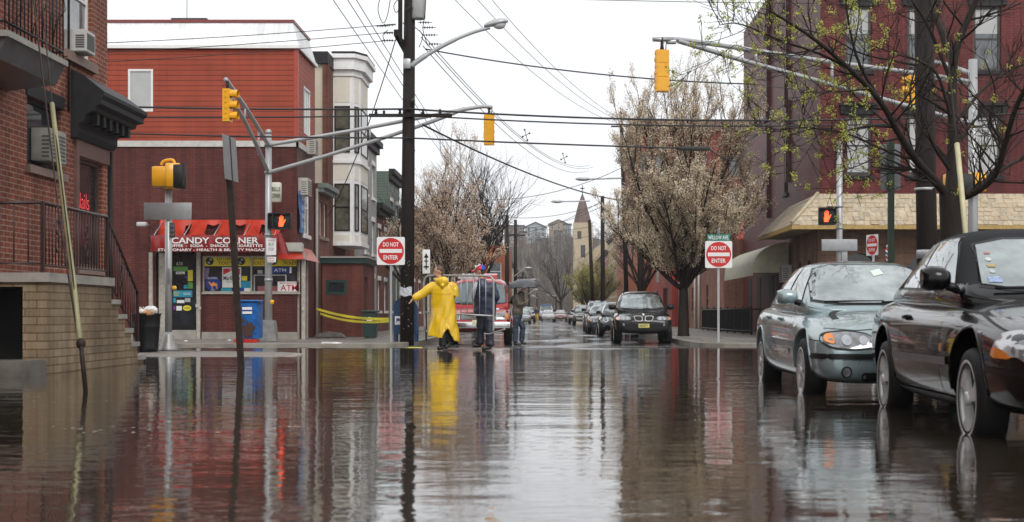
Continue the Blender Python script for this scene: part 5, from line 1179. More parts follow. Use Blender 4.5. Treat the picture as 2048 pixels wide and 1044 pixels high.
# ---- black convertible (nearest)
m_k = paint('black_paint', (.003, .003, .0035), .0, .2, 1.33); M_cloth = pbr('black_canvas_roof', (.017, .018, .020), .85, spec=.2, var=.15, vs=30, bump=.002, bs=300)
conv_st = [(-2.40, .42, .78, .60, .10), (-2.30, .30, .93, .75, .11), (-1.9, .24, 1.00, .82, .12), (-1.3, .21, 1.0, .85, .13), (-.5, .20, .96, .855, .12), (.4, .20, .945, .855, .12), (.85, .20, .935, .855, .11), (1.3, .21, .895, .85, .11), (1.8, .23, .835, .835, .10), (2.1, .24, .78, .79, .09), (2.23, .27, .70, .72, .07), (2.27, .36, .58, .62, .06)]
conv_cab = [(-1.85, .96, .99, .66, .60), (-1.62, .97, 1.08, .70, .60), (-1.15, .97, 1.33, .735, .56), (-.8, .96, 1.41, .745, .565), (-.35, .95, 1.44, .75, .57), (.0, .95, 1.405, .75, .565), (.16, .94, 1.335, .745, .57), (.62, .92, 1.03, .72, .66), (.80, .90, .92, .70, .68)]
CON = dict(paint=m_k, roofmat=M_cloth, w=1.71, r=.31, ax=(1.3, -1.3), st=conv_st, cab=conv_cab, rim='three', rimr=.74, tw=.2, gap=.08, arch_up=.04,
    screen=[(-.57, .99), (.57, .99), (.53, 1.14), (.475, 1.33), (-.475, 1.33), (-.53, 1.14)],
    side=[[(.45, 1.0), (-.52, 1.015), (-.50, 1.345), (-.06, 1.35), (.12, 1.245)], [(-.56, 1.015), (-1.12, 1.03), (-1.02, 1.2), (-.75, 1.335), (-.55, 1.345)]],
    seams=[[(.62, .93), (.60, .5), (.66, .27)], [(-.62, .96), (-.66, .55), (-.60, .28)], [(.66, .27), (-.60, .27)], [(1.9, .72), (1.2, .83), (.62, .86)]],
    strip=(.84, -.84, .50, .55), stripmat=pbr('strip_grey', (.13, .13, .14), .35), handles=[(-.48, .80)], handlemat=M_trim, mirror=(.42, 1.06), mirsize=(.15, .19, .17), lipmat=m_k,
    front=[('headlight', smoothpoly([(.36, .56), (.72, .54), (.79, .60), (.76, .67), (.60, .70), (.38, .70)], 2), M_lens, .008, True), ('reflector', circ(.55, .63, .06), M_lensi, .012, True), ('headlight_side', smoothpoly([(1.80, .585), (2.18, .58), (2.2, .68), (2.0, .735), (1.84, .71)], 2), pbr('clear_lens', (.50, .51, .52), .08, .4, var=.25, vs=5, coat=1), .007, False, 'side'), ('indicator', smoothpoly([(1.81, .575), (2.10, .57), (2.0, .615), (1.83, .64)], 1), M_amber, .012, False, 'side'),
           ('side_repeater', rrect(.69, .76, .585, .635, .01), M_amber, .012, False, 'side'), ('grille', rrect(-.3, .3, .57, .68, .03), M_trim, .008, False), ('bumper_strip', rrect(-.76, .76, .47, .52, .02), M_trim, .01, False), ('bumper_side_strip', [(1.7, .49), (2.2, .48), (2.2, .51), (1.7, .52)], M_trim, .008, False, 'side'),
           ('lower_intake', rrect(-.5, .5, .28, .38, .03), M_seam, .006, False), ('number_plate', rrect(-.16, .16, .38, .46, .01), M_plate, .012, False), ('sill_trim', [(.86, .22), (-.86, .22), (-.86, .30), (.86, .30)], pbr('sill_grey', (.05, .05, .052), .4), .008, False, 'side')],
    wipers=[((-.5, .98), (.1, .985)), ((.05, .97), (.58, 1.0))])
car2, c1_, c2_ = make_car('parked_car', 'black convertible with raised canvas roof, wheels in flood water at the right edge', CON, (3.555, 10.02, -.10), -92.2); car2.scale = (1, 1, 1.05)
for o_ in car2.children:
    if o_.name.startswith('roof'):
        o_.data.materials.append(m_k)
        for p_ in o_.data.polygons:
            if p_.center.z < 1.02: p_.material_index = 1
for s_ in (-1, 1): linepatch(c1_, [(1.55, .715), (.8, .745), (-.1, .755), (-1.0, .75)], .010, 'side', .003, 'crease_highlight', M_grey, car2, s_)  # pale strip laid on as the highlight along the side crease
# screen stickers
for (y_, z_, a_, b_, mt) in ((-.45, 1.14, .055, .010, pbr('sticker_ochre', (.4, .3, .12), .4)), (-.45, 1.185, .04, .013, pbr('sticker_pale', (.5, .52, .52), .4)), (-.44, 1.23, .04, .007, pbr('sticker_pink', (.4, .15, .15), .4)), (-.46, 1.10, .036, .0121, pbr('sticker_pale', (.5, .52, .52)))):
    patch(c2_, circ(y_, z_, a_*.5, b_) if b_ > .012 else rrect(y_-a_/2, y_+a_/2, z_-b_, z_+b_, .005), 'front', .009, 'sticker', mt, car2)
patch(c2_, rrect(-.51, -.42, 1.025, 1.065, .004), 'front', .009, 'sticker', pbr('sticker_blue', (.25, .32, .48), .4, var=.5, vs=60), car2)
# ---- SUV
suv_st = [(-2.30, .50, .88, .68, .10), (-2.22, .36, 1.02, .84, .10), (-1.9, .32, 1.09, .915, .10), (-1.41, .30, 1.09, .93, .10), (-.5, .29, 1.07, .93, .10), (.5, .29, 1.07, .93, .10), (.95, .29, 1.07, .93, .11), (1.41, .30, 1.03, .925, .12), (1.9, .33, .965, .89, .12), (2.15, .34, .90, .84, .10), (2.26, .38, .78, .74, .08), (2.29, .46, .66, .66, .06)]
suv_cab = [(-2.1, 1.04, 1.30, .74, .62), (-2.0, 1.05, 1.56, .80, .62), (-1.6, 1.05, 1.66, .83, .64), (-.9, 1.05, 1.70, .84, .65), (-.2, 1.05, 1.71, .84, .65), (.2, 1.05, 1.66, .835, .635), (.40, 1.04, 1.57, .83, .64), (.98, 1.03, 1.17, .80, .75), (1.2, 1.0, 1.06, .78, .76)]
kidney = smoothpoly([(.03, .72), (.24, .72), (.30, .80), (.31, .87), (.27, .89), (.04, .89)], 2)
def suv(paintm, **kw):
    d = dict(paint=paintm, w=1.87, r=.365, ax=(1.41, -1.41), st=suv_st, cab=suv_cab, rim='five', tw=.25,
    screen=[(-.71, 1.12), (.71, 1.12), (.65, 1.35), (.585, 1.60), (-.585, 1.60), (-.65, 1.35)],
    side=[[(.80, 1.13), (-.02, 1.14), (-.04, 1.58), (.15, 1.58), (.42, 1.47)], [(-.1, 1.14), (-1.0, 1.15), (-1.0, 1.57), (-.12, 1.58)], [(-1.07, 1.15), (-1.75, 1.18), (-1.6, 1.54), (-1.07, 1.57)]],
    seams=[[(.9, 1.05), (.88, .4)], [(-.05, 1.05), (-.05, .38)], [(-1.0, 1.05), (-.95, .7)]], handles=[(.08, .95), (-.85, .96)], strip=(.9, -.95, .50, .56), mirror=(.78, 1.18), mirsize=(.14, .24, .19), mirmat=M_trim,
    front=[('headlight', smoothpoly([(.40, .76), (.62, .745), (.84, .76), (.86, .83), (.80, .87), (.42, .87)], 2), M_lens, .008, True), ('reflector', circ(.50, .81, .055), M_lensi, .013, True), ('reflector', circ(.64, .81, .055), M_lensi, .013, True), ('indicator', smoothpoly([(.74, .765), (.855, .77), (.85, .845), (.75, .865)], 1), pbr('pale_amber', (.75, .38, .25), .15, coat=1), .014, True),
           ('grille', kidney, M_alloy, .012, True), ('grille_opening', [(lerp(.17, u, .84), lerp(.808, v, .76)) for u, v in kidney], M_seam, .019, True), ('bumper', rrect(-.84, .84, .40, .68, .05), M_trim, .010, False),
           ('lower_intake', rrect(-.5, .5, .44, .54, .03), M_seam, .014, False), ('number_plate', rrect(-.17, .17, .525, .645, .012), M_plate, .026, False), ('fog_lamp', circ(.63, .62, .035), M_lens, .016, True), ('badge', circ(0, .925, .035), M_swhite, .012, False)],
    wipers=[((-.60, 1.12), (.0, 1.14)), ((.02, 1.11), (.62, 1.15))])
    d.update(kw); return d
def rails(root, y, z0, x0, x1, mat=M_trim):
    for s in (-1, 1): m = MB(); m.tube([(x0, s*y, z0), (x0-.1, s*y, z0+.06), (x1+.1, s*y, z0+.06), (x1, s*y, z0)], .02, 6); m.build('roof_rail', mat, root)
P_ = suv(paint('dark_suv_paint', (.007, .0065, .0065), .1, .28, 1.35)); car3, d1_, d2_ = make_car('parked_suv', 'black parked suv with twin kidney grille and yellow plate nearest the right kerb corner', P_, (3.02, 45.25, gz(45)), -91)
rails(car3, .56, 1.645, .1, -1.7); h_ = d1_.ray_cast(Vector((5, 0, .585)), Vector((-1, 0, 0)))[0]
me_ = text_mesh('RJZ57T', .27, .065, font_off=.015); bb_ = bmesh.new(); bb_.from_mesh(me_)
for q_ in bb_.verts: q_.co = Vector((h_.x+.05, -q_.co.x*-1, .585+q_.co.y))
bb_.to_mesh(me_); bb_.free(); from_mesh('plate_lettering', me_, P_k, car3)
P2_ = suv(paint('navy_paint', (.03, .035, .06), .3), detail=1); car4, *_ = make_car('parked_suv', 'dark navy suv parked third behind the kidney grille suv', P2_, (2.95, 79.5, gz(79)), -90); rails(car4, .56, 1.645, .1, -1.7, M_grey)
# ---- round beetle-like hatch and small saloon
bt_st = [(-1.95, .35, .62, .60, .1), (-1.85, .26, .78, .74, .12), (-1.5, .22, .92, .84, .14), (-1.0, .20, .96, .86, .13), (0, .19, .94, .86, .12), (.7, .19, .94, .86, .14), (1.2, .21, .90, .85, .18), (1.6, .24, .80, .80, .2), (1.88, .28, .66, .68, .16), (1.98, .36, .54, .52, .08)]
bt_cab = [(-1.5, .85, .95, .68, .55), (-1.2, .88, 1.18, .74, .52), (-.7, .9, 1.40, .76, .54), (-.1, .9, 1.49, .76, .55), (.3, .9, 1.44, .76, .54), (.6, .9, 1.28, .75, .56), (1.05, .88, 1.0, .72, .64), (1.25, .84, .9, .7, .64)]
BT = dict(paint=paint('beetle_black', (.015, .016, .02), .2), w=1.72, r=.32, ax=(1.25, -1.26), st=bt_st, cab=bt_cab, rim='five', detail=1, screen=[(-.6, 1.0), (.6, 1.0), (.5, 1.38), (-.5, 1.38)],
    side=[[(.85, 1.0), (-.3, 1.0), (-.35, 1.38), (.2, 1.40), (.5, 1.27)], [(-.4, 1.0), (-1.1, 1.0), (-.8, 1.28), (-.42, 1.37)]], mirror=(.75, 1.02), mirmat=M_trim,
    front=[('headlight', circ(.56, .70, .115, .13), M_lensi, .02, True), ('indicator', circ(.64, .45, .06, .03), M_lens, .01, True), ('lower_intake', rrect(-.5, .5, .3, .38, .03), M_seam, .01, False), ('number_plate', rrect(-.16, .16, .42, .52, .01), M_plate, .02, False), ('badge', circ(0, .74, .05), M_chrome, .01, False)])
make_car('parked_car', 'small rounded black hatchback with big round headlights directly behind the nearest parked suv', BT, (2.98, 59.5, gz(59)), -90)
SM = dict(SED); SM.update(paint=paint('grey_saloon_paint', (.07, .08, .09), .4), detail=1, maxe=.3); make_car('parked_car', 'dark grey saloon squeezed between the rounded hatchback and the navy suv', SM, (2.75, 68.5, gz(68)), -90)
P3_ = suv(paint('slate_pickup_paint', (.10, .105, .11), .3), detail=1); P3_['front'] = [('headlight', rrect(.6, .88, .76, .86, .02), M_lensi, .01, True), ('indicator', rrect(.6, .88, .70, .75, .01), M_amber, .01, True), ('grille', rrect(-.58, .58, .70, .88, .02), M_trim, .01, False), ('grille_bar', rrect(-.88, .88, .79, .82, .01), M_chrome, .02, False), ('bumper', rrect(-.86, .86, .5, .62, .03), M_grey, .02, False)]
make_car('parked_pickup', 'slate grey pickup with wide chrome bar grille far down the right kerb', P3_, (2.9, 113, gz(113)), -90, cat='pickup truck')
G_ = 'cars far down the street'
SM2 = dict(SM); SM2['paint'] = paint('white_saloon_paint', (.55, .56, .57), .3); make_car('driving_car', 'silver white saloon approaching in the middle of the far street', SM2, (-.05, 170, gz(170)), -90, G_)
SM3 = dict(SM); SM3['paint'] = paint('rose_saloon_paint', (.28, .14, .15), .3); make_car('parked_car', 'dull maroon saloon far off right of the white saloon', SM3, (1.55, 178, gz(178)), -90, G_)
SM4 = dict(SM); SM4['paint'] = paint('dark_saloon_paint', (.03, .03, .035), .3); make_car('parked_car', 'dark saloon parked just beyond the slate pickup', SM4, (2.75, 130, gz(130)), -90, G_)
P4_ = suv(paint('dark_green_suv', (.03, .035, .035), .3), detail=1); make_car('parked_suv', 'dark suv parked far down the left kerb', P4_, (-2.35, 152, gz(152)), -90, G_)
SM5 = dict(SM); SM5['paint'] = paint('beige_saloon', (.3, .27, .23), .3); make_car('parked_car', 'beige saloon far down the left kerb beside the worker in yellow trousers', SM5, (-2.2, 185, gz(185)), -90, G_)
SM6 = dict(SM); SM6['paint'] = paint('silver_left', (.3, .31, .32), .4); make_car('parked_car', 'pale grey saloon parked left, nearer than the far dark suv', SM6, (-2.5, 128, gz(128)), -90, G_)
# ---- vans
van_st = [(-2.9, .5, 1.0, .9, .05), (-2.8, .40, 1.15, .98, .06), (-1.7, .36, 1.2, 1.0, .06), (0, .36, 1.2, 1.0, .06), (1.2, .36, 1.2, 1.0, .08), (1.6, .38, 1.17, .99, .1), (2.0, .42, 1.08, .97, .12), (2.2, .45, 1.0, .94, .1), (2.28, .5, .86, .88, .06), (2.3, .55, .75, .84, .05)]
van_cab = [(-2.85, 1.1, 1.9, .95, .82), (-2.75, 1.1, 2.02, .96, .84), (-1, 1.1, 2.08, .97, .85), (.1, 1.1, 2.08, .97, .84), (.45, 1.1, 2.02, .96, .82), (.62, 1.1, 1.9, .96, .84), (1.32, 1.1, 1.3, .93, .90), (1.5, 1.05, 1.15, .92, .9)]
def van(pm, **kw):
    d = dict(paint=pm, w=2.0, r=.36, ax=(1.5, -1.9), st=van_st, cab=van_cab, rim='steel', tw=.22, rimmat=M_trim, arch_up=.04, gap=.07, glass=pbr('van_glass', (.16, .19, .2), .05, .6, var=.3, vs=2),
    screen=[(-.82, 1.26), (.82, 1.26), (.80, 1.5), (.73, 1.93), (-.73, 1.93), (-.80, 1.5)], side=[[(1.1, 1.28), (.2, 1.3), (.2, 1.88), (.5, 1.88), (.75, 1.6)], [(.0, 1.3), (-1.2, 1.3), (-1.2, 1.85), (.0, 1.88)], [(-1.4, 1.3), (-2.5, 1.3), (-2.45, 1.82), (-1.4, 1.85)]],
    seams=[[(1.2, 1.15), (1.2, .45)], [(.1, 1.15), (.1, .42)]], mirror=(1.05, 1.38), mirmat=M_trim, mirsize=(.16, .24, .3),
    front=[('grille', rrect(-.52, .52, .78, .98, .02), M_trim, .012, False), ('headlight', rrect(.56, .80, .80, .97, .02), M_lens, .012, True), ('headlight_bezel', rrect(.54, .93, .78, .99, .02), M_grey, .006, True), ('indicator', rrect(.81, .92, .80, .97, .01), M_amber, .013, True),], wipers=[((-.7, 1.27), (-.05, 1.3)), ((.0, 1.26), (.66, 1.3))])
    d.update(kw); return d
m_v = paint('van_red', (.36, .012, .014), .0, .25)
vanr, e1_, e2_ = make_car('red_van', 'red van with chrome bumper and roof ladder parked behind the steel barrier', van(m_v), (-2.15, 43.4, gz(43)), -89, cat='van')
m = MB()
for i in range(5): zz = .80+.035*i; m.box(2.30, 2.325, -.50, .50, zz, zz+.012)
m.build('grille_bars', M_chrome, vanr)
m = MB(); m.rbox((2.36, 0, .62), .14, 2.02, .2, .06); m.build('bumper', M_chrome, vanr)
m = MB(); m.rbox((2.432, .0, .70), .01, .34, .15, .004); m.build('number_plate', pbr('cream_plate', (.6, .58, .4), .4), vanr)
lad = thing('ladder', 'aluminium ladder lying on the roof of the red van', 'ladder', (-2.15, 43.4, gz(43)), R(-89)); m = MB()
for s_ in (-.18, .18): m.box(-2, .3, -.35+s_-.025, -.35+s_+.025, 2.16, 2.24)
for i in range(8): m.cyl((-1.9+i*.3, -.51, 2.2), (-1.9+i*.3, -.19, 2.2), .015, 8)
m.box(-.05, 0, -.7, .1, 2.07, 2.16); m.box(-1.75, -1.7, -.7, .1, 2.07, 2.16); m.build('frame', M_alloy, lad)
m = MB(); m.prism([(-2.5, 2.03), (-.3, 2.03), (-.35, 2.19), (-.6, 2.25), (-2.5, 2.27)], -.12, .52, 'y'); m.build('roof_box', m_v, vanr)
for (a_, b_, z_) in ((-.45, -.05, 1.12),): patch(e1_, [(.1, 1.10), (.62, 1.07), (.62, 1.12), (.1, 1.15)], 'front', .01, 'bonnet_lettering', M_swhite, vanr)
bus, *_ = make_car('shuttle_van', 'white van with blue roof stripe waiting behind the far white saloon', van(paint('van_white', (.6, .63, .66), .1), detail=1), (-.3, 190, gz(190)), -90, G_, cat='van')
m = MB(); m.rbox((-.6, 0, 2.14), 2.4, 1.6, .14, .1); m.build('roof_light_box', pbr('blue_stripe', (.05, .2, .45), .4), bus)
# ------------------------------------------------------------ street furniture
M_sig = M_yel; M_lampw = pbr('lamp_housing', (.45, .47, .48), .35, .3, var=.1); M_lglass = pbr('lamp_glass', (.5, .52, .5), .15, var=.1)
def tube1(name, pts, r, mat, par, n=8): m = MB(); m.tube(pts, r, n); return m.build(name, mat, par, w=True)
def bez(pts, n=10):
    """smooth curve through points"""
    P = [Vector(p) for p in pts]; out = []
    for i in range(len(P)-1):
        a, b, c, d = P[max(i-1, 0)], P[i], P[i+1], P[min(i+2, len(P)-1)]
        for k in range(n):
            t = k/n; out.append(.5*((2*b)+(-a+c)*t+(2*a-5*b+4*c-d)*t*t+(-a+3*b-3*c+d)*t**3))
    return out+[P[-1]]
def cable(label, a, b, sag, r=.012, grp='overhead cables', name='overhead_cable', mat=None, n=26):
    a, b = Vector(a), Vector(b); m = MB(); m.tube([a.lerp(b, i/n)+Vector((0, 0, -4*sag*(i/n)*(1-i/n))) for i in range(n+1)], r, 5)
    o = m.build(name, mat or M_cable); return tag(o, label, 'cable', grp)
def signal_head(root, c, facing, h=.86, lit=None):
    """three-section head centred at c; facing = outward direction of the lenses"""
    f = Vector(facing).normalized(); u = Vector((0, 0, 1)); r = f.cross(u).normalized()
    M = Matrix(((r.x, f.x, 0, c[0]), (r.y, f.y, 0, c[1]), (0, 0, 1, c[2]), (0, 0, 0, 1)))
    m = MB(M); w = .27
    m.box(-w/2, w/2, -.085, .085, -h/2, h/2)
    for k in (-1, 0, 1): m.box(-w/2+.02, w/2-.02, -.093, -.085, k*h/3-h/6+.02, k*h/3+h/6-.02)
    for s in (-1, 1):
        for k in range(6): m.box(s*(w/2-.005), s*(w/2+.02), -.02, .02, -h/2+.06+k*h*.165, -h/2+.10+k*h*.165)
    hd = m.build('signal_head', M_sig, root, w=True)
    for k in (1, 0, -1):
        m = MB(M); n = 18; R0 = .115; rows = []
        for y in (.08, .14, .22, .28):
            rows.append([m.vert((R0*math.cos(R(-30+240*i/n)), y, k*h/3+R0*math.sin(R(-30+240*i/n)))) for i in range(n+1)])
        for a, b in zip(rows, rows[1:]):
            for i in range(n): m.face((a[i], a[i+1], b[i+1], b[i]), True)
        m.build('visor', M_sig, hd, w=True)
        m = MB(M); m.poly([(.10*math.cos(t), .092, k*h/3+.10*math.sin(t)) for t in [2*PI*i/18 for i in range(18)]]); m.build('lens', pbr('dark_lens', (.03, .03, .03), .2), hd, w=True)
    m = MB(M); m.tube([(0, 0, h/2), (0, 0, h/2+.08), (0, 0, h/2+.26)], [.05, .035, .03], 8); m.tube([(.0, 0, h/2+.12), (.09, 0, h/2+.2), (.08, .0, h/2+.02), (.0, .09, h/2-.06)], .012, 5); m.build('hanger', M_dsteel, hd, w=True)
    return hd
M_hand = pbr('signal_hand_lit', (.9, .12, .02), .4, emit=(1, .065, .02), es=2.0)
HANDP = [(-.5, -1), (.38, -1), (.5, -.55), (.8, -.1), (.95, .25), (.8, .33), (.5, .0), (.42, .15), (.45, .85), (.3, .88), (.24, .25), (.2, 1.0), (.04, 1.02), (.02, .25), (-.04, .98), (-.2, .96), (-.18, .2), (-.28, .78), (-.43, .74), (-.42, .05), (-.55, -.4)]
def ped_signal(root, c, w=.42, h=.40, face=(0, -1, 0), hand=True, mat=None, d=.2):
    f = Vector(face).normalized(); r = Vector((0, 0, 1)).cross(f).normalized()
    M = Matrix(((r.x, f.x, 0, c[0]), (r.y, f.y, 0, c[1]), (0, 0, 1, c[2]), (0, 0, 0, 1)))
    m = MB(M); m.rbox((0, 0, 0), w, d, h, .03); b = m.build('crossing_signal', mat or M_black2, root, w=True)
    m = MB(M)
    for (a, b2, c1_, d1_) in ((-w/2, w/2, h/2-.03, h/2+.0), (-w/2, w/2, -h/2, -h/2+.03)): m.box(a, b2, d/2, d/2+.09, c1_, d1_)
    for s in (-1, 1): m.box(s*w/2-.012, s*w/2+.012, d/2, d/2+.09, -h/2+.03, h/2-.03)
    m.build('hood', M_black2, b, w=True)
    if hand:
        m = MB(M); k = h*.33; m.poly([(x*k*.85-(.02), d/2+.012, z*k) for x, z in HANDP]); m.build('hand_symbol', M_hand, b, w=True)
    return b
def octagon_base(root, x, y, z, w=.42, h=.62, mat=None): m = MB(); m.prism([(-.5*w+x, z), (.5*w+x, z), (.36*w+x, z+h), (-.36*w+x, z+h)], y-.2, y+.2, 'y'); return bevel(m.build('base', mat or pbr('aluminium_base', (.30, .30, .29), .45, .5, var=.2), root, w=True), .02)
# --- left signal mast (d 39.3)
d = 39.3; px_ = X(537, d); zg = zs(d)
ml = thing('signal_mast', 'grey traffic signal mast with two arms beside the candy shop window', 'traffic signal', (px_, d, zg))
tube1('pole', [(px_, d, zg), (px_, d, 3), (px_, d, Z(262, d))], [.11, .10, .085], M_grey, ml, 14)
m = MB(); m.lathe((px_, d, 0), [(.09, Z(268, d)), (.1, Z(263, d)), (.05, Z(259, d)), (.001, Z(258, d))], 14)
for py in (290, 345, 560, 470): m.lathe((px_, d, Z(py, d)), [(.12, -.04), (.125, 0), (.12, .04)], 14)
m.build('collar', M_sgrey, ml, w=True); octagon_base(ml, px_, d, zg, .52, .62)
tip = W(985, 214, d)
a = tube1('arm', bez([W(537, 290, d), W(700, 262, d), W(880, 228, d), W(958, 214, d), tip]), .055, M_grey, ml, 10)
tube1('arm', bez([W(537, 345, d), W(700, 297, d), W(850, 248, d), W(930, 217, d)]), .055, M_grey, ml, 10)
for px0, t0, t1 in ((740, 255, 285), ): tube1('strut', [W(px0, t0, d), W(px0, t1, d)], .03, M_grey, ml)
E1 = Vector((px_-.08, 34.5, Z(160, 34.5)))
tube1('arm', bez([W(537, 290, d), (px_-.03, 37, 6.15), (px_-.08, 34.7, Z(163, 34.5)), E1]), .06, M_grey, ml, 10)
tube1('arm', bez([W(537, 345, d), (px_-.03, 37, 5.7), (px_-.08, 35.0, 6.3), (px_-.08, 34.6, 6.45)]), .055, M_grey, ml, 10)
for y_, z0_, z1_ in ((38.1, 5.18, 5.85), (36.4, 5.85, 6.35)): tube1('strut', [(px_-.03, y_, z0_), (px_-.03, y_, z1_)], .03, M_grey, ml)
signal_head(ml, (X(455, 34.5), 34.5, Z(211, 34.5)), (1, -.12, 0), .82)
signal_head(ml, (X(978, d), d, Z(260, d)), (.15, 1, 0), .86)
ped_signal(ml, (X(566, 39.0), 38.95, Z(443, 39)), .50, .47); ped_signal(ml, (X(549, 39.3), 39.3, Z(441, 39)), .3, .46, (0, -1, 0), False)
tube1('bracket', [(px_, d, Z(428, d)), (X(560, d), d-.2, Z(428, d))], .03, M_dsteel, ml)
m = MB(); m.rbox((X(541, 39), 39.1, Z(493, 39)), 20/F*39, .01, 34/F*39, .004); bsn = m.build('bus_stop_plate', M_swhite, ml, w=True)
m = MB(); m.rbox((X(542, 39), 39.1, Z(519, 39)), 17/F*39, .01, 11/F*39, .004); m.build('notice_plate', M_swhite, ml, w=True)
for s_, py, w_, h_, mt in (('BUS', 488, 10, 6, M_sgrey), ('STOP', 498, 11, 6, M_sgrey), ('NO PARKING', 480, 13, 2.5, M_red), ('7AM-7PM', 516, 12, 2.5, M_red), ('NO STANDING', 521, 12, 2.2, M_red)):
    text_on('lettering', s_, (X(541, 39), 39.08, Z(py, 39)), (1, 0, 0), (0, 0, 1), mt, bsn, width=w_/F*39, height=h_/F*39)
m = MB(); m.rbox((X(545, 39.1), 39.05, Z(604, 39)), .1, .1, .12, .03); m.build('push_button', M_yel, ml, w=True)
# --- left crossing pole (d 29)
d = 28.8; xp = X(337, d); lp = thing('crossing_pole', 'grey crossing signal pole with yellow backed signal at the near left corner', 'traffic signal', (xp, d, 0))
tube1('pole', [(xp, d, .0), (xp, d, Z(378, d))], .072, M_grey, lp, 14)
m = MB(); m.lathe((xp, d, 0), [(.22, 0), (.21, .05), (.13, .22), (.11, .32), (.075, .40)], 16); m.build('base', pbr('aluminium_base', (.3, .3, .29), .45, .5, var=.2), lp, w=True)
ped_signal(lp, (X(346, d), d, Z(352, d)), .50, .50, (1, .25, 0), False, M_yel, .30); ped_signal(lp, (X(322, d), d, Z(354, d)), .30, .42, (0, 1, 0), False, M_yel, .34)
m = MB(); m.rbox(W(359, 353, d-.08), .20, .34, .48, .03); m.build('dark_signal_face', M_black2, lp, w=True)
m = MB(); m.tube(bez([W(322, 330, d), W(328, 322, d), W(345, 320, d), W(350, 330, d)]), .03, 8); m.lathe((X(337, d), d, Z(376, d)), [(.06, -.05), (.09, 0), (.06, .06)], 12); m.build('bracket', M_yel, lp, w=True)
m = MB(); m.rbox((X(338, d), d-.09, Z(423, d)), 95/F*d, .012, 34/F*d, .005); m.build('street_sign', M_sgrey, lp, w=True)
m = MB(); m.rbox((X(347, d), d-.1, Z(461, d)), 11/F*d, .012, 30/F*d, .004); ow = m.build('small_sign', pbr('dark_plate', (.05, .05, .055), .4), lp, w=True)
for py in (452, 461, 470): text_on('lettering', 'ONE', (X(347, d), d-.11, Z(py, d)), (1, 0, 0), (0, 0, 1), M_sgrey, ow, width=8/F*d, height=5/F*d)
m = MB(); m.rbox((X(341, d), d-.09, Z(552, d)), 8/F*d, .012, 30/F*d, .004); m.build('small_sign', M_sgrey, lp, w=True)
m = MB(); m.rbox((X(350, d), d-.05, Z(576, d)), .09, .09, .09, .03); m.build('push_button', M_yel, lp, w=True)
# --- leaning post (d 19.8)
lpz = thing('leaning_signpost', 'leaning rusty steel signpost seen edge on, standing in the flood water', 'signpost', (X(483, 19.8), 19.8, 0))
m = MB(); A_, B_ = W(484, 760, 19.8), W(454, 273, 19.8); dx = (B_-A_)
for o_ in ((0, 0), ):
    q = [A_+Vector((s*.045, t*.025, 0)) for s, t in ((-1, -1), (1, -1), (1, 1), (-1, 1))]; q2 = [p+dx for p in q]; v = [m.vert(p) for p in q+q2]
    for i in range(4): m.face((v[i], v[(i+1) % 4], v[4+(i+1) % 4], v[4+i]))
    m.face(v[:4]); m.face(v[4:])
m.build('post', M_dsteel, lpz, w=True)
m = MB(); c_ = W(457, 317, 19.8); n_ = Vector((.995, -.09, 0)).normalized(); t_ = Vector((n_.y, -n_.x, 0)); up_ = dx.normalized()
pl_ = [c_+t_*a+up_*b for a, b in ((-.3, -.32), (.3, -.32), (.3, .32), (-.3, .32))]; pl2 = [p+n_*.006+Vector((.03, -.03, 0)) for p in pl_]; v = [m.vert(p+Vector((.03, -.03, 0))) for p in pl_]+[m.vert(p) for p in pl2]
m.face(v[:4]); m.face(v[4:]);
for i in range(4): m.face((v[i], v[(i+1) % 4], v[4+(i+1) % 4], v[4+i]))
m.build('sign_plate', M_sgrey, lpz, w=True)
m = MB(); b_ = W(451, 410, 19.7); m.box(b_.x-.012, b_.x+.012, b_.y-.01, b_.y, b_.z-.03, b_.z+.03)
# --- guys with plastic guards
M_guard = pbr('yellow_guy_guard', (.26, .25, .13), .45, var=.2)
gl = thing('guy_wire', 'pole guy wire with dull yellow guard anchored in the water at left', 'guy wire', (X(172, 13.6), 13.6, 0))
def gp(px, py, t): return W(px, py, 13.6+t)
tube1('guard', [gp(104, 207, 2.2), gp(125, 390, 1.4), gp(148, 570, .6), gp(160, 680, .1)], .027, M_guard, gl, 8)
tube1('anchor_rod', [gp(161, 678, .1), gp(165, 720, .05), gp(172, 790, 0)], .024, M_dsteel, gl, 8)
m = MB(); m.ell(gp(162, 687, .1), .05, .05, .06, 10, 6); m.build('clamp', M_dsteel, gl, w=True)
tube1('wire', [gp(158, 690, .1), gp(118, 430, 1.0), gp(60, -60, 3.6)], .01, M_dsteel, gl, 5); tube1('wire', [gp(162, 690, .1), gp(104, 207, 2.2), gp(78, -60, 3.6)], .008, M_dsteel, gl, 5)
gr_ = thing('guy_wire', 'pole guy wire with pale yellow guard beside the near right tree', 'guy wire', (X(1940, 17), 17, 0))
tube1('guard', [W(1914, 288, 18), W(1922, 370, 17.6), W(1940, 560, 17)], .035, pbr('pale_guard', (.5, .46, .28), .5), gr_, 8); tube1('wire', [W(1940, 560, 17), W(1914, 288, 18), W(1880, -40, 19.6)], .009, M_dsteel, gr_, 5)
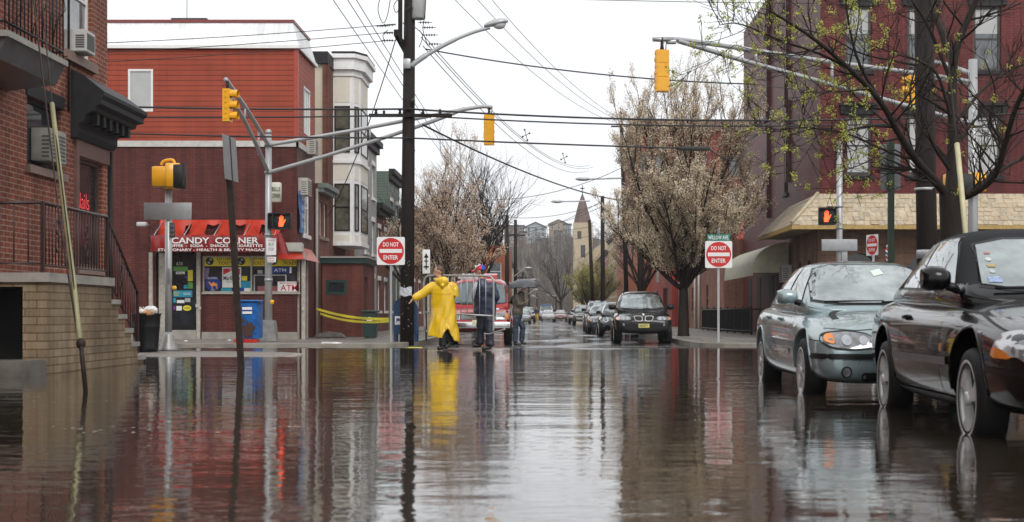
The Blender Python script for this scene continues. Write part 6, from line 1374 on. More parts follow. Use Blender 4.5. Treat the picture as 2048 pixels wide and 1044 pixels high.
# --- do not enter signs
def dne(px, pyc, d, label, post=True, wpx=56, rot=0, base=None, name='do_not_enter_sign'):
    c = W(px, pyc, d); s = wpx/F*d; z0 = zs(d) if base is None else base; rt = thing(name, label, 'road sign', (c.x, d, z0))
    u = Vector((math.cos(rot), math.sin(rot), 0)); n = Vector((u.y, -u.x, 0))
    def plate(sx, sz, off, th, mat, nm, rad, par, dx=0, dz=0):
        mb = MB(); pts = rrect(-sx/2+dx, sx/2+dx, -sz/2+dz, sz/2+dz, rad, 4) if rad < min(sx, sz)/2-1e-4 else circ(dx, dz, sx/2, sz/2, 36)
        f = [mb.vert(c+u*a+Vector((0, 0, b))+n*(off+th)) for a, b in pts]; k = [mb.vert(c+u*a+Vector((0, 0, b))+n*off) for a, b in pts]; mb.face(f); mb.face(k[::-1])
        for i in range(len(f)): mb.face((f[i], f[(i+1) % len(f)], k[(i+1) % len(f)], k[i]))
        return mb.build(nm, mat, par, w=True)
    p = plate(s, s, .035, .006, M_swhite, 'plate', s*.06, rt); plate(s*.93, s*.93, .042, .003, M_red, 'disc', s, p); plate(s*.80, s*.135, .046, .003, M_swhite, 'bar', .005, p)
    for t, dz in (('DO NOT', .25), ('ENTER', -.25)): text_on('lettering', t, c+Vector((0, 0, dz*s*.93))+n*.048, u, (0, 0, 1), M_swhite, p, width=s*(.56 if t[0] == 'D' else .52), height=s*.155, fo=.02)
    if post: m = MB(); m.box(c.x-.03, c.x+.03, d-.0, d+.035, z0, c.z+s*.5); m.build('post', M_grey, rt, w=True)
    return rt, c, s
dne(782, 502, 38, 'do not enter sign on a grey post left of the utility pole')
r2_, c2s, s2_ = dne(1437, 509, 37.6, 'do not enter sign under the green street name plate at the right kerb', wpx=54)
m = MB(); bw_ = 46/F*37.6; bh_ = 13/F*37.6; m.rbox((c2s.x, 37.6, Z(475, 37.6)), bw_, .012, bh_, .004); bl = m.build('street_name_plate', M_sgreen, r2_, w=True)
text_on('lettering', 'WILLOW AVE.', (c2s.x, 37.59, Z(475, 37.6)), (1, 0, 0), (0, 0, 1), M_swhite, bl, width=bw_*.9, height=bh_*.62, fo=.02)
m = MB(); m.box(c2s.x-.02, c2s.x+.02, 37.6, 37.63, Z(482, 37.6), Z(458, 37.6)); m.rbox((c2s.x, 37.62, Z(463, 37.6)), .012, .5, bh_, .004); m.build('finial', M_grey, r2_, w=True)
m = MB(); sx_ = c2s.x+.1; m.poly([(sx_+a*.03, 37.548, c2s.z-.345+b*.03) for a, b in [(math.cos(R(90+36*i))*(1 if i % 2 == 0 else .45), math.sin(R(90+36*i))*(1 if i % 2 == 0 else .45)) for i in range(10)]]); m.build('sticker', M_swhite, r2_, w=True)
dne(1747, 490, 34.5, 'narrow do not enter sign seen turned away left of the barber pole', wpx=42, rot=R(-70), base=-.06)
# --- small arrow sign on brown post (px 852)
sp = thing('arrow_sign', 'narrow white sign on dark post standing behind the man in yellow', 'road sign', (X(852, 40.5), 40.5, zs(40)))
m = MB(); m.box(X(850.5, 40.5), X(854, 40.5), 40.5, 40.54, zs(40), Z(498, 40.5)); m.build('post', M_dsteel, sp, w=True)
m = MB(); m.rbox((X(852.5, 40.45), 40.46, Z(523, 40.46)), 15/F*40.4, .01, 48/F*40.4, .004); ar = m.build('plate', M_swhite, sp, w=True)
m = MB(); q = lambda a, b: (X(852.5+a, 40.44), 40.44, Z(523-b, 40.44)); m.poly([q(-1, -16), q(1, -16), q(1, 16), q(-1, 16)]); m.poly([q(-5, 8), q(5, 8), q(0, 16)]); m.poly([q(-5, -12), q(5, -12), q(5, -9), q(-5, -9)]); m.poly([q(-4, 0), q(4, 0), q(4, 2), q(-4, 2)]); m.build('symbol', P_k, ar, w=True)
# --- main utility pole (d 38.5)
d = 38.5; xu = X(816, d); up = thing('utility_pole', 'tall dark wooden utility pole with street lamp arm at the left kerb corner', 'utility pole', (xu, d, zs(d)))
tube1('pole', [(xu-.03, d, zs(d)-.1), (xu, d, 4), (xu+.07, d, 12.5)], [.20, .185, .14], M_pole, up, 16)
la = tube1('lamp_arm', bez([W(822, 132, d-.1), W(850, 112, d-.1), W(900, 84, d-.1), W(945, 65, d-.1), W(980, 55, d-.1)]), [.075]*11+[.06]*12+[.05]*18, M_lampw, up, 10)
m = MB(); c = W(994, 47, d-.1); n = 14; rows = []
for t, ry, rzu, rzd in ((-.36, .07, .04, .03), (-.28, .12, .09, .05), (-.1, .16, .13, .06), (.1, .17, .13, .06), (.24, .14, .09, .05), (.31, .05, .03, .02)):
    rows.append([m.vert((c.x+t, c.y+ry*math.cos(a_), c.z+t*.2+(rzu if math.sin(a_) > 0 else rzd)*math.sin(a_))) for a_ in [2*PI*i/n for i in range(n)]])
for a, b in zip(rows, rows[1:]):
    for i in range(n): m.face((a[i], a[(i+1) % n], b[(i+1) % n], b[i]), True)
m.face(rows[0]); m.face(rows[-1]); lh = m.build('lamp_head', M_lampw, up, w=True)
m = MB(); m.ell((c.x+.06, c.y, c.z-.03), .19, .13, .13, 12, 8); m.build('lamp_glass', M_lglass, lh, w=True)
m = MB(); m.rbox((xu+.0, d-.2, Z(130, d)), .2, .1, .28, .03); m.build('bracket', M_lampw, up, w=True)
m = MB(); m.box(X(740, d), X(905, d), d-.26, d-.16, Z(236, d), Z(230, d)); m.build('crossarm', M_pole, up, w=True)
m = MB(); m.box(X(798, d), X(806, d), d-1.3, d+1.3, Z(90, d), Z(78, d)); m.box(X(798, d), X(806, d), d-.25, d-.13, Z(89, d), Z(-30, d)); m.build('crossarm', M_pole, up, w=True)
m = MB(); m.lathe((X(838, d), d-.1, 0), [(.16, Z(40, d)), (.19, Z(38, d)), (.19, Z(-40, d)), (.1, Z(-50, d))], 16); m.build('transformer', pbr('transformer_grey', (.42, .43, .43), .4, var=.08), up, w=True)
for (px, py) in ((768, 232), (752, 229), (800, 229), (846, 229), (880, 229)): m = MB(); b_ = W(px, py, d-.2); m.lathe(b_, [(.03, 0), (.05, .05), (.03, .08), (.045, .12), (.01, .16)], 8); m.build('insulator', M_dsteel, up, w=True)
for (px, py) in ((778, 50), (778, 66), (778, 81), (858, 55), (862, 70), (868, 88), (850, 45), (764, 52)):
    m = MB(); b_ = W(px, py, d-.1); 
    for k in range(4): m.lathe((b_.x-.12+k*.07, b_.y, b_.z), [(.012, -.02), (.045, 0), (.012, .02)], 8, 'x')
    m.tube([(b_.x-.2, b_.y, b_.z), (b_.x+.2, b_.y, b_.z)], .01, 5); m.build('insulator', M_cable, up, w=True)
for pts in ([(762, -10), (756, 20), (766, 46), (775, 30), (782, -10)], [(806, -10), (800, 15), (792, 25), (788, 10), (800, -5)], [(810, 20), (822, 14), (832, 20), (834, 0)], [(852, -10), (850, 30), (846, 60), (856, 92)], [(806, 45), (812, 60), (806, 85)], [(826, 52), (845, 70), (838, 95)], [(776, 60), (766, 70), (770, 85)]):
    tube1('jumper_wire', bez([W(a, b, d-.22) for a, b in pts], 5), .012, M_cable, up, 5)
m = MB(); m.rbox((X(827, d), d-.2, Z(204, d)), .12, .12, .14, .02); m.build('junction_box', M_cable, up, w=True)
m = MB(); pr = random.Random(3)
for i in range(26):
    a = pr.uniform(-2.6, -.6); z_ = pr.uniform(.3, 2.4); r_ = .203; x_, y_ = xu-.02+r_*math.cos(a), d+r_*math.sin(a); m.box(x_-.008, x_+.008, y_-.006, y_, z_, z_+.014)
m.build('staples', M_alloy, up, w=True)
m = MB(); m.grid(lambda u, v: (xu-.02+.225*math.cos(R(200+110*u)), d+.225*math.sin(R(200+110*u)), Z(592, d)+.24*v+.02*math.sin(9*u)), 10, 4); m.build('flyer', pbr('wet_paper', (.5, .52, .56), .5, var=.4, vs=14), up, w=True)
# --- other poles
def upole(px, pyt, d, r, label, lean=0, arms=(), lamp=None, par=None, grp='far utility poles'):
    xb = X(px, d); zb = gz(d)+.1; p = thing('utility_pole', label, 'utility pole', (xb, d, zb), 0, grp)
    tube1('pole', [(xb, d, zb-.2), (X(px+lean, d), d, Z(pyt, d))], [r, r*.75], M_pole, p, 8)
    for (a0, a1, ay) in arms: m = MB(); m.box(X(a0, d), X(a1, d), d-.2, d-.1, Z(ay+2, d), Z(ay-1, d)); m.build('crossarm', M_pole, p, w=True)
    if lamp:
        (x0, y0, x1, y1) = lamp; tube1('lamp_arm', bez([W(x0, y0, d-.15), W((x0+x1)/2, (y0*.35+y1*.65), d-.15), W(x1, y1, d-.15)]), .05, M_lampw, p, 6)
        m = MB(); c = W(x1, y1, d-.15); m.ell((c.x, c.y, c.z), .42, .16, .11, 10, 6); m.build('lamp_head', M_lampw, p, w=True)
    return p
upole(1187, 440, 62+30, .14, 'leaning wooden pole right of the church tower', -8, [], (1180, 402, 1114, 403))
upole(1206, 392, 84, .15, 'dark wooden pole just right of the leaning pole', -1)
upole(1255, 250, 74, .13, 'dark wooden pole inside the crown of the flowering tree', -12, [(1222, 1272, 253)], (1244, 356, 1166, 358))
upole(1281, 430, 66, .17, 'thick dark pole behind the flowering tree trunk', 0)
upole(1014, 430, 118, .2, 'dark wooden pole at the left kerb behind the umbrella', 0)
upole(1031, 440, 132, .2, 'second dark pole at the left kerb behind the umbrella', 0, [(1012, 1050, 470)], (1028, 553, 1056, 536))
upole(1046, 545, 165, .2, 'small far pole in the row of street lamps at left', 0, [(1030, 1054, 555)], (1046, 574, 1066, 559))
upole(1058, 560, 200, .16, 'slender far lamp column left of the traffic', 0, [], (1057, 588, 1071, 579))
upole(1074, 585, 250, .14, 'thin light pole directly above the worker in yellow', 0, [], (1074, 596, 1066, 592))
upole(1112, 592, 240, .13, 'thin light pole right of the far white saloon', 0, [], (1112, 592, 1098, 590))
# dark pole near right (d 24.5)
d = 24.5; dp = thing('utility_pole', 'thick dark wooden pole in front of the red corner building at right', 'utility pole', (X(1858, d), d, -.06))
tube1('pole', [(X(1858, d), d, -.1), (X(1852, d), d, 3), (X(1846, d), d, 7.5)], [.19, .18, .16], M_pole, dp, 16)
m = MB(); m.lathe((X(1855, d), d, 0), [(.195, Z(517, d)), (.197, Z(505, d)), (.192, Z(500, d))], 16); m.build('band', pbr('pale_band', (.4, .42, .45), .4, var=.3, vs=12), dp, w=True)
m = MB(); m.lathe((X(1850, d), d, 0), [(.19, Z(382, d)), (.19, Z(376, d))], 16); m.build('tag_strip', M_grey, dp, w=True)
# right signal mast (d 32)
d = 32.0; xr = X(1946, d); mr_ = thing('signal_mast', 'grey signal mast with long arm behind the near right tree', 'traffic signal', (xr, d, -.06))
tube1('pole', [(xr, d, -.06), (xr, d, Z(119, d))], [.12, .1], M_grey, mr_, 14)
e_ = W(1324, 80, 28.5)
tube1('arm', bez([(xr, d, Z(164, d)), W(1830, 146, 31.4), W(1640, 121, 30.4), W(1490, 98, 29.6), W(1365, 80, 28.8), e_+Vector((-.1, 0, .01))]), .05, M_grey, mr_, 10)
tube1('arm', bez([(xr, d, Z(247, d)), W(1830, 216, 31.4), W(1640, 163, 30.4), W(1490, 122, 29.6), W(1400, 95, 29.0), W(1356, 82, 28.7)]), .05, M_grey, mr_, 10)
for (px, a, b, dd) in ((1512, 103, 128, 29.7), (1664, 124, 168, 30.5)): tube1('strut', [W(px, a, dd), W(px, b, dd)], .035, M_grey, mr_)
m = MB(); m.tube([W(1306, 79, 28.45), W(1345, 79, 28.6)], .045, 8); m.rbox(W(1343, 84, 28.6), .2, .1, .08, .02); m.build('end_fitting', M_sgrey, mr_, w=True)
signal_head(mr_, W(1324, 142, 28.5), (-.12, 1, 0), .86)
tube1('arm', bez([(xr, d, Z(148, d)), W(1890, 128, 34), W(1850, 120, 37), W(1822, 118, 41)]), .05, M_grey, mr_, 10); tube1('arm', bez([(xr, d, Z(168, d)), W(1900, 160, 34), W(1866, 154, 36), W(1840, 130, 40)]), .045, M_grey, mr_, 8)
signal_head(mr_, W(1822, 180, 41), (-1, 0, 0), .86)
ped_signal(mr_, W(1905, 368, 31.8), .38, .46, (0, 1, 0), False, M_yel, .3); ped_signal(mr_, W(1955, 365, 31.8), .38, .44, (.3, 1, 0), False, M_yel, .25); ped_signal(mr_, W(1934, 370, 31.8), .25, .5, (-1, 0, 0), False, None, .28)
# second right pole with lit hand (d 37)
d = 37.0; xq = X(1679, d); q_ = thing('crossing_pole', 'grey pole carrying a lit hand signal in front of the shingled roof', 'traffic signal', (xq, d, zs(d)))
tube1('pole', [(xq, d, zs(d)), (xq, d, Z(283, d))], [.085, .08], M_grey, q_, 12); octagon_base(q_, xq, d, zs(d), .4, .5)
m = MB()
for py in (413, 456): m.lathe((xq, d, Z(py, d)), [(.1, -.03), (.105, 0), (.1, .03)], 12)
m.build('collar', M_sgrey, q_, w=True)
ped_signal(q_, W(1654, 433, 36.9), .46, .46, (-.12, -1, 0)); tube1('bracket', [W(1679, 415, d), W(1655, 414, d-.1)], .025, M_dsteel, q_)
m = MB(); m.rbox(W(1679, 490, 36.86), 71/F*37, .012, 23/F*37, .004); m.build('street_sign', M_sgrey, q_, w=True)
m = MB(); m.rbox(W(1689, 512, 36.9), .16, .012, .5, .004); m.build('small_sign', M_sgrey, q_, w=True)
# green post with sign back (d 22)
d = 22; gp_ = thing('sign_post', 'dark green post with grey sign back between the two cars', 'signpost', (X(1782, d), d, -.06))
m = MB(); m.box(X(1776, d), X(1788, d), d-.03, d+.03, -.06, Z(283, d)); m.build('post', pbr('green_post', (.012, .03, .014), .4, var=.2), gp_, w=True)
m = MB(); m.rbox(W(1781, 334, d+.05), 40/F*d, .01, 92/F*d, .004); m.build('sign_plate', pbr('sign_back_dark', (.16, .17, .18), .4, .3, var=.15), gp_, w=True)
# barber pole on the brown wall
d = 43.6; bp_ = thing('barber_pole', 'small red white and blue striped barber pole on the brown brick wall', 'barber pole', W(1776, 520, d))
mt_, nt_, pp_ = newmat('barber_stripes'); tcx = N(nt_, 'ShaderNodeTexCoord'); sx = N(nt_, 'ShaderNodeSeparateXYZ'); nt_.links.new(tcx.outputs['Object'], sx.inputs[0])
ma = N(nt_, 'ShaderNodeMath', _operation='MULTIPLY_ADD'); nt_.links.new(sx.outputs[0], ma.inputs[0]); ma.inputs[1].default_value = .8; nt_.links.new(sx.outputs[2], ma.inputs[2])
dv_ = N(nt_, 'ShaderNodeMath', _operation='DIVIDE'); nt_.links.new(ma.outputs[0], dv_.inputs[0]); dv_.inputs[1].default_value = .26; fr_ = N(nt_, 'ShaderNodeMath', _operation='FRACT'); nt_.links.new(dv_.outputs[0], fr_.inputs[0])
cr_ = N(nt_, 'ShaderNodeValToRGB'); cr_.color_ramp.interpolation = 'CONSTANT'; el = cr_.color_ramp.elements; el[0].position = 0; el[0].color = (.6, .02, .02, 1); el[1].position = .28; el[1].color = (.75, .75, .75, 1)
e3 = el.new(.5); e3.color = (.02, .06, .35, 1); e4 = el.new(.78); e4.color = (.75, .75, .75, 1); nt_.links.new(fr_.outputs[0], cr_.inputs[0]); nt_.links.new(cr_.outputs[0], pp_.inputs['Base Color'])
m = MB(); m.lathe((X(1776, d), d, 0), [(.085, Z(518, d)), (.085, Z(496, d))], 14); m.build('striped_cylinder', mt_, bp_, w=True)
m = MB(); m.lathe((X(1776, d), d, 0), [(.095, Z(496, d)), (.1, Z(492, d)), (.06, Z(487, d)), (.001, Z(486, d))], 14); m.lathe((X(1776, d), d, 0), [(.05, Z(525, d)), (.1, Z(521, d)), (.095, Z(518, d))], 14); m.build('cap', M_chrome, bp_, w=True)
# --- cables
M1 = (xu, 38.45, 0)
for i, (pa, pb, sg) in enumerate((((-260, 97), (792, 48), .15), ((-260, 118), (786, 64), .15), ((-260, 140), (786, 80), .15))): cable('thin overhead wire running left from the top of the kerb pole', W(pa[0], pa[1], 36.5), W(pb[0], pb[1], 38.4), sg, .011)
for (pa, pm_, pb, r_) in (((-260, 193), (818, 218), (2250, 214), .028), ((-260, 222), (818, 230), (2250, 224), .022)):
    cable('thick overhead cable crossing above the junction', W(*pa, 37.2), W(*pm_, 38.28), .12, r_); cable('thick overhead cable crossing above the junction', W(*pm_, 38.28), W(*pb, 38.6), .35, r_)
cable('thick overhead cable crossing above the junction', W(-260, 245, 37.2), W(818, 276, 38.28), .1, .024); cable('thick overhead cable crossing above the junction', W(818, 276, 38.28), W(1356, 296, 38.3), .02, .024)
sb = MB(); sb.rbox(W(1388, 297, 38.3), 64/F*38.3, .12, .11, .03); tag(sb.build('cable_splice_box', M_cable), 'black splice box hanging on the cable in front of the flowering tree', 'splice box')
tube_ = MB(); tube_.tube(bez([W(1418, 298, 38.3), W(1440, 312, 38.3), W(1470, 322, 38.3), W(1484, 312, 38.3), W(1490, 285, 38.5), W(1540, 262, 38.8), W(1600, 270, 39)]), .02, 6); tag(tube_.build('overhead_cable', M_cable), 'looped cable hanging right of the splice box', 'cable')
cable('twisted black cable running right from the lamp bracket', W(850, 98, 38.4), W(1500, 168, 38.5), .18, .02, None); cable('thin cable crossing high on the red corner building', W(1490, 166, 38.5), W(2150, 200, 38.6), .2, .012, None)
for (y0_, x1_, y1_) in ((-90, 1234, 246), (-120, 1246, 244), (-140, 1258, 246)): cable('high wire sloping down from the kerb pole to the tree pole', W(826+(y0_+90)*-.9, y0_, 38.5), W(x1_, y1_, 74), .75, .011, 'high sloping wires')
for k, (pa, pb) in enumerate((((838, 60), (1180, 330)), ((842, 74), (1186, 334)), ((846, 92), (1178, 341)))): cable('bundle wire with spacers falling toward the far poles', W(*pa, 38.4), W(*pb, 105), 1.3, .013, 'spacer wires')
for k, (pa, pb) in enumerate((((585, -120), (1014, 440)), ((640, -120), (1030, 450)), ((620, -120), (1022, 446)))): cable('wire falling steeply past the white bay house', W(*pa, 22), W(*pb, 118), .8, .009, 'steep wires')
cable('heavy cable sagging from the kerb pole to the right hand poles', W(846, 250, 38.5), W(1250, 402, 74), .35, .03, None)
cable('service wire dropping from the kerb pole to the brick row house', W(797, 60, 38.3), (-7.9, 49, 4.2), .5, .016, None)
for pa, pb, dd in (((700, 590), (830, 300), 0), ((708, 480), (824, 340), 0), ((690, 500), (826, 380), 0)): cable('service wire fanning out to the houses left of the pole', (-7.2, 52+pa[0]*.01, Z(pa[1], 52)), W(pb[0], pb[1], 38.7), .25, .009, 'service wires')
for (pa, pb, da, db) in (((1000, 470), (1206, 400), 90, 84), ((1006, 455), (1206, 412), 100, 84), ((1014, 442), (1187, 452), 118, 92), ((1046, 552), (1187, 500), 165, 92), ((1046, 560), (1170, 545), 165, 130), ((960, 400), (1255, 330), 70, 74), ((980, 430), (1206, 405), 90, 84), ((1031, 470), (1187, 470), 132, 92)): cable('distant wire crossing the far street', W(*pa, da), W(*pb, db), .5, .016, 'distant crossing wires')
cable('wire at the very top crossing toward the corner building', W(1050, -4, 30), W(2100, 8, 30), .05, .008, None)
for (px, py) in ((1052, 270), (1128, 316)):
    m = MB(); dd = 38.5+(px-838)*.19; c = W(px, py, dd)
    m.tube([c+Vector((-.08, 0, .3)), c+Vector((.0, 0, .0)), c+Vector((.08, 0, -.3))], .02, 5); m.tube([c+Vector((-.2, 0, -.1)), c+Vector((.2, 0, .1))], .02, 5)
    for s in ((-.08, .3), (.08, -.3), (-.2, -.1), (.2, .1)): m.ell(c+Vector((s[0], 0, s[1])), .06, .06, .06, 8, 5)
    tag(m.build('cable_spacer', M_cable), 'black spacer clamp on the falling wires, %s one' % ('nearer' if px < 1100 else 'farther'), 'spacer')
# --- mailbox
d = 38.9; mbx = thing('mailbox', 'blue street mailbox with rounded top half hidden by the kerb pole', 'mailbox', (X(810, d), d, zs(d))); x0_, x1_ = X(787, d), X(834, d); z0_ = zs(d)
prof = [(x0_, z0_+.22), (x1_, z0_+.22), (x1_, z0_+.95)]+[((x0_+x1_)/2+(x1_-x0_)/2*math.cos(a), z0_+.95+.31*math.sin(a)) for a in [PI*i/12 for i in range(1, 12)]]+[(x0_, z0_+.95)]
m = MB(); m.prism(prof, d-.02, d+.55, 'y'); m.build('body', pbr('mailbox_blue', (.012, .05, .13), .35, var=.12, coat=.3), mbx, w=True)
m = MB(); q = [((x0_+x1_)/2+(x1_-x0_)*.515*math.cos(a), z0_+.95+.325*math.sin(a)) for a in [PI*i/14 for i in range(15)]]
for p0, p1 in zip(q, q[1:]): m.poly([(p0[0], d+.0, p0[1]), (p1[0], d, p1[1]), (p1[0], d+.53, p1[1]), (p0[0], d+.53, p0[1])])
m.build('lid', pbr('mailbox_wet_sheen', (.20, .25, .24), .3, .2, var=.1), mbx, w=True)  # grey-green wet reflection painted onto the rounded top
for (lx, ly) in ((x0_+.04, d), (x1_-.04, d), (x0_+.04, d+.5), (x1_-.04, d+.5)): m = MB(); m.box(lx-.035, lx+.035, ly-.02, ly+.05, z0_, z0_+.22); m.build('leg', pbr('mailbox_blue', (.012, .05, .13)), mbx, w=True)
m = MB(); m.rbox((X(797, d), d-.028, Z(641, d)), .2, .01, .24, .01); em = m.build('emblem', M_swhite, mbx, w=True)
m = MB(); q = lambda a, b: (X(797, d)+a*.085, d-.036, Z(641, d)+b*.085); m.poly([q(-.8, .9), q(.9, .5), q(.3, .1), q(1, -.3), q(-.2, -.1), q(-.9, -.9), q(-.6, .2)]); m.build('emblem_mark', P_b, em, w=True)
# --- blue bin by the signal pole
d = 37.3; bx, bz = X(500, d), zs(d); bb2 = thing('wheeled_bin', 'battered blue newspaper box on a red base beside the signal pole', 'newspaper box', (bx, d, bz))
m = MB()
v = [(bx-.22, d-.2, bz+.1), (bx+.24, d-.2, bz+.1), (bx+.30, d+.25, bz+.12), (bx-.22, d+.25, bz+.12)]; t = [(bx-.27, d-.25, bz+1.08), (bx+.25, d-.25, bz+1.1), (bx+.30, d+.25, bz+1.14), (bx-.26, d+.25, bz+1.12)]
V = [m.vert(p) for p in v+t]; m.face(V[:4]); m.face(V[4:])
for i in range(4): m.face((V[i], V[(i+1) % 4], V[4+(i+1) % 4], V[4+i]))
bevel(m.build('body', pbr('scuffed_blue', (.01, .11, .36), .35, var=.4, vs=7, coat=.2), bb2, w=True), .02)
m = MB(); m.rbox((bx, d, bz+1.13), .62, .58, .05, .03); m.build('lid', pbr('scuffed_blue', (.01, .11, .36)), bb2, w=True)
m = MB(); m.box(bx-.15, bx+.11, d-.262, d-.25, bz+.78, bz+.96); lbl = m.build('label', M_swhite, bb2, w=True); m = MB(); m.box(bx-.15, bx+.11, d-.268, d-.262, bz+.85, bz+.89); m.build('label_stripe', P_b, lbl, w=True)
m = MB(); m.poly([(bx+.0+a*.17, d-.236+.0*b, bz+.35+b*.22) for a, b in [(math.cos(k*.45)*(1+.35*math.sin(k*2.3)), math.sin(k*.45)*(1+.3*math.cos(k*3.1))) for k in range(14)]]); m.poly([(bx-.14+a*.05, d-.245, bz+.6+b*.05) for a, b in [(math.cos(k), math.sin(k)*1.4) for k in range(6)]]); m.build('rust_patch', pbr('rust_patch', (.05, .02, .015), .7), bb2, w=True)
m = MB(); m.box(bx-.36, bx+.22, d-.27, d+.2, bz+.01, bz+.09)
for i in range(6): m.box(bx-.36+i*.1, bx-.31+i*.1, d-.3, d-.27, bz+.0, bz+.1)
m.build('base', pbr('red_plastic', (.5, .02, .015), .4), bb2, w=True)
# --- litter bin at the near left corner
d = 27.6; cx_ = X(292, d); tb = thing('litter_bin', 'black round litter bin overflowing with rubbish at the foot of the stoop', 'litter bin', (cx_, d, .0))
m = MB(); m.lathe((cx_, d, 0), [(.20, .0), (.24, .05), (.245, .1), (.24, .12), (.27, .5), (.275, .52), (.27, .54), (.285, .74), (.30, .76), (.30, .79), (.26, .79), (.25, .6)], 24); m.build('body', pbr('black_plastic_bin', (.008, .008, .009), .35, var=.2, spec=.25), tb, w=True)
rub = thing('rubbish_heap', 'white bag and orange scraps heaped on top of the black litter bin', 'rubbish', (cx_, d, .76)); rr_ = random.Random(5)
for i in range(9):
    mt = [M_swhite, pbr('rubbish_orange', (.6, .28, .1), .5, var=.3, vs=12), pbr('rubbish_tan', (.45, .35, .25), .5), pbr('rubbish_pink', (.5, .25, .2), .5)][i % 4]
    m = MB(); c = (cx_+rr_.uniform(-.2, .2), d+rr_.uniform(-.2, .15), .79+rr_.uniform(-.01, .06)); m.ell(c, rr_.uniform(.08, .14), rr_.uniform(.08, .12), rr_.uniform(.06, .10), 9, 6); m.v = [(a+rr_.uniform(-.012, .012), b+rr_.uniform(-.012, .012), z+rr_.uniform(-.012, .012)) for a, b, z in m.v]; m.build('rubbish_piece', mt, rub, w=True)
m = MB(); m.tube([(cx_+.02, d, .8), (cx_-.06, d, .92)], .006, 5); m.build('straw', M_swhite, rub, w=True)
# --- dark green bins past the vestibule, concrete scraps, litter, tape
d = 45; gb = thing('wheeled_bin', 'dark green wheeled bin with round white badge behind the caution tape', 'bin', (X(740, d), d, zs(d))); bx, bz = X(741, d), zs(d)
m = MB(); m.prism([(bx-.2, bz+.02), (bx+.2, bz+.02), (bx+.25, bz+.85), (bx-.25, bz+.85)], d-.25, d+.25, 'y'); bevel(m.build('body', M_green, gb, w=True), .03)
m = MB(); m.rbox((bx, d, bz+.89), .56, .58, .07, .04); m.build('lid', M_green, gb, w=True); m = MB(); m.poly([(bx+.09*math.cos(t), d-.256, bz+.62+.09*math.sin(t)) for t in [i*PI/9 for i in range(18)]]); m.build('badge', M_swhite, gb, w=True)
tp = MB(); A_ = W(633, 616, 44.2)
def tape(p, q, sag, w):
    n = 24
    for i in range(n):
        f = [p.lerp(q, t)+Vector((0, 0, -4*sag*t*(1-t))) for t in (i/n, (i+1)/n)]; a = math.sin(i*.7)*.02; h = Vector((0, a, w/2)); tp.poly([f[0]-h, f[1]-h, f[1]+h, f[0]+h])
tape(W(632, 617, 44.2), W(778, 638, 38.1), .10, .075); tape(W(640, 627, 44.2), W(778, 642, 38.1), .12, .07)
tag(tp.build('caution_tape', pbr('caution_yellow', (.75, .66, .04), .35, var=.1), fix=False), 'yellow caution tape strung from the shop corner to the left sign post', 'caution tape')
m = MB(); c = W(662, 690, 36.0); m.rbox((c.x, c.y, -.06), .5, .3, .07, .05); m.v = [(a+random.uniform(-.03, .03), b+random.uniform(-.03, .03), z+random.uniform(-.02, .03)) for a, b, z in m.v]; m.v = [(a, b, z+.05) for a, b, z in m.v]; tag(m.build('crumpled_paper', M_swhite), 'crumpled white paper lying at the kerb before the caution tape', 'litter')
m = MB(); c = W(828, 691, 34.8); m.rbox((c.x, 34.8, gz(34.8)+.02), .42, .2, .03, .03); m.v = [(a+random.uniform(-.03, .03), b+random.uniform(-.03, .03), z+random.uniform(-.01, .02)) for a, b, z in m.v]; tag(m.build('yellow_plastic', pbr('caution_yellow', (.75, .66, .04))), 'scrap of yellow plastic at the foot of the kerb pole', 'litter')
for i, (px, py, dd, l_) in enumerate(((372, 684, 40, 'small white cup lying before the candy shop door'), (459, 682, 41.5, 'flattened white paper on the pavement below the shop window'))):
    m = MB(); c = W(px, py, dd); zz = 0.0 if dd < 30 else zs(dd); m.rbox((c.x, dd, zz+.01), .10 if dd > 15 else .05, .05, .025, .02); m.v = [(a+random.uniform(-.01, .01), b+random.uniform(-.01, .01), z+random.uniform(-.01, .01)) for a, b, z in m.v]; tag(m.build('litter_scrap', M_swhite), l_, 'litter')
m = MB(); c = W(660, 664, 45.5); m.prism([(c.x-.5, 0-.0), (c.x+.5, 0), (c.x+.35, .15), (c.x-.1, .2), (c.x-.45, .12)], 45.3, 45.9, 'y'); tag(bevel(m.build('broken_kerb_stone', pbr('dark_rubble', (.12, .11, .1), .7, var=.4, vs=8)), .03), 'broken lump of concrete at the vestibule wall behind the tape', 'rubble')
# beige house sliver + garage between signs (px 760-815)
# ------------------------------------------------------------ people
def remesh(mb, vox, name, mat, parent, smooth=6, noise=0, ns=9, w=True, folds=None):
    o = mb.build('tmp', mat); L = rootloc(parent) if w else Vector()
    md = o.modifiers.new('r', 'REMESH'); md.mode = 'VOXEL'; md.voxel_size = vox; md.use_smooth_shade = True
    s = o.modifiers.new('s', 'SMOOTH'); s.factor = .5; s.iterations = smooth
    bpy.context.view_layer.update(); me = evalmesh(o); drop(o)
    for v in me.vertices:
        if noise: v.co += v.normal*noise*(math.sin(v.co.z*ns*2.1+v.co.x*ns)+math.sin(v.co.x*ns*2.3-v.co.z*ns*1.1+1)+.6*math.sin(v.co.z*ns*4+v.co.y*ns*3))*.4
    if folds:
        for v in me.vertices:
            x, y, z = v.co; q = math.sin((x-.25*z)*31+math.sin(z*4)*1.2)+.8*math.sin((x+.45*z)*22+2+math.sin(z*3.1)*1.5); k = min(1, max(.25, (1.5-z)*1.3)); v.co += v.normal*folds*q*k
    for v in me.vertices: v.co -= L
    for p in me.polygons: p.use_smooth = True
    return from_mesh(name, me, mat, parent)
M_skin = pbr('skin', (.52, .30, .22), .5, var=.08); M_hair = pbr('brown_hair', (.06, .035, .022), .6, var=.3, vs=60); M_shoe = pbr('black_shoe', (.012, .012, .013), .35)
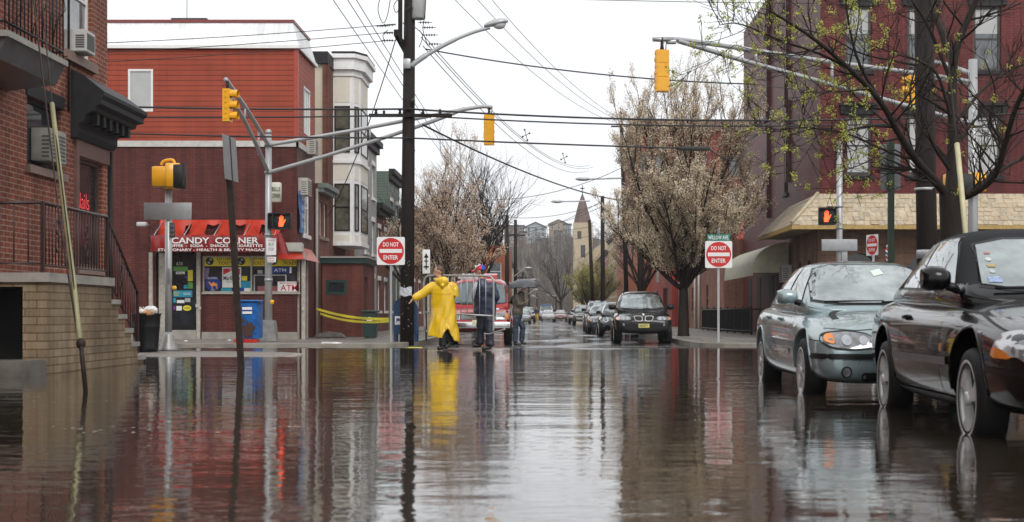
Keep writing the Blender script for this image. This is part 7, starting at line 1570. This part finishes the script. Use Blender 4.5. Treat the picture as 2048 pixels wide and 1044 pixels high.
def hand(m, wr, dr, side, curl=.5, s=1.0):
    """palm and five fingers from the wrist wr, pointing dr, thumb toward side"""
    dr = Vector(dr).normalized(); sd = Vector(side); sd = (sd-dr*sd.dot(dr)).normalized(); nn = dr.cross(sd)
    c = Vector(wr)+dr*.045*s
    for k in (-.028, 0, .028): m.tube([Vector(wr)+sd*k*.5*s, c+sd*k*s, c+sd*k*1.1*s+dr*.04*s], [.017*s, .018*s, .014*s], 8)
    for k, l in ((-.034, .055), (-.012, .07), (.012, .075), (.034, .068)):
        b = c+dr*.035*s+sd*k*s; e = b+dr*l*.5*s+nn*curl*.015*s; m.tube([b, e, e+dr*l*.35*s*(1-curl*.5)+nn*curl*.035*s], [.010*s, .009*s, .0075*s], 7)
    b = Vector(wr)+dr*.03*s+sd*.03*s; m.tube([b, b+dr*.03*s+sd*.03*s, b+dr*.062*s+sd*.038*s+nn*.01], [.013*s, .011*s, .009*s], 7)
def body_mesh(root, J, mat=M_skin):
    V = lambda k: Vector(J[k]); m = MB()
    m.tube([V('pelvis')+Vector((0, 0, -.06)), V('pelvis')+Vector((0, 0, .06)), V('pelvis').lerp(V('chest'), .5), V('chest'), V('neck')+Vector((0, 0, -.05))], [.12, .15, .125, .15, .075], 12)
    for s in 'LR':
        m.tube([V('pelvis').lerp(V('hip'+s), .6), V('hip'+s), V('knee'+s), V('knee'+s).lerp(V('ankle'+s), .4), V('ankle'+s)], [.09, .09, .06, .057, .038], 10)
        m.tube([V('ankle'+s), V('ankle'+s)+Vector((0, 0, -.05)), V('toe'+s)], [.036, .04, .03], 8)
        m.tube([V('chest')+Vector((0, 0, .08)), V('sh'+s), V('el'+s), V('wr'+s)], [.07, .055, .042, .027], 10)
        hand(m, V('wr'+s), J.get('hd'+s, V('wr'+s)-V('el'+s)), J.get('hs'+s, (0, -1, 0)), J.get('curl'+s, .6))
    hd = V('head'); fd = Vector(J['face']).normalized(); rt = fd.cross(Vector((0, 0, 1))).normalized()
    m.tube([V('neck')+Vector((0, 0, -.06)), hd+Vector((0, 0, -.06))], [.062, .055], 10)
    m.ell(hd+Vector((0, 0, .02)), .078+.018*abs(fd.x), .078+.018*abs(fd.y), .105, 16, 11); m.ell(hd+fd*.035+Vector((0, 0, -.055)), .055, .055, .055, 12, 8)
    m.tube([hd+fd*.085+Vector((0, 0, .02)), hd+fd*.112+Vector((0, 0, -.025)), hd+fd*.08+Vector((0, 0, -.03))], [.010, .016, .012], 7); m.ell(hd+fd*.085+Vector((0, 0, -.06)), .02, .02, .012, 8, 5)
    for s in (-1, 1): m.ell(hd+rt*s*.083+Vector((0, 0, .0)), .014, .018, .03, 8, 6)
    b = remesh(m, .011, 'body', mat, root, 3)
    for s in (-1, 1): e = MB(); e.ell(hd+fd*.083+rt*s*.032+Vector((0, 0, .022)), .010, .010, .008, 8, 5); e.build('eye', M_black2, root, w=True)
    return b
def hairm(root, J, mat=M_hair, k=1.0, cap=False):
    hd = Vector(J['head']); fd = Vector(J['face']).normalized(); m = MB()
    m.ell(hd-fd*.018+Vector((0, 0, .045)), .092, .092, .09, 14, 9); m.ell(hd-fd*.045+Vector((0, 0, -.01)), .07, .07, .07, 12, 8); return remesh(m, .012, 'hair', mat, root, 2, .003, 40)
def trousers(root, J, mat, w=1.0, cuff=.075):
    V = lambda k: Vector(J[k]); m = MB(); m.tube([V('pelvis')+Vector((0, 0, -.08)), V('pelvis')+Vector((0, 0, .10))], [.17*w, .165*w], 12)
    for s in 'LR':
        m.tube([V('pelvis').lerp(V('hip'+s), .7)+Vector((0, 0, .02)), V('hip'+s)+Vector((0, 0, -.08)), V('knee'+s), V('knee'+s).lerp(V('ankle'+s), .6), V('ankle'+s)+Vector((0, 0, -.02))], [.12*w, .115*w, .09*w, .085*w, cuff*w], 12)
    return remesh(m, .018, 'trousers', mat, root, 5, .012, 11)
def shoes(root, J, mat=M_shoe):
    V = lambda k: Vector(J[k])
    for s in 'LR':
        m = MB(); a = V('ankle'+s)+Vector((0, 0, -.055)); t = V('toe'+s); d_ = (t-a); m.tube([a+Vector((0, 0, .05)), a+Vector((0, 0, -.005)), a-d_*.22, ], [.05, .052, .04], 10); m.tube([a-d_*.2, a+d_*.3, t, t+d_*.12], [.042, .048, .042, .025], 10); remesh(m, .012, 'shoe', mat, root, 3)
def jacket(root, J, mat, w=1.0, hem=-.08, arm=1.0, name='jacket', extra=None, noise=.014, ns=10):
    V = lambda k: Vector(J[k]); m = MB(); p, c, n = V('pelvis'), V('chest'), V('neck')
    sx = (V('shR')-V('shL')).length*.5; ax = (V('shR')-V('shL')).normalized()
    rows = []
    for q, rx, ry in ((p+Vector((0, 0, hem)), .20, .15), (p+Vector((0, 0, hem+.08)), .215, .165), (p.lerp(c, .5), .21, .165), (c, sx+.03, .165), (c+Vector((0, 0, .12)), sx+.02, .14), (n+Vector((0, 0, -.06)), .12, .1), (n+Vector((0, 0, .0)), .075, .075)):
        ay = Vector((0, 0, 1)).cross(ax); rows.append([m.vert(q+ax*rx*w*math.cos(t)+ay*ry*w*math.sin(t)) for t in [2*PI*i/18 for i in range(18)]])
    for a, b in zip(rows, rows[1:]):
        for i in range(18): m.face((a[i], a[(i+1) % 18], b[(i+1) % 18], b[i]), True)
    m.face(rows[0]); m.face(rows[-1])
    for s in 'LR':
        m.tube([V('sh'+s).lerp(c, .3)+Vector((0, 0, .03)), V('sh'+s), V('sh'+s).lerp(V('el'+s), .5), V('el'+s), V('el'+s).lerp(V('wr'+s), .5), V('wr'+s)], [.085*arm, .085*arm, .08*arm, .072*arm, .065*arm, .052*arm], 12)
    if extra: extra(m)
    return remesh(m, .018, name, mat, root, 4, noise, ns)
# ---- man in the yellow raincoat
D0 = 29.5
def Y(px, py, dy=0): return tuple(W(px, py, D0+dy))
yb_ = X(887, D0)
ym = thing('person', 'person in long yellow raincoat striding through the puddle, gripping the steel barrier', 'person', (yb_, D0, 0))
J = dict(pelvis=Y(888, 620), chest=Y(885, 585), neck=Y(881, 561), head=Y(877, 543.5), face=(-.85, -.25, -.1), shL=Y(866, 572), elL=Y(845, 586, -.05), wrL=Y(825, 598, -.1), shR=Y(903, 571), elR=Y(912, 590, .0), wrR=Y(908, 566, .04), hdL=(-.5, 0, -.8), hsL=(.3, -1, 0), hdR=(-.1, .1, 1), curlR=1.0,
    hipL=Y(881, 625), kneeL=Y(890, 656, .08), ankleL=Y(900, 681, .05), toeL=Y(891, 695, -.02), hipR=Y(896, 625), kneeR=Y(886, 660, -.15), ankleR=Y(885, 690, -.12), toeR=Y(876, 697, -.2))
body_mesh(ym, J); hairm(ym, J, pbr('light_brown_hair', (.12, .065, .04), .6, var=.3, vs=60)); trousers(ym, J, pbr('black_trousers', (.016, .017, .022), .6, var=.2)); shoes(ym, J)
M_rain = pbr('yellow_oilskin', (.78, .49, .010), .26, var=.08, vs=3, coat=.4, bump=.004, bs=14)
m = MB(); n = 40; rows = []
prof = [(563, 880, .09, .09, 0), (569, 883, .17, .13, 0), (577, 885, .25, .17, 0), (592, 886, .262, .19, 0), (615, 887, .265, .20, 0), (640, 886.5, .30, .23, 0), (660, 886.5, .33, .26, 0)]
for py, pxc, rx, ry, _ in prof:
    c = Vector(Y(pxc, py)); rows.append([m.vert((c.x+rx*math.cos(t), c.y+ry*math.sin(t), c.z+.006*math.sin(5*t))) for t in [2*PI*i/n for i in range(n)]])
row = []
for i in range(n):
    t = 2*PI*i/n; c = Vector(Y(886, 678)); x = c.x+.35*math.cos(t); y = c.y+.28*math.sin(t)
    px_ = 1097+x*F/D0; zz = lerp(Z(671, D0), Z(684, D0), (px_-853)/65)
    if math.sin(t) < -.2: zz += max(0, 1-abs(px_-897)/10)*.36
    if math.sin(t) < -.2 and px_ > 897: x += .0
    row.append(m.vert((x, y, zz)))
rows.append(row)
for a, b in zip(rows, rows[1:]):
    for i in range(n): m.face((a[i], a[(i+1) % n], b[(i+1) % n], b[i]), True)
m.face(rows[0]); cc = m.vert(Vector(Y(888, 648)))
for i in range(n): m.face((row[i], row[(i+1) % n], cc), True)
m.tube([Y(880, 575), Y(866, 573), Y(852, 582, -.04), Y(843, 589, -.06), Y(826, 598, -.1)], [.12, .115, .10, .095, .075], 14)
m.tube([Y(890, 576), Y(903, 572), Y(909, 582), Y(912, 589, -.04), Y(911, 580, -.02), Y(908, 569, .03)], [.12, .105, .09, .088, .075, .06], 14)
m.tube([Y(868, 558, -.03), Y(876, 560, -.12), Y(886, 561, -.13), Y(894, 559, -.05), Y(893, 557, .04)], [.03, .045, .05, .04, .03], 10); m.ell(Y(886, 562, -.16), .13, .07, .10, 12, 8); m.tube([Y(874, 562, -.1), Y(885, 572, -.2), Y(896, 562, -.1)], [.04, .05, .04], 8)
coat = remesh(m, .014, 'raincoat', M_rain, ym, 5, 0, 11, folds=.011)
m = MB(); m.grid(lambda u, v: Vector(Y(868+36*u, 584.5+2.5*math.sin(u*PI)+v*2, -.205+.05*abs(u-.5)*2)), 10, 2); m.build('back_yoke', M_rain, ym, w=True)
# ---- man in navy with baseball cap
nm = thing('person', 'person in navy jacket and red and blue cap standing behind the steel barrier', 'person', (X(970, D0), D0, 0))
J = dict(pelvis=Y(970, 622, .1), chest=Y(969, 583, .1), neck=Y(964, 557, .1), head=Y(960, 542.5, .08), face=(-.95, .1, -.15), shL=Y(953, 570, .1), elL=Y(951, 594, .2), wrL=Y(957, 610, .32), shR=Y(985, 571, .06), elR=Y(992, 596, .05), wrR=Y(984, 612, .2), hdL=(.2, .5, -.6), hdR=(-.2, .5, -.6),
    hipL=Y(963, 626, .1), kneeL=Y(962, 660, .12), ankleL=Y(959, 686, .15), toeL=Y(947, 690.5, .1), hipR=Y(977, 626, .08), kneeR=Y(979, 660, .0), ankleR=Y(980, 690, -.02), toeR=Y(965, 697, -.06))
body_mesh(nm, J); hairm(nm, J); M_navy = pbr('navy_nylon', (.014, .022, .055), .42, var=.15, coat=.1); jacket(nm, J, M_navy, 1.14, -.10, 1.12); trousers(nm, J, pbr('navy_trousers', (.014, .018, .035), .5, var=.15), 1.08, .095); shoes(nm, J)
m = MB(); pts = [Y(955, 564, -.06), Y(951, 580, -.03), Y(949, 592, .06), Y(950, 604, .16)]; m.tube([Vector(p)+Vector((-.025, -.045, 0)) for p in pts], [.035, .04, .04, .03], 8); m.build('sleeve_stripe', pbr('grey_white_cloth', (.5, .52, .55), .5), nm, w=True)
hd = Vector(J['head']); cp = thing_part('cap', nm)
for k, (a0, a1, mt) in enumerate(((100, 200, pbr('cap_red', (.6, .02, .03), .5)), (-80, 100, pbr('cap_blue', (.02, .06, .42), .5)), (200, 280, pbr('cap_red', (.6, .02, .03))))):
    m = MB(); m.grid(lambda u, v: (hd.x+.01+.112*math.cos(R(lerp(a0, a1, u)))*math.cos(v*PI/2), hd.y+.105*math.sin(R(lerp(a0, a1, u)))*math.cos(v*PI/2), hd.z+.035+.115*math.sin(v*PI/2)), 10, 8); m.build('crown', mt, cp, w=True)
m = MB(); m.grid(lambda u, v: (hd.x-.09-.10*v*(1-.3*abs(2*u-1)), hd.y+(u-.5)*.17*(1-.25*v), hd.z+.04-.03*v-.02*abs(2*u-1)), 8, 4); m.grid(lambda u, v: (hd.x-.09-.10*v*(1-.3*abs(2*u-1)), hd.y+(u-.5)*.17*(1-.25*v), hd.z+.03-.03*v-.02*abs(2*u-1)), 8, 4); m.build('peak', pbr('cap_red', (.6, .02, .03)), cp, w=True)
m = MB(); m.tube([hd+Vector((-.09, -.075, .06)), hd+Vector((-.05, -.09, .11)), hd+Vector((.01, -.075, .15))], .012, 6); m.tube([hd+Vector((-.1, -.06, .05)), hd+Vector((-.085, -.03, .13))], .012, 6); m.build('piping', M_swhite, cp, w=True)
# ---- steel barrier
br = thing('steel_barrier', 'galvanised steel crowd barrier carried upright between the two men', 'barrier', (X(915, 29.6), 29.6, .8)); DB = 29.62
Bp = lambda px, py: W(px, py, lerp(29.80, 29.12, (px-848)/139))
m = MB(); m.tube(bez([Bp(850, 690-30), Bp(848, 600), Bp(848, 566), Bp(853, 554), Bp(866, 551), Bp(920, 551), Bp(972, 552), Bp(984, 556), Bp(987, 568), Bp(987, 620), Bp(987, 664)], 5), .021, 8); m.tube([Bp(848, 624.5), Bp(987, 632)], .019, 8); m.build('frame', M_grey, br, w=True)
m = MB()
for i in range(10): px = 860+12.4*i; m.tube([Bp(px, 551), Bp(px, lerp(624.5, 632, (px-848)/139))], .0095, 6)
m.build('bars', M_grey, br, w=True)
m = MB(); m.tube(bez([Bp(968, 667), Bp(978, 668), Bp(995, 663), Bp(1010, 658)], 4), .018, 6); m.build('foot', M_grey, br, w=True)
m = MB(); m.tube(bez([Bp(852, 662), Bp(860, 664), Bp(872, 662)], 4), .018, 6); m.build('foot', M_grey, br, w=True)
# ---- man with umbrella (d 41)
D0 = 41.0
um = thing('person', 'person in brown jacket walking right under a grey umbrella', 'person', (X(1038, D0), D0, gz(D0)))
J = dict(pelvis=Y(1035, 627), chest=Y(1037, 600), neck=Y(1043, 582), head=Y(1048, 572), face=(.97, -.1, -.1), shL=Y(1034, 592, -.2), elL=Y(1037, 609, -.22), wrL=Y(1050, 606, -.12), shR=Y(1040, 592, .2), elR=Y(1044, 607, .2), wrR=Y(1052, 604, .05), hdL=(.5, .3, .6), hdR=(.4, -.3, .6),
    hipL=Y(1033, 632, -.1), kneeL=Y(1031, 659, -.1), ankleL=Y(1030, 684, -.1), toeL=Y(1042, 689, -.1), hipR=Y(1037, 632, .1), kneeR=Y(1046, 657, .1), ankleR=Y(1043, 682, .1), toeR=Y(1052, 687, .1))
body_mesh(um, J); hairm(um, J, pbr('grey_hair', (.15, .14, .13), .6)); jacket(um, J, pbr('olive_brown_jacket', (.085, .07, .05), .6, var=.2), 1.0, -.04, 1.0); trousers(um, J, pbr('dark_jeans', (.02, .032, .055), .6, var=.15), .95, .085); shoes(um, J)
ub = thing('umbrella', 'open grey umbrella held by the person in the brown jacket', 'umbrella', Y(1051, 600)); ctr = Vector(Y(1048, 558)); base = Vector(Y(1052, 605))
m = MB(); ng, rim_ = 8, []
def umb(u, v):
    a = 2*PI*u; sc_ = 1-.10*abs(math.sin(a*4))*v; r_ = .52*math.sin(v*1.25)/math.sin(1.25)*sc_; h_ = .27*(math.cos(v*1.25)-1)/(1-math.cos(1.25)); p = Vector((r_*math.cos(a), r_*math.sin(a), h_-.02*abs(math.sin(a*4))*v*-1))
    return ctr+Vector((p.x*1.0, p.y, p.z+.10*(p.x)*.35-.04*0))
m.grid(umb, 48, 8); m.build('canopy', pbr('umbrella_grey', (.055, .06, .07), .4, var=.15, coat=.1), ub, w=True)
m = MB(); m.tube([base, ctr+Vector((0, 0, .05))], .007, 6); m.build('shaft', M_grey, ub, w=True); m = MB(); m.tube(bez([base, base+Vector((0, 0, -.07)), base+Vector((.03, 0, -.1)), base+Vector((.05, 0, -.07))], 4), .013, 6); m.build('handle', M_black, ub, w=True)
for k in range(8):
    a = 2*PI*k/8; m = MB(); m.tube([Vector(umb(k/8, v/6))+Vector((0, 0, -.006)) for v in range(7)], .004, 4); m.build('rib', M_grey, ub, w=True)
# ---- far worker in yellow trousers
D0 = 160
wk = thing('person', 'tiny worker in yellow trousers and dark jacket beside the far traffic', 'person', (X(1073, D0), D0, gz(D0)))
zb_ = gz(D0); xk = X(1073, D0)
def K(x, z, y=0): return (xk+x, D0+y, zb_+z)
J = dict(pelvis=K(0, .95), chest=K(0, 1.3), neck=K(0, 1.5), head=K(0, 1.64), face=(-.3, -1, 0), shL=K(-.19, 1.42), elL=K(-.25, 1.15), wrL=K(-.2, .95, -.1), shR=K(.19, 1.42), elR=K(.25, 1.15), wrR=K(.2, .95, -.1), hipL=K(-.1, .9), kneeL=K(-.13, .5), ankleL=K(-.15, .1), toeL=K(-.17, .03, -.15), hipR=K(.1, .9), kneeR=K(.12, .5, -.08), ankleR=K(.12, .1), toeR=K(.13, .03, -.15))
body_mesh(wk, J); hairm(wk, J); jacket(wk, J, M_navy); trousers(wk, J, M_rain, 1.0); shoes(wk, J)
# ------------------------------------------------------------ trees
M_bark = pbr('wet_bark', (.026, .019, .015), .65, spec=.2, var=.4, vs=6, bump=.01, bs=25, stretch=(2, 2, .6)); M_twig = pbr('twig_brown', (.065, .042, .032), .7, var=.3, vs=3); M_twigr = pbr('twig_reddish', (.13, .075, .05), .7, var=.3, vs=3); M_twig2 = pbr('twig_grey', (.05, .04, .036), .7, var=.3)
def leafmat(name, c1, c2, var=.5, vs=1.6):
    m, nt, p = newmat(name); L = nt.links; tc = N(nt, 'ShaderNodeTexCoord'); nz = N(nt, 'ShaderNodeTexNoise', Scale=vs, Detail=3.0); L.new(tc.outputs['Object'], nz.inputs['Vector'])
    n2 = N(nt, 'ShaderNodeTexNoise', Scale=vs*14, Detail=1.0); L.new(tc.outputs['Object'], n2.inputs['Vector'])
    ad = N(nt, 'ShaderNodeMath', _operation='MULTIPLY_ADD'); L.new(n2.outputs[0], ad.inputs[0]); ad.inputs[1].default_value = .8; L.new(nz.outputs[0], ad.inputs[2])
    mr = N(nt, 'ShaderNodeMapRange'); mr.inputs[1].default_value = .6; mr.inputs[2].default_value = 1.2; L.new(ad.outputs[0], mr.inputs[0])
    mx = N(nt, 'ShaderNodeMixRGB'); mx.inputs[1].default_value = c4(c1); mx.inputs[2].default_value = c4(c2); L.new(mr.outputs[0], mx.inputs[0]); L.new(mx.outputs[0], p.inputs['Base Color']); p.inputs['Roughness'].default_value = .7; return m
M_blos = leafmat('pear_blossom', (.27, .175, .09), (.86, .76, .57)); M_blos2 = leafmat('fading_blossom', (.34, .22, .14), (.78, .62, .48)); M_bud = leafmat('young_yellow_leaf', (.20, .22, .03), (.42, .42, .06)); M_ygreen = leafmat('early_spring_leaf', (.20, .19, .05), (.34, .33, .10))
class Tree:
    def __init__(s, seed): s.r = random.Random(seed); s.b = MB(); s.t = MB(); s.l = MB(); s.tips = []
    def limb(s, mb, pts, r0, r1, n): mb.tube(pts, [lerp(r0, r1, i/(len(pts)-1)) for i in range(len(pts))], n, False)
    def grow(s, p, d, L, r, lev, up=.25, spread=.6, kids=(5, 5, 4), wob=.12, taper=.45, shrink=.62, minl=.3):
        rn = s.r; n = 5 if lev < 2 else 4; pts = [Vector(p)]; dd = Vector(d).normalized()
        for i in range(n):
            dd = (dd+Vector((rn.uniform(-1, 1), rn.uniform(-1, 1), rn.uniform(-.6, 1)))*wob+Vector((0, 0, up*.25))).normalized(); pts.append(pts[-1]+dd*L/n)
        s.limb(s.b if lev < 2 else s.t, pts, r, max(r*taper, .003), 7 if lev < 1 else (5 if lev < 2 else 3))
        if lev >= len(kids): s.tips.append((pts, lev)); return
        for k in range(kids[lev]):
            t = rn.uniform(.14, 1.0); i = min(n-1, int(t*n)); q = pts[i].lerp(pts[i+1], t*n-i); a = rn.uniform(0, 2*PI); ax = dd.orthogonal(); ax.rotate(Matrix.Rotation(a, 3, dd)); sp = spread*rn.uniform(.5, 1.2)
            nd = (dd*math.cos(sp)+ax*math.sin(sp)+Vector((0, 0, up))).normalized()
            s.grow(q, nd, max(minl, L*shrink*rn.uniform(.7, 1.15)), max(.0045, r*.5*(1-.4*t)+.002), lev+1, up, spread, kids, wob, taper, shrink, minl)
    def clusters(s, per, rad, size, prob=1.0, frm=0.0, clip=None):
        rn = s.r; l = s.l
        for pts, lev in s.tips:
            for i in range(1, len(pts)):
                if rn.random() > prob or i/len(pts) < frm: continue
                c = pts[i]
                if clip and not clip(c): continue
                for k in range(per):
                    o = c+Vector((rn.gauss(0, 1), rn.gauss(0, 1), rn.gauss(0, 1)))*rad; u = Vector((rn.uniform(-1, 1), rn.uniform(-1, 1), rn.uniform(-1, 1))).normalized(); v = u.orthogonal().normalized(); z = size*rn.uniform(.6, 1.3)
                    b = len(l.v); l.v += [tuple(o-u*z), tuple(o+v*z*.8), tuple(o+u*z), tuple(o-v*z*.7)]; l.f.append((b, b+1, b+2, b+3)); l.mi.append(0); l.sm.append(False)
def finish(T, root, leafname, leafm, bark=M_bark, twig=M_twig):
    T.b.build('trunk', bark, root, w=True, fix=False); c = T.t.build('crown', twig, root, w=True, fix=False)
    if T.l.v: T.l.build(leafname, leafm, c, w=True, fix=False)
def bush_tree(name, label, x, y, seed, base_z, h0, trunk_r, L, nb, kids, spread, up, leaf=None, lf=(6, .07, .035), lean=(0, 0), name_leaf='blossom', twig=M_twig, wob=.1, shrink=.62, tilt=(.15, .55), prob=1.0, grp=None, egg=False):
    T = Tree(seed); rt = thing(name, label, 'tree', (x, y, base_z), 0, grp); top = Vector((x+lean[0], y+lean[1], base_z+h0))
    T.limb(T.b, [Vector((x, y, base_z-.1)), Vector((x, y, base_z+.15)), Vector((x+lean[0]*.4, y, base_z+h0*.5)), top], trunk_r*1.25, trunk_r*.8, 12)
    for k in range(nb):
        a = 2*PI*k*(1 if not egg else .618*nb)/nb+T.r.uniform(-.3, .3); tl = T.r.uniform(*tilt) if not egg else lerp(tilt[0], tilt[1], ((k+.5)/nb)**.8); p = Vector((x, y, base_z)).lerp(top, T.r.uniform(.75, 1.0))
        T.grow(p, (math.sin(tl)*math.cos(a), math.sin(tl)*math.sin(a), math.cos(tl)), L*(T.r.uniform(.8, 1.1) if not egg else T.r.uniform(.88, 1.04))*(1 if not egg else .34+.70*math.cos(tl)**2), trunk_r*(.45 if not egg else .32), 0, up, spread, kids, wob, .4, shrink)
    if leaf: T.clusters(*lf, prob=prob)
    finish(T, rt, name_leaf, leaf, twig=twig); return rt
# flowering pear right (d 51)
bush_tree('pear_tree', 'large round flowering pear tree on the right pavement', X(1367, 50), 50, 77, zs(50), 2.1, .19, 6.4, 25, (11, 7, 5), .46, .22, M_blos, (8, .06, .025), tilt=(.03, 1.15), shrink=.38, egg=True, prob=.5, twig=M_twigr)
bush_tree('pear_tree', 'flowering tree behind the main utility pole on the left pavement', X(893, 60), 60, 5, zs(60), 1.6, .15, 4.6, 15, (9, 7, 4), .5, .22, M_blos2, (6, .07, .028), tilt=(.05, 1.1), shrink=.45, egg=True, prob=.5, twig=M_twigr)
bush_tree('bare_tree', 'dark leafless tree with wide branches above the red van', X(952, 72), 72, 9, zs(72), 2.2, .2, 5.0, 9, (7, 6, 4), .62, .12, None, twig=M_twig2, tilt=(.15, 1.0), wob=.16)
bush_tree('bare_tree', 'thin leafless tree left of the main utility pole', -7.0, 66, 31, zs(66), 2.5, .13, 3.6, 7, (6, 5, 3), .6, .15, None, twig=M_twig2, tilt=(.1, .9), wob=.15)
bush_tree('willow_bush', 'yellow green budding tree left of the leaning pole', X(1180, 125), 124, 14, zs(124), 1.0, .2, 3.0, 12, (8, 6, 3), .5, .2, M_ygreen, (4, .12, .05), tilt=(.1, 1.0), shrink=.55, name_leaf='leaves', prob=.7)
bush_tree('bare_tree', 'leafless tree standing at the far end of the street', X(1122, 235), 235, 17, zs(235), 3.0, .3, 8, 7, (6, 5, 3), .6, .15, None, twig=M_twig2, tilt=(.1, .9))
bush_tree('bare_tree', 'leafless brown tree behind the flowering pear at right', 6.0, 88, 18, zs(88), 2.5, .2, 4.2, 8, (7, 6, 3), .55, .2, M_blos2, (3, .08, .035), twig=M_twig, tilt=(.1, .8), prob=.5, name_leaf='blossom')
# near right tree with fresh yellow buds (d 20)
T = Tree(42); xt, dt = X(1906, 20), 20.0; nt_r = thing('street_tree', 'dark limbed tree with fresh yellow green buds at the near right', 'tree', (xt, dt, -.1))
T.limb(T.b, [Vector((xt+.06, dt, -.15)), W(1908, 560, dt), W(1906, 440, dt), W(1902, 385, dt)], .22, .17, 14)
limbs = [([(1898, 395, 0), (1868, 360, -.2), (1828, 315, -.5), (1795, 262, -.8), (1762, 205, -1.1), (1712, 150, -1.4), (1650, 95, -1.7), (1595, 55, -2.0), (1540, 22, -2.2)], .085, .018),
         ([(1902, 385, 0), (1905, 330, .1), (1906, 250, .2), (1905, 170, .3), (1912, 100, .3), (1935, 40, .3), (1965, -30, .2)], .12, .05),
         ([(1906, 130, .3), (1885, 70, .5), (1865, 10, .7), (1855, -40, .9)], .07, .04),
         ([(1906, 400, 0), (1950, 385, -.3), (1990, 350, -.6), (2010, 290, -.9), (2030, 220, -1.2), (2060, 160, -1.5)], .07, .04),
         ([(1915, 395, 0), (1960, 368, .3), (2010, 335, .5), (2060, 310, .7)], .05, .03), ([(1905, 250, .2), (1935, 215, .5), (1970, 175, .8), (2020, 140, 1.0), (2060, 125, 1.1)], .04, .02),
         ([(1832, 318, -.5), (1800, 312, -.6), (1760, 296, -.8), (1700, 270, -1.0), (1640, 256, -1.2), (1560, 276, -1.4)], .03, .008), ([(1790, 255, -.8), (1740, 252, -1), (1680, 262, -1.2), (1610, 255, -1.4), (1520, 262, -1.5)], .026, .007),
         ([(1765, 208, -1.1), (1720, 130, -1.3), (1700, 60, -1.4), (1690, -10, -1.5)], .035, .012), ([(1700, 138, -1.4), (1640, 108, -1.6), (1560, 80, -1.8), (1480, 48, -2.0), (1440, 50, -2.1)], .028, .006), ([(1830, 130, .2), (1790, 122, 0), (1720, 106, -.2), (1650, 70, -.4), (1560, 50, -.5)], .025, .007),
         ([(1905, 250, .2), (1880, 160, 0), (1850, 128, -.1), (1800, 110, -.2), (1740, 90, -.3)], .035, .01), ([(1906, 330, .1), (1870, 290, .3), (1840, 250, .4), (1820, 190, .5), (1835, 120, .6)], .035, .012), ([(1880, 372, -.1), (1830, 345, -.3), (1790, 300, -.5), (1720, 330, -.6), (1660, 350, -.7)], .022, .006), ([(1905, 170, .3), (1860, 60, .2), (1830, 10, .1), (1800, -30, 0)], .04, .015), ([(1640, 90, -1.7), (1600, 110, -1.8), (1530, 105, -1.9), (1470, 90, -2)], .014, .004), ([(1712, 150, -1.4), (1640, 190, -1.5), (1580, 205, -1.6), (1540, 230, -1.7)], .016, .004), ([(2010, 290, -.9), (1980, 240, -1), (1990, 180, -1.1), (1970, 120, -1.2)], .03, .01), ([(1990, 350, -.6), (1950, 300, -.7), (1940, 260, -.8)], .02, .006)]
for pts, r0, r1 in limbs:
    P3 = bez([W(a, b, dt+c) for a, b, c in pts], 4); T.limb(T.b, P3, r0*.8, r1*.8, 8)
    n_ = len(P3)
    for k in range(3, n_, 1):
        rn = T.r
        if rn.random() < (.75 if r0 < .1 else .5):
            t = (P3[min(k+1, n_-1)]-P3[k-1]).normalized(); ax = t.orthogonal(); ax.rotate(Matrix.Rotation(rn.uniform(0, 2*PI), 3, t)); nd = (t*.6+ax*.9+Vector((-.15, 0, .1))).normalized()
            T.grow(P3[k], nd, rn.uniform(.5, 1.1), max(.006, lerp(r0, r1, k/n_)*.3), 1, .12, .6, (0, 3, 2), .17, .5, .6, .16)
    T.tips.append((P3[-3:], 2))
T.tips = [(p, l) for p, l in T.tips if T.r.random() < (.9 if p[-1].x < X(1800, 19) else .12)]
for pts, lev in T.tips:
    for q in (pts[-1], pts[-2]):
        if T.r.random() < .55:
            T_l = T.l; c = q
            for k in range(20):
                o = c+Vector((T.r.gauss(0, 1), T.r.gauss(0, 1), T.r.gauss(0, 1)))*.022; u = Vector((T.r.uniform(-1, 1), T.r.uniform(-1, 1), T.r.uniform(-1, 1))).normalized(); v = u.orthogonal(); z = T.r.uniform(.007, .014); b = len(T_l.v); T_l.v += [tuple(o-u*z), tuple(o+v*z), tuple(o+u*z), tuple(o-v*z)]; T_l.f.append((b, b+1, b+2, b+3)); T_l.mi.append(0); T_l.sm.append(False)
finish(T, nt_r, 'buds', M_bud, twig=M_bark)
# ------------------------------------------------------------ haze
hm = bpy.data.materials.new('rain_haze'); hm.use_nodes = True; ht = hm.node_tree; ht.nodes.clear()
ho = ht.nodes.new('ShaderNodeOutputMaterial'); hv = ht.nodes.new('ShaderNodeVolumePrincipled'); hv.inputs['Color'].default_value = (.92, .94, .97, 1); hv.inputs['Density'].default_value = .0003
ht.links.new(hv.outputs[0], ho.inputs['Volume'])
hb = MB(); hb.box(-300, 330, -70, 660, -3, 60); tag(hb.build('haze', hm), kind='stuff')
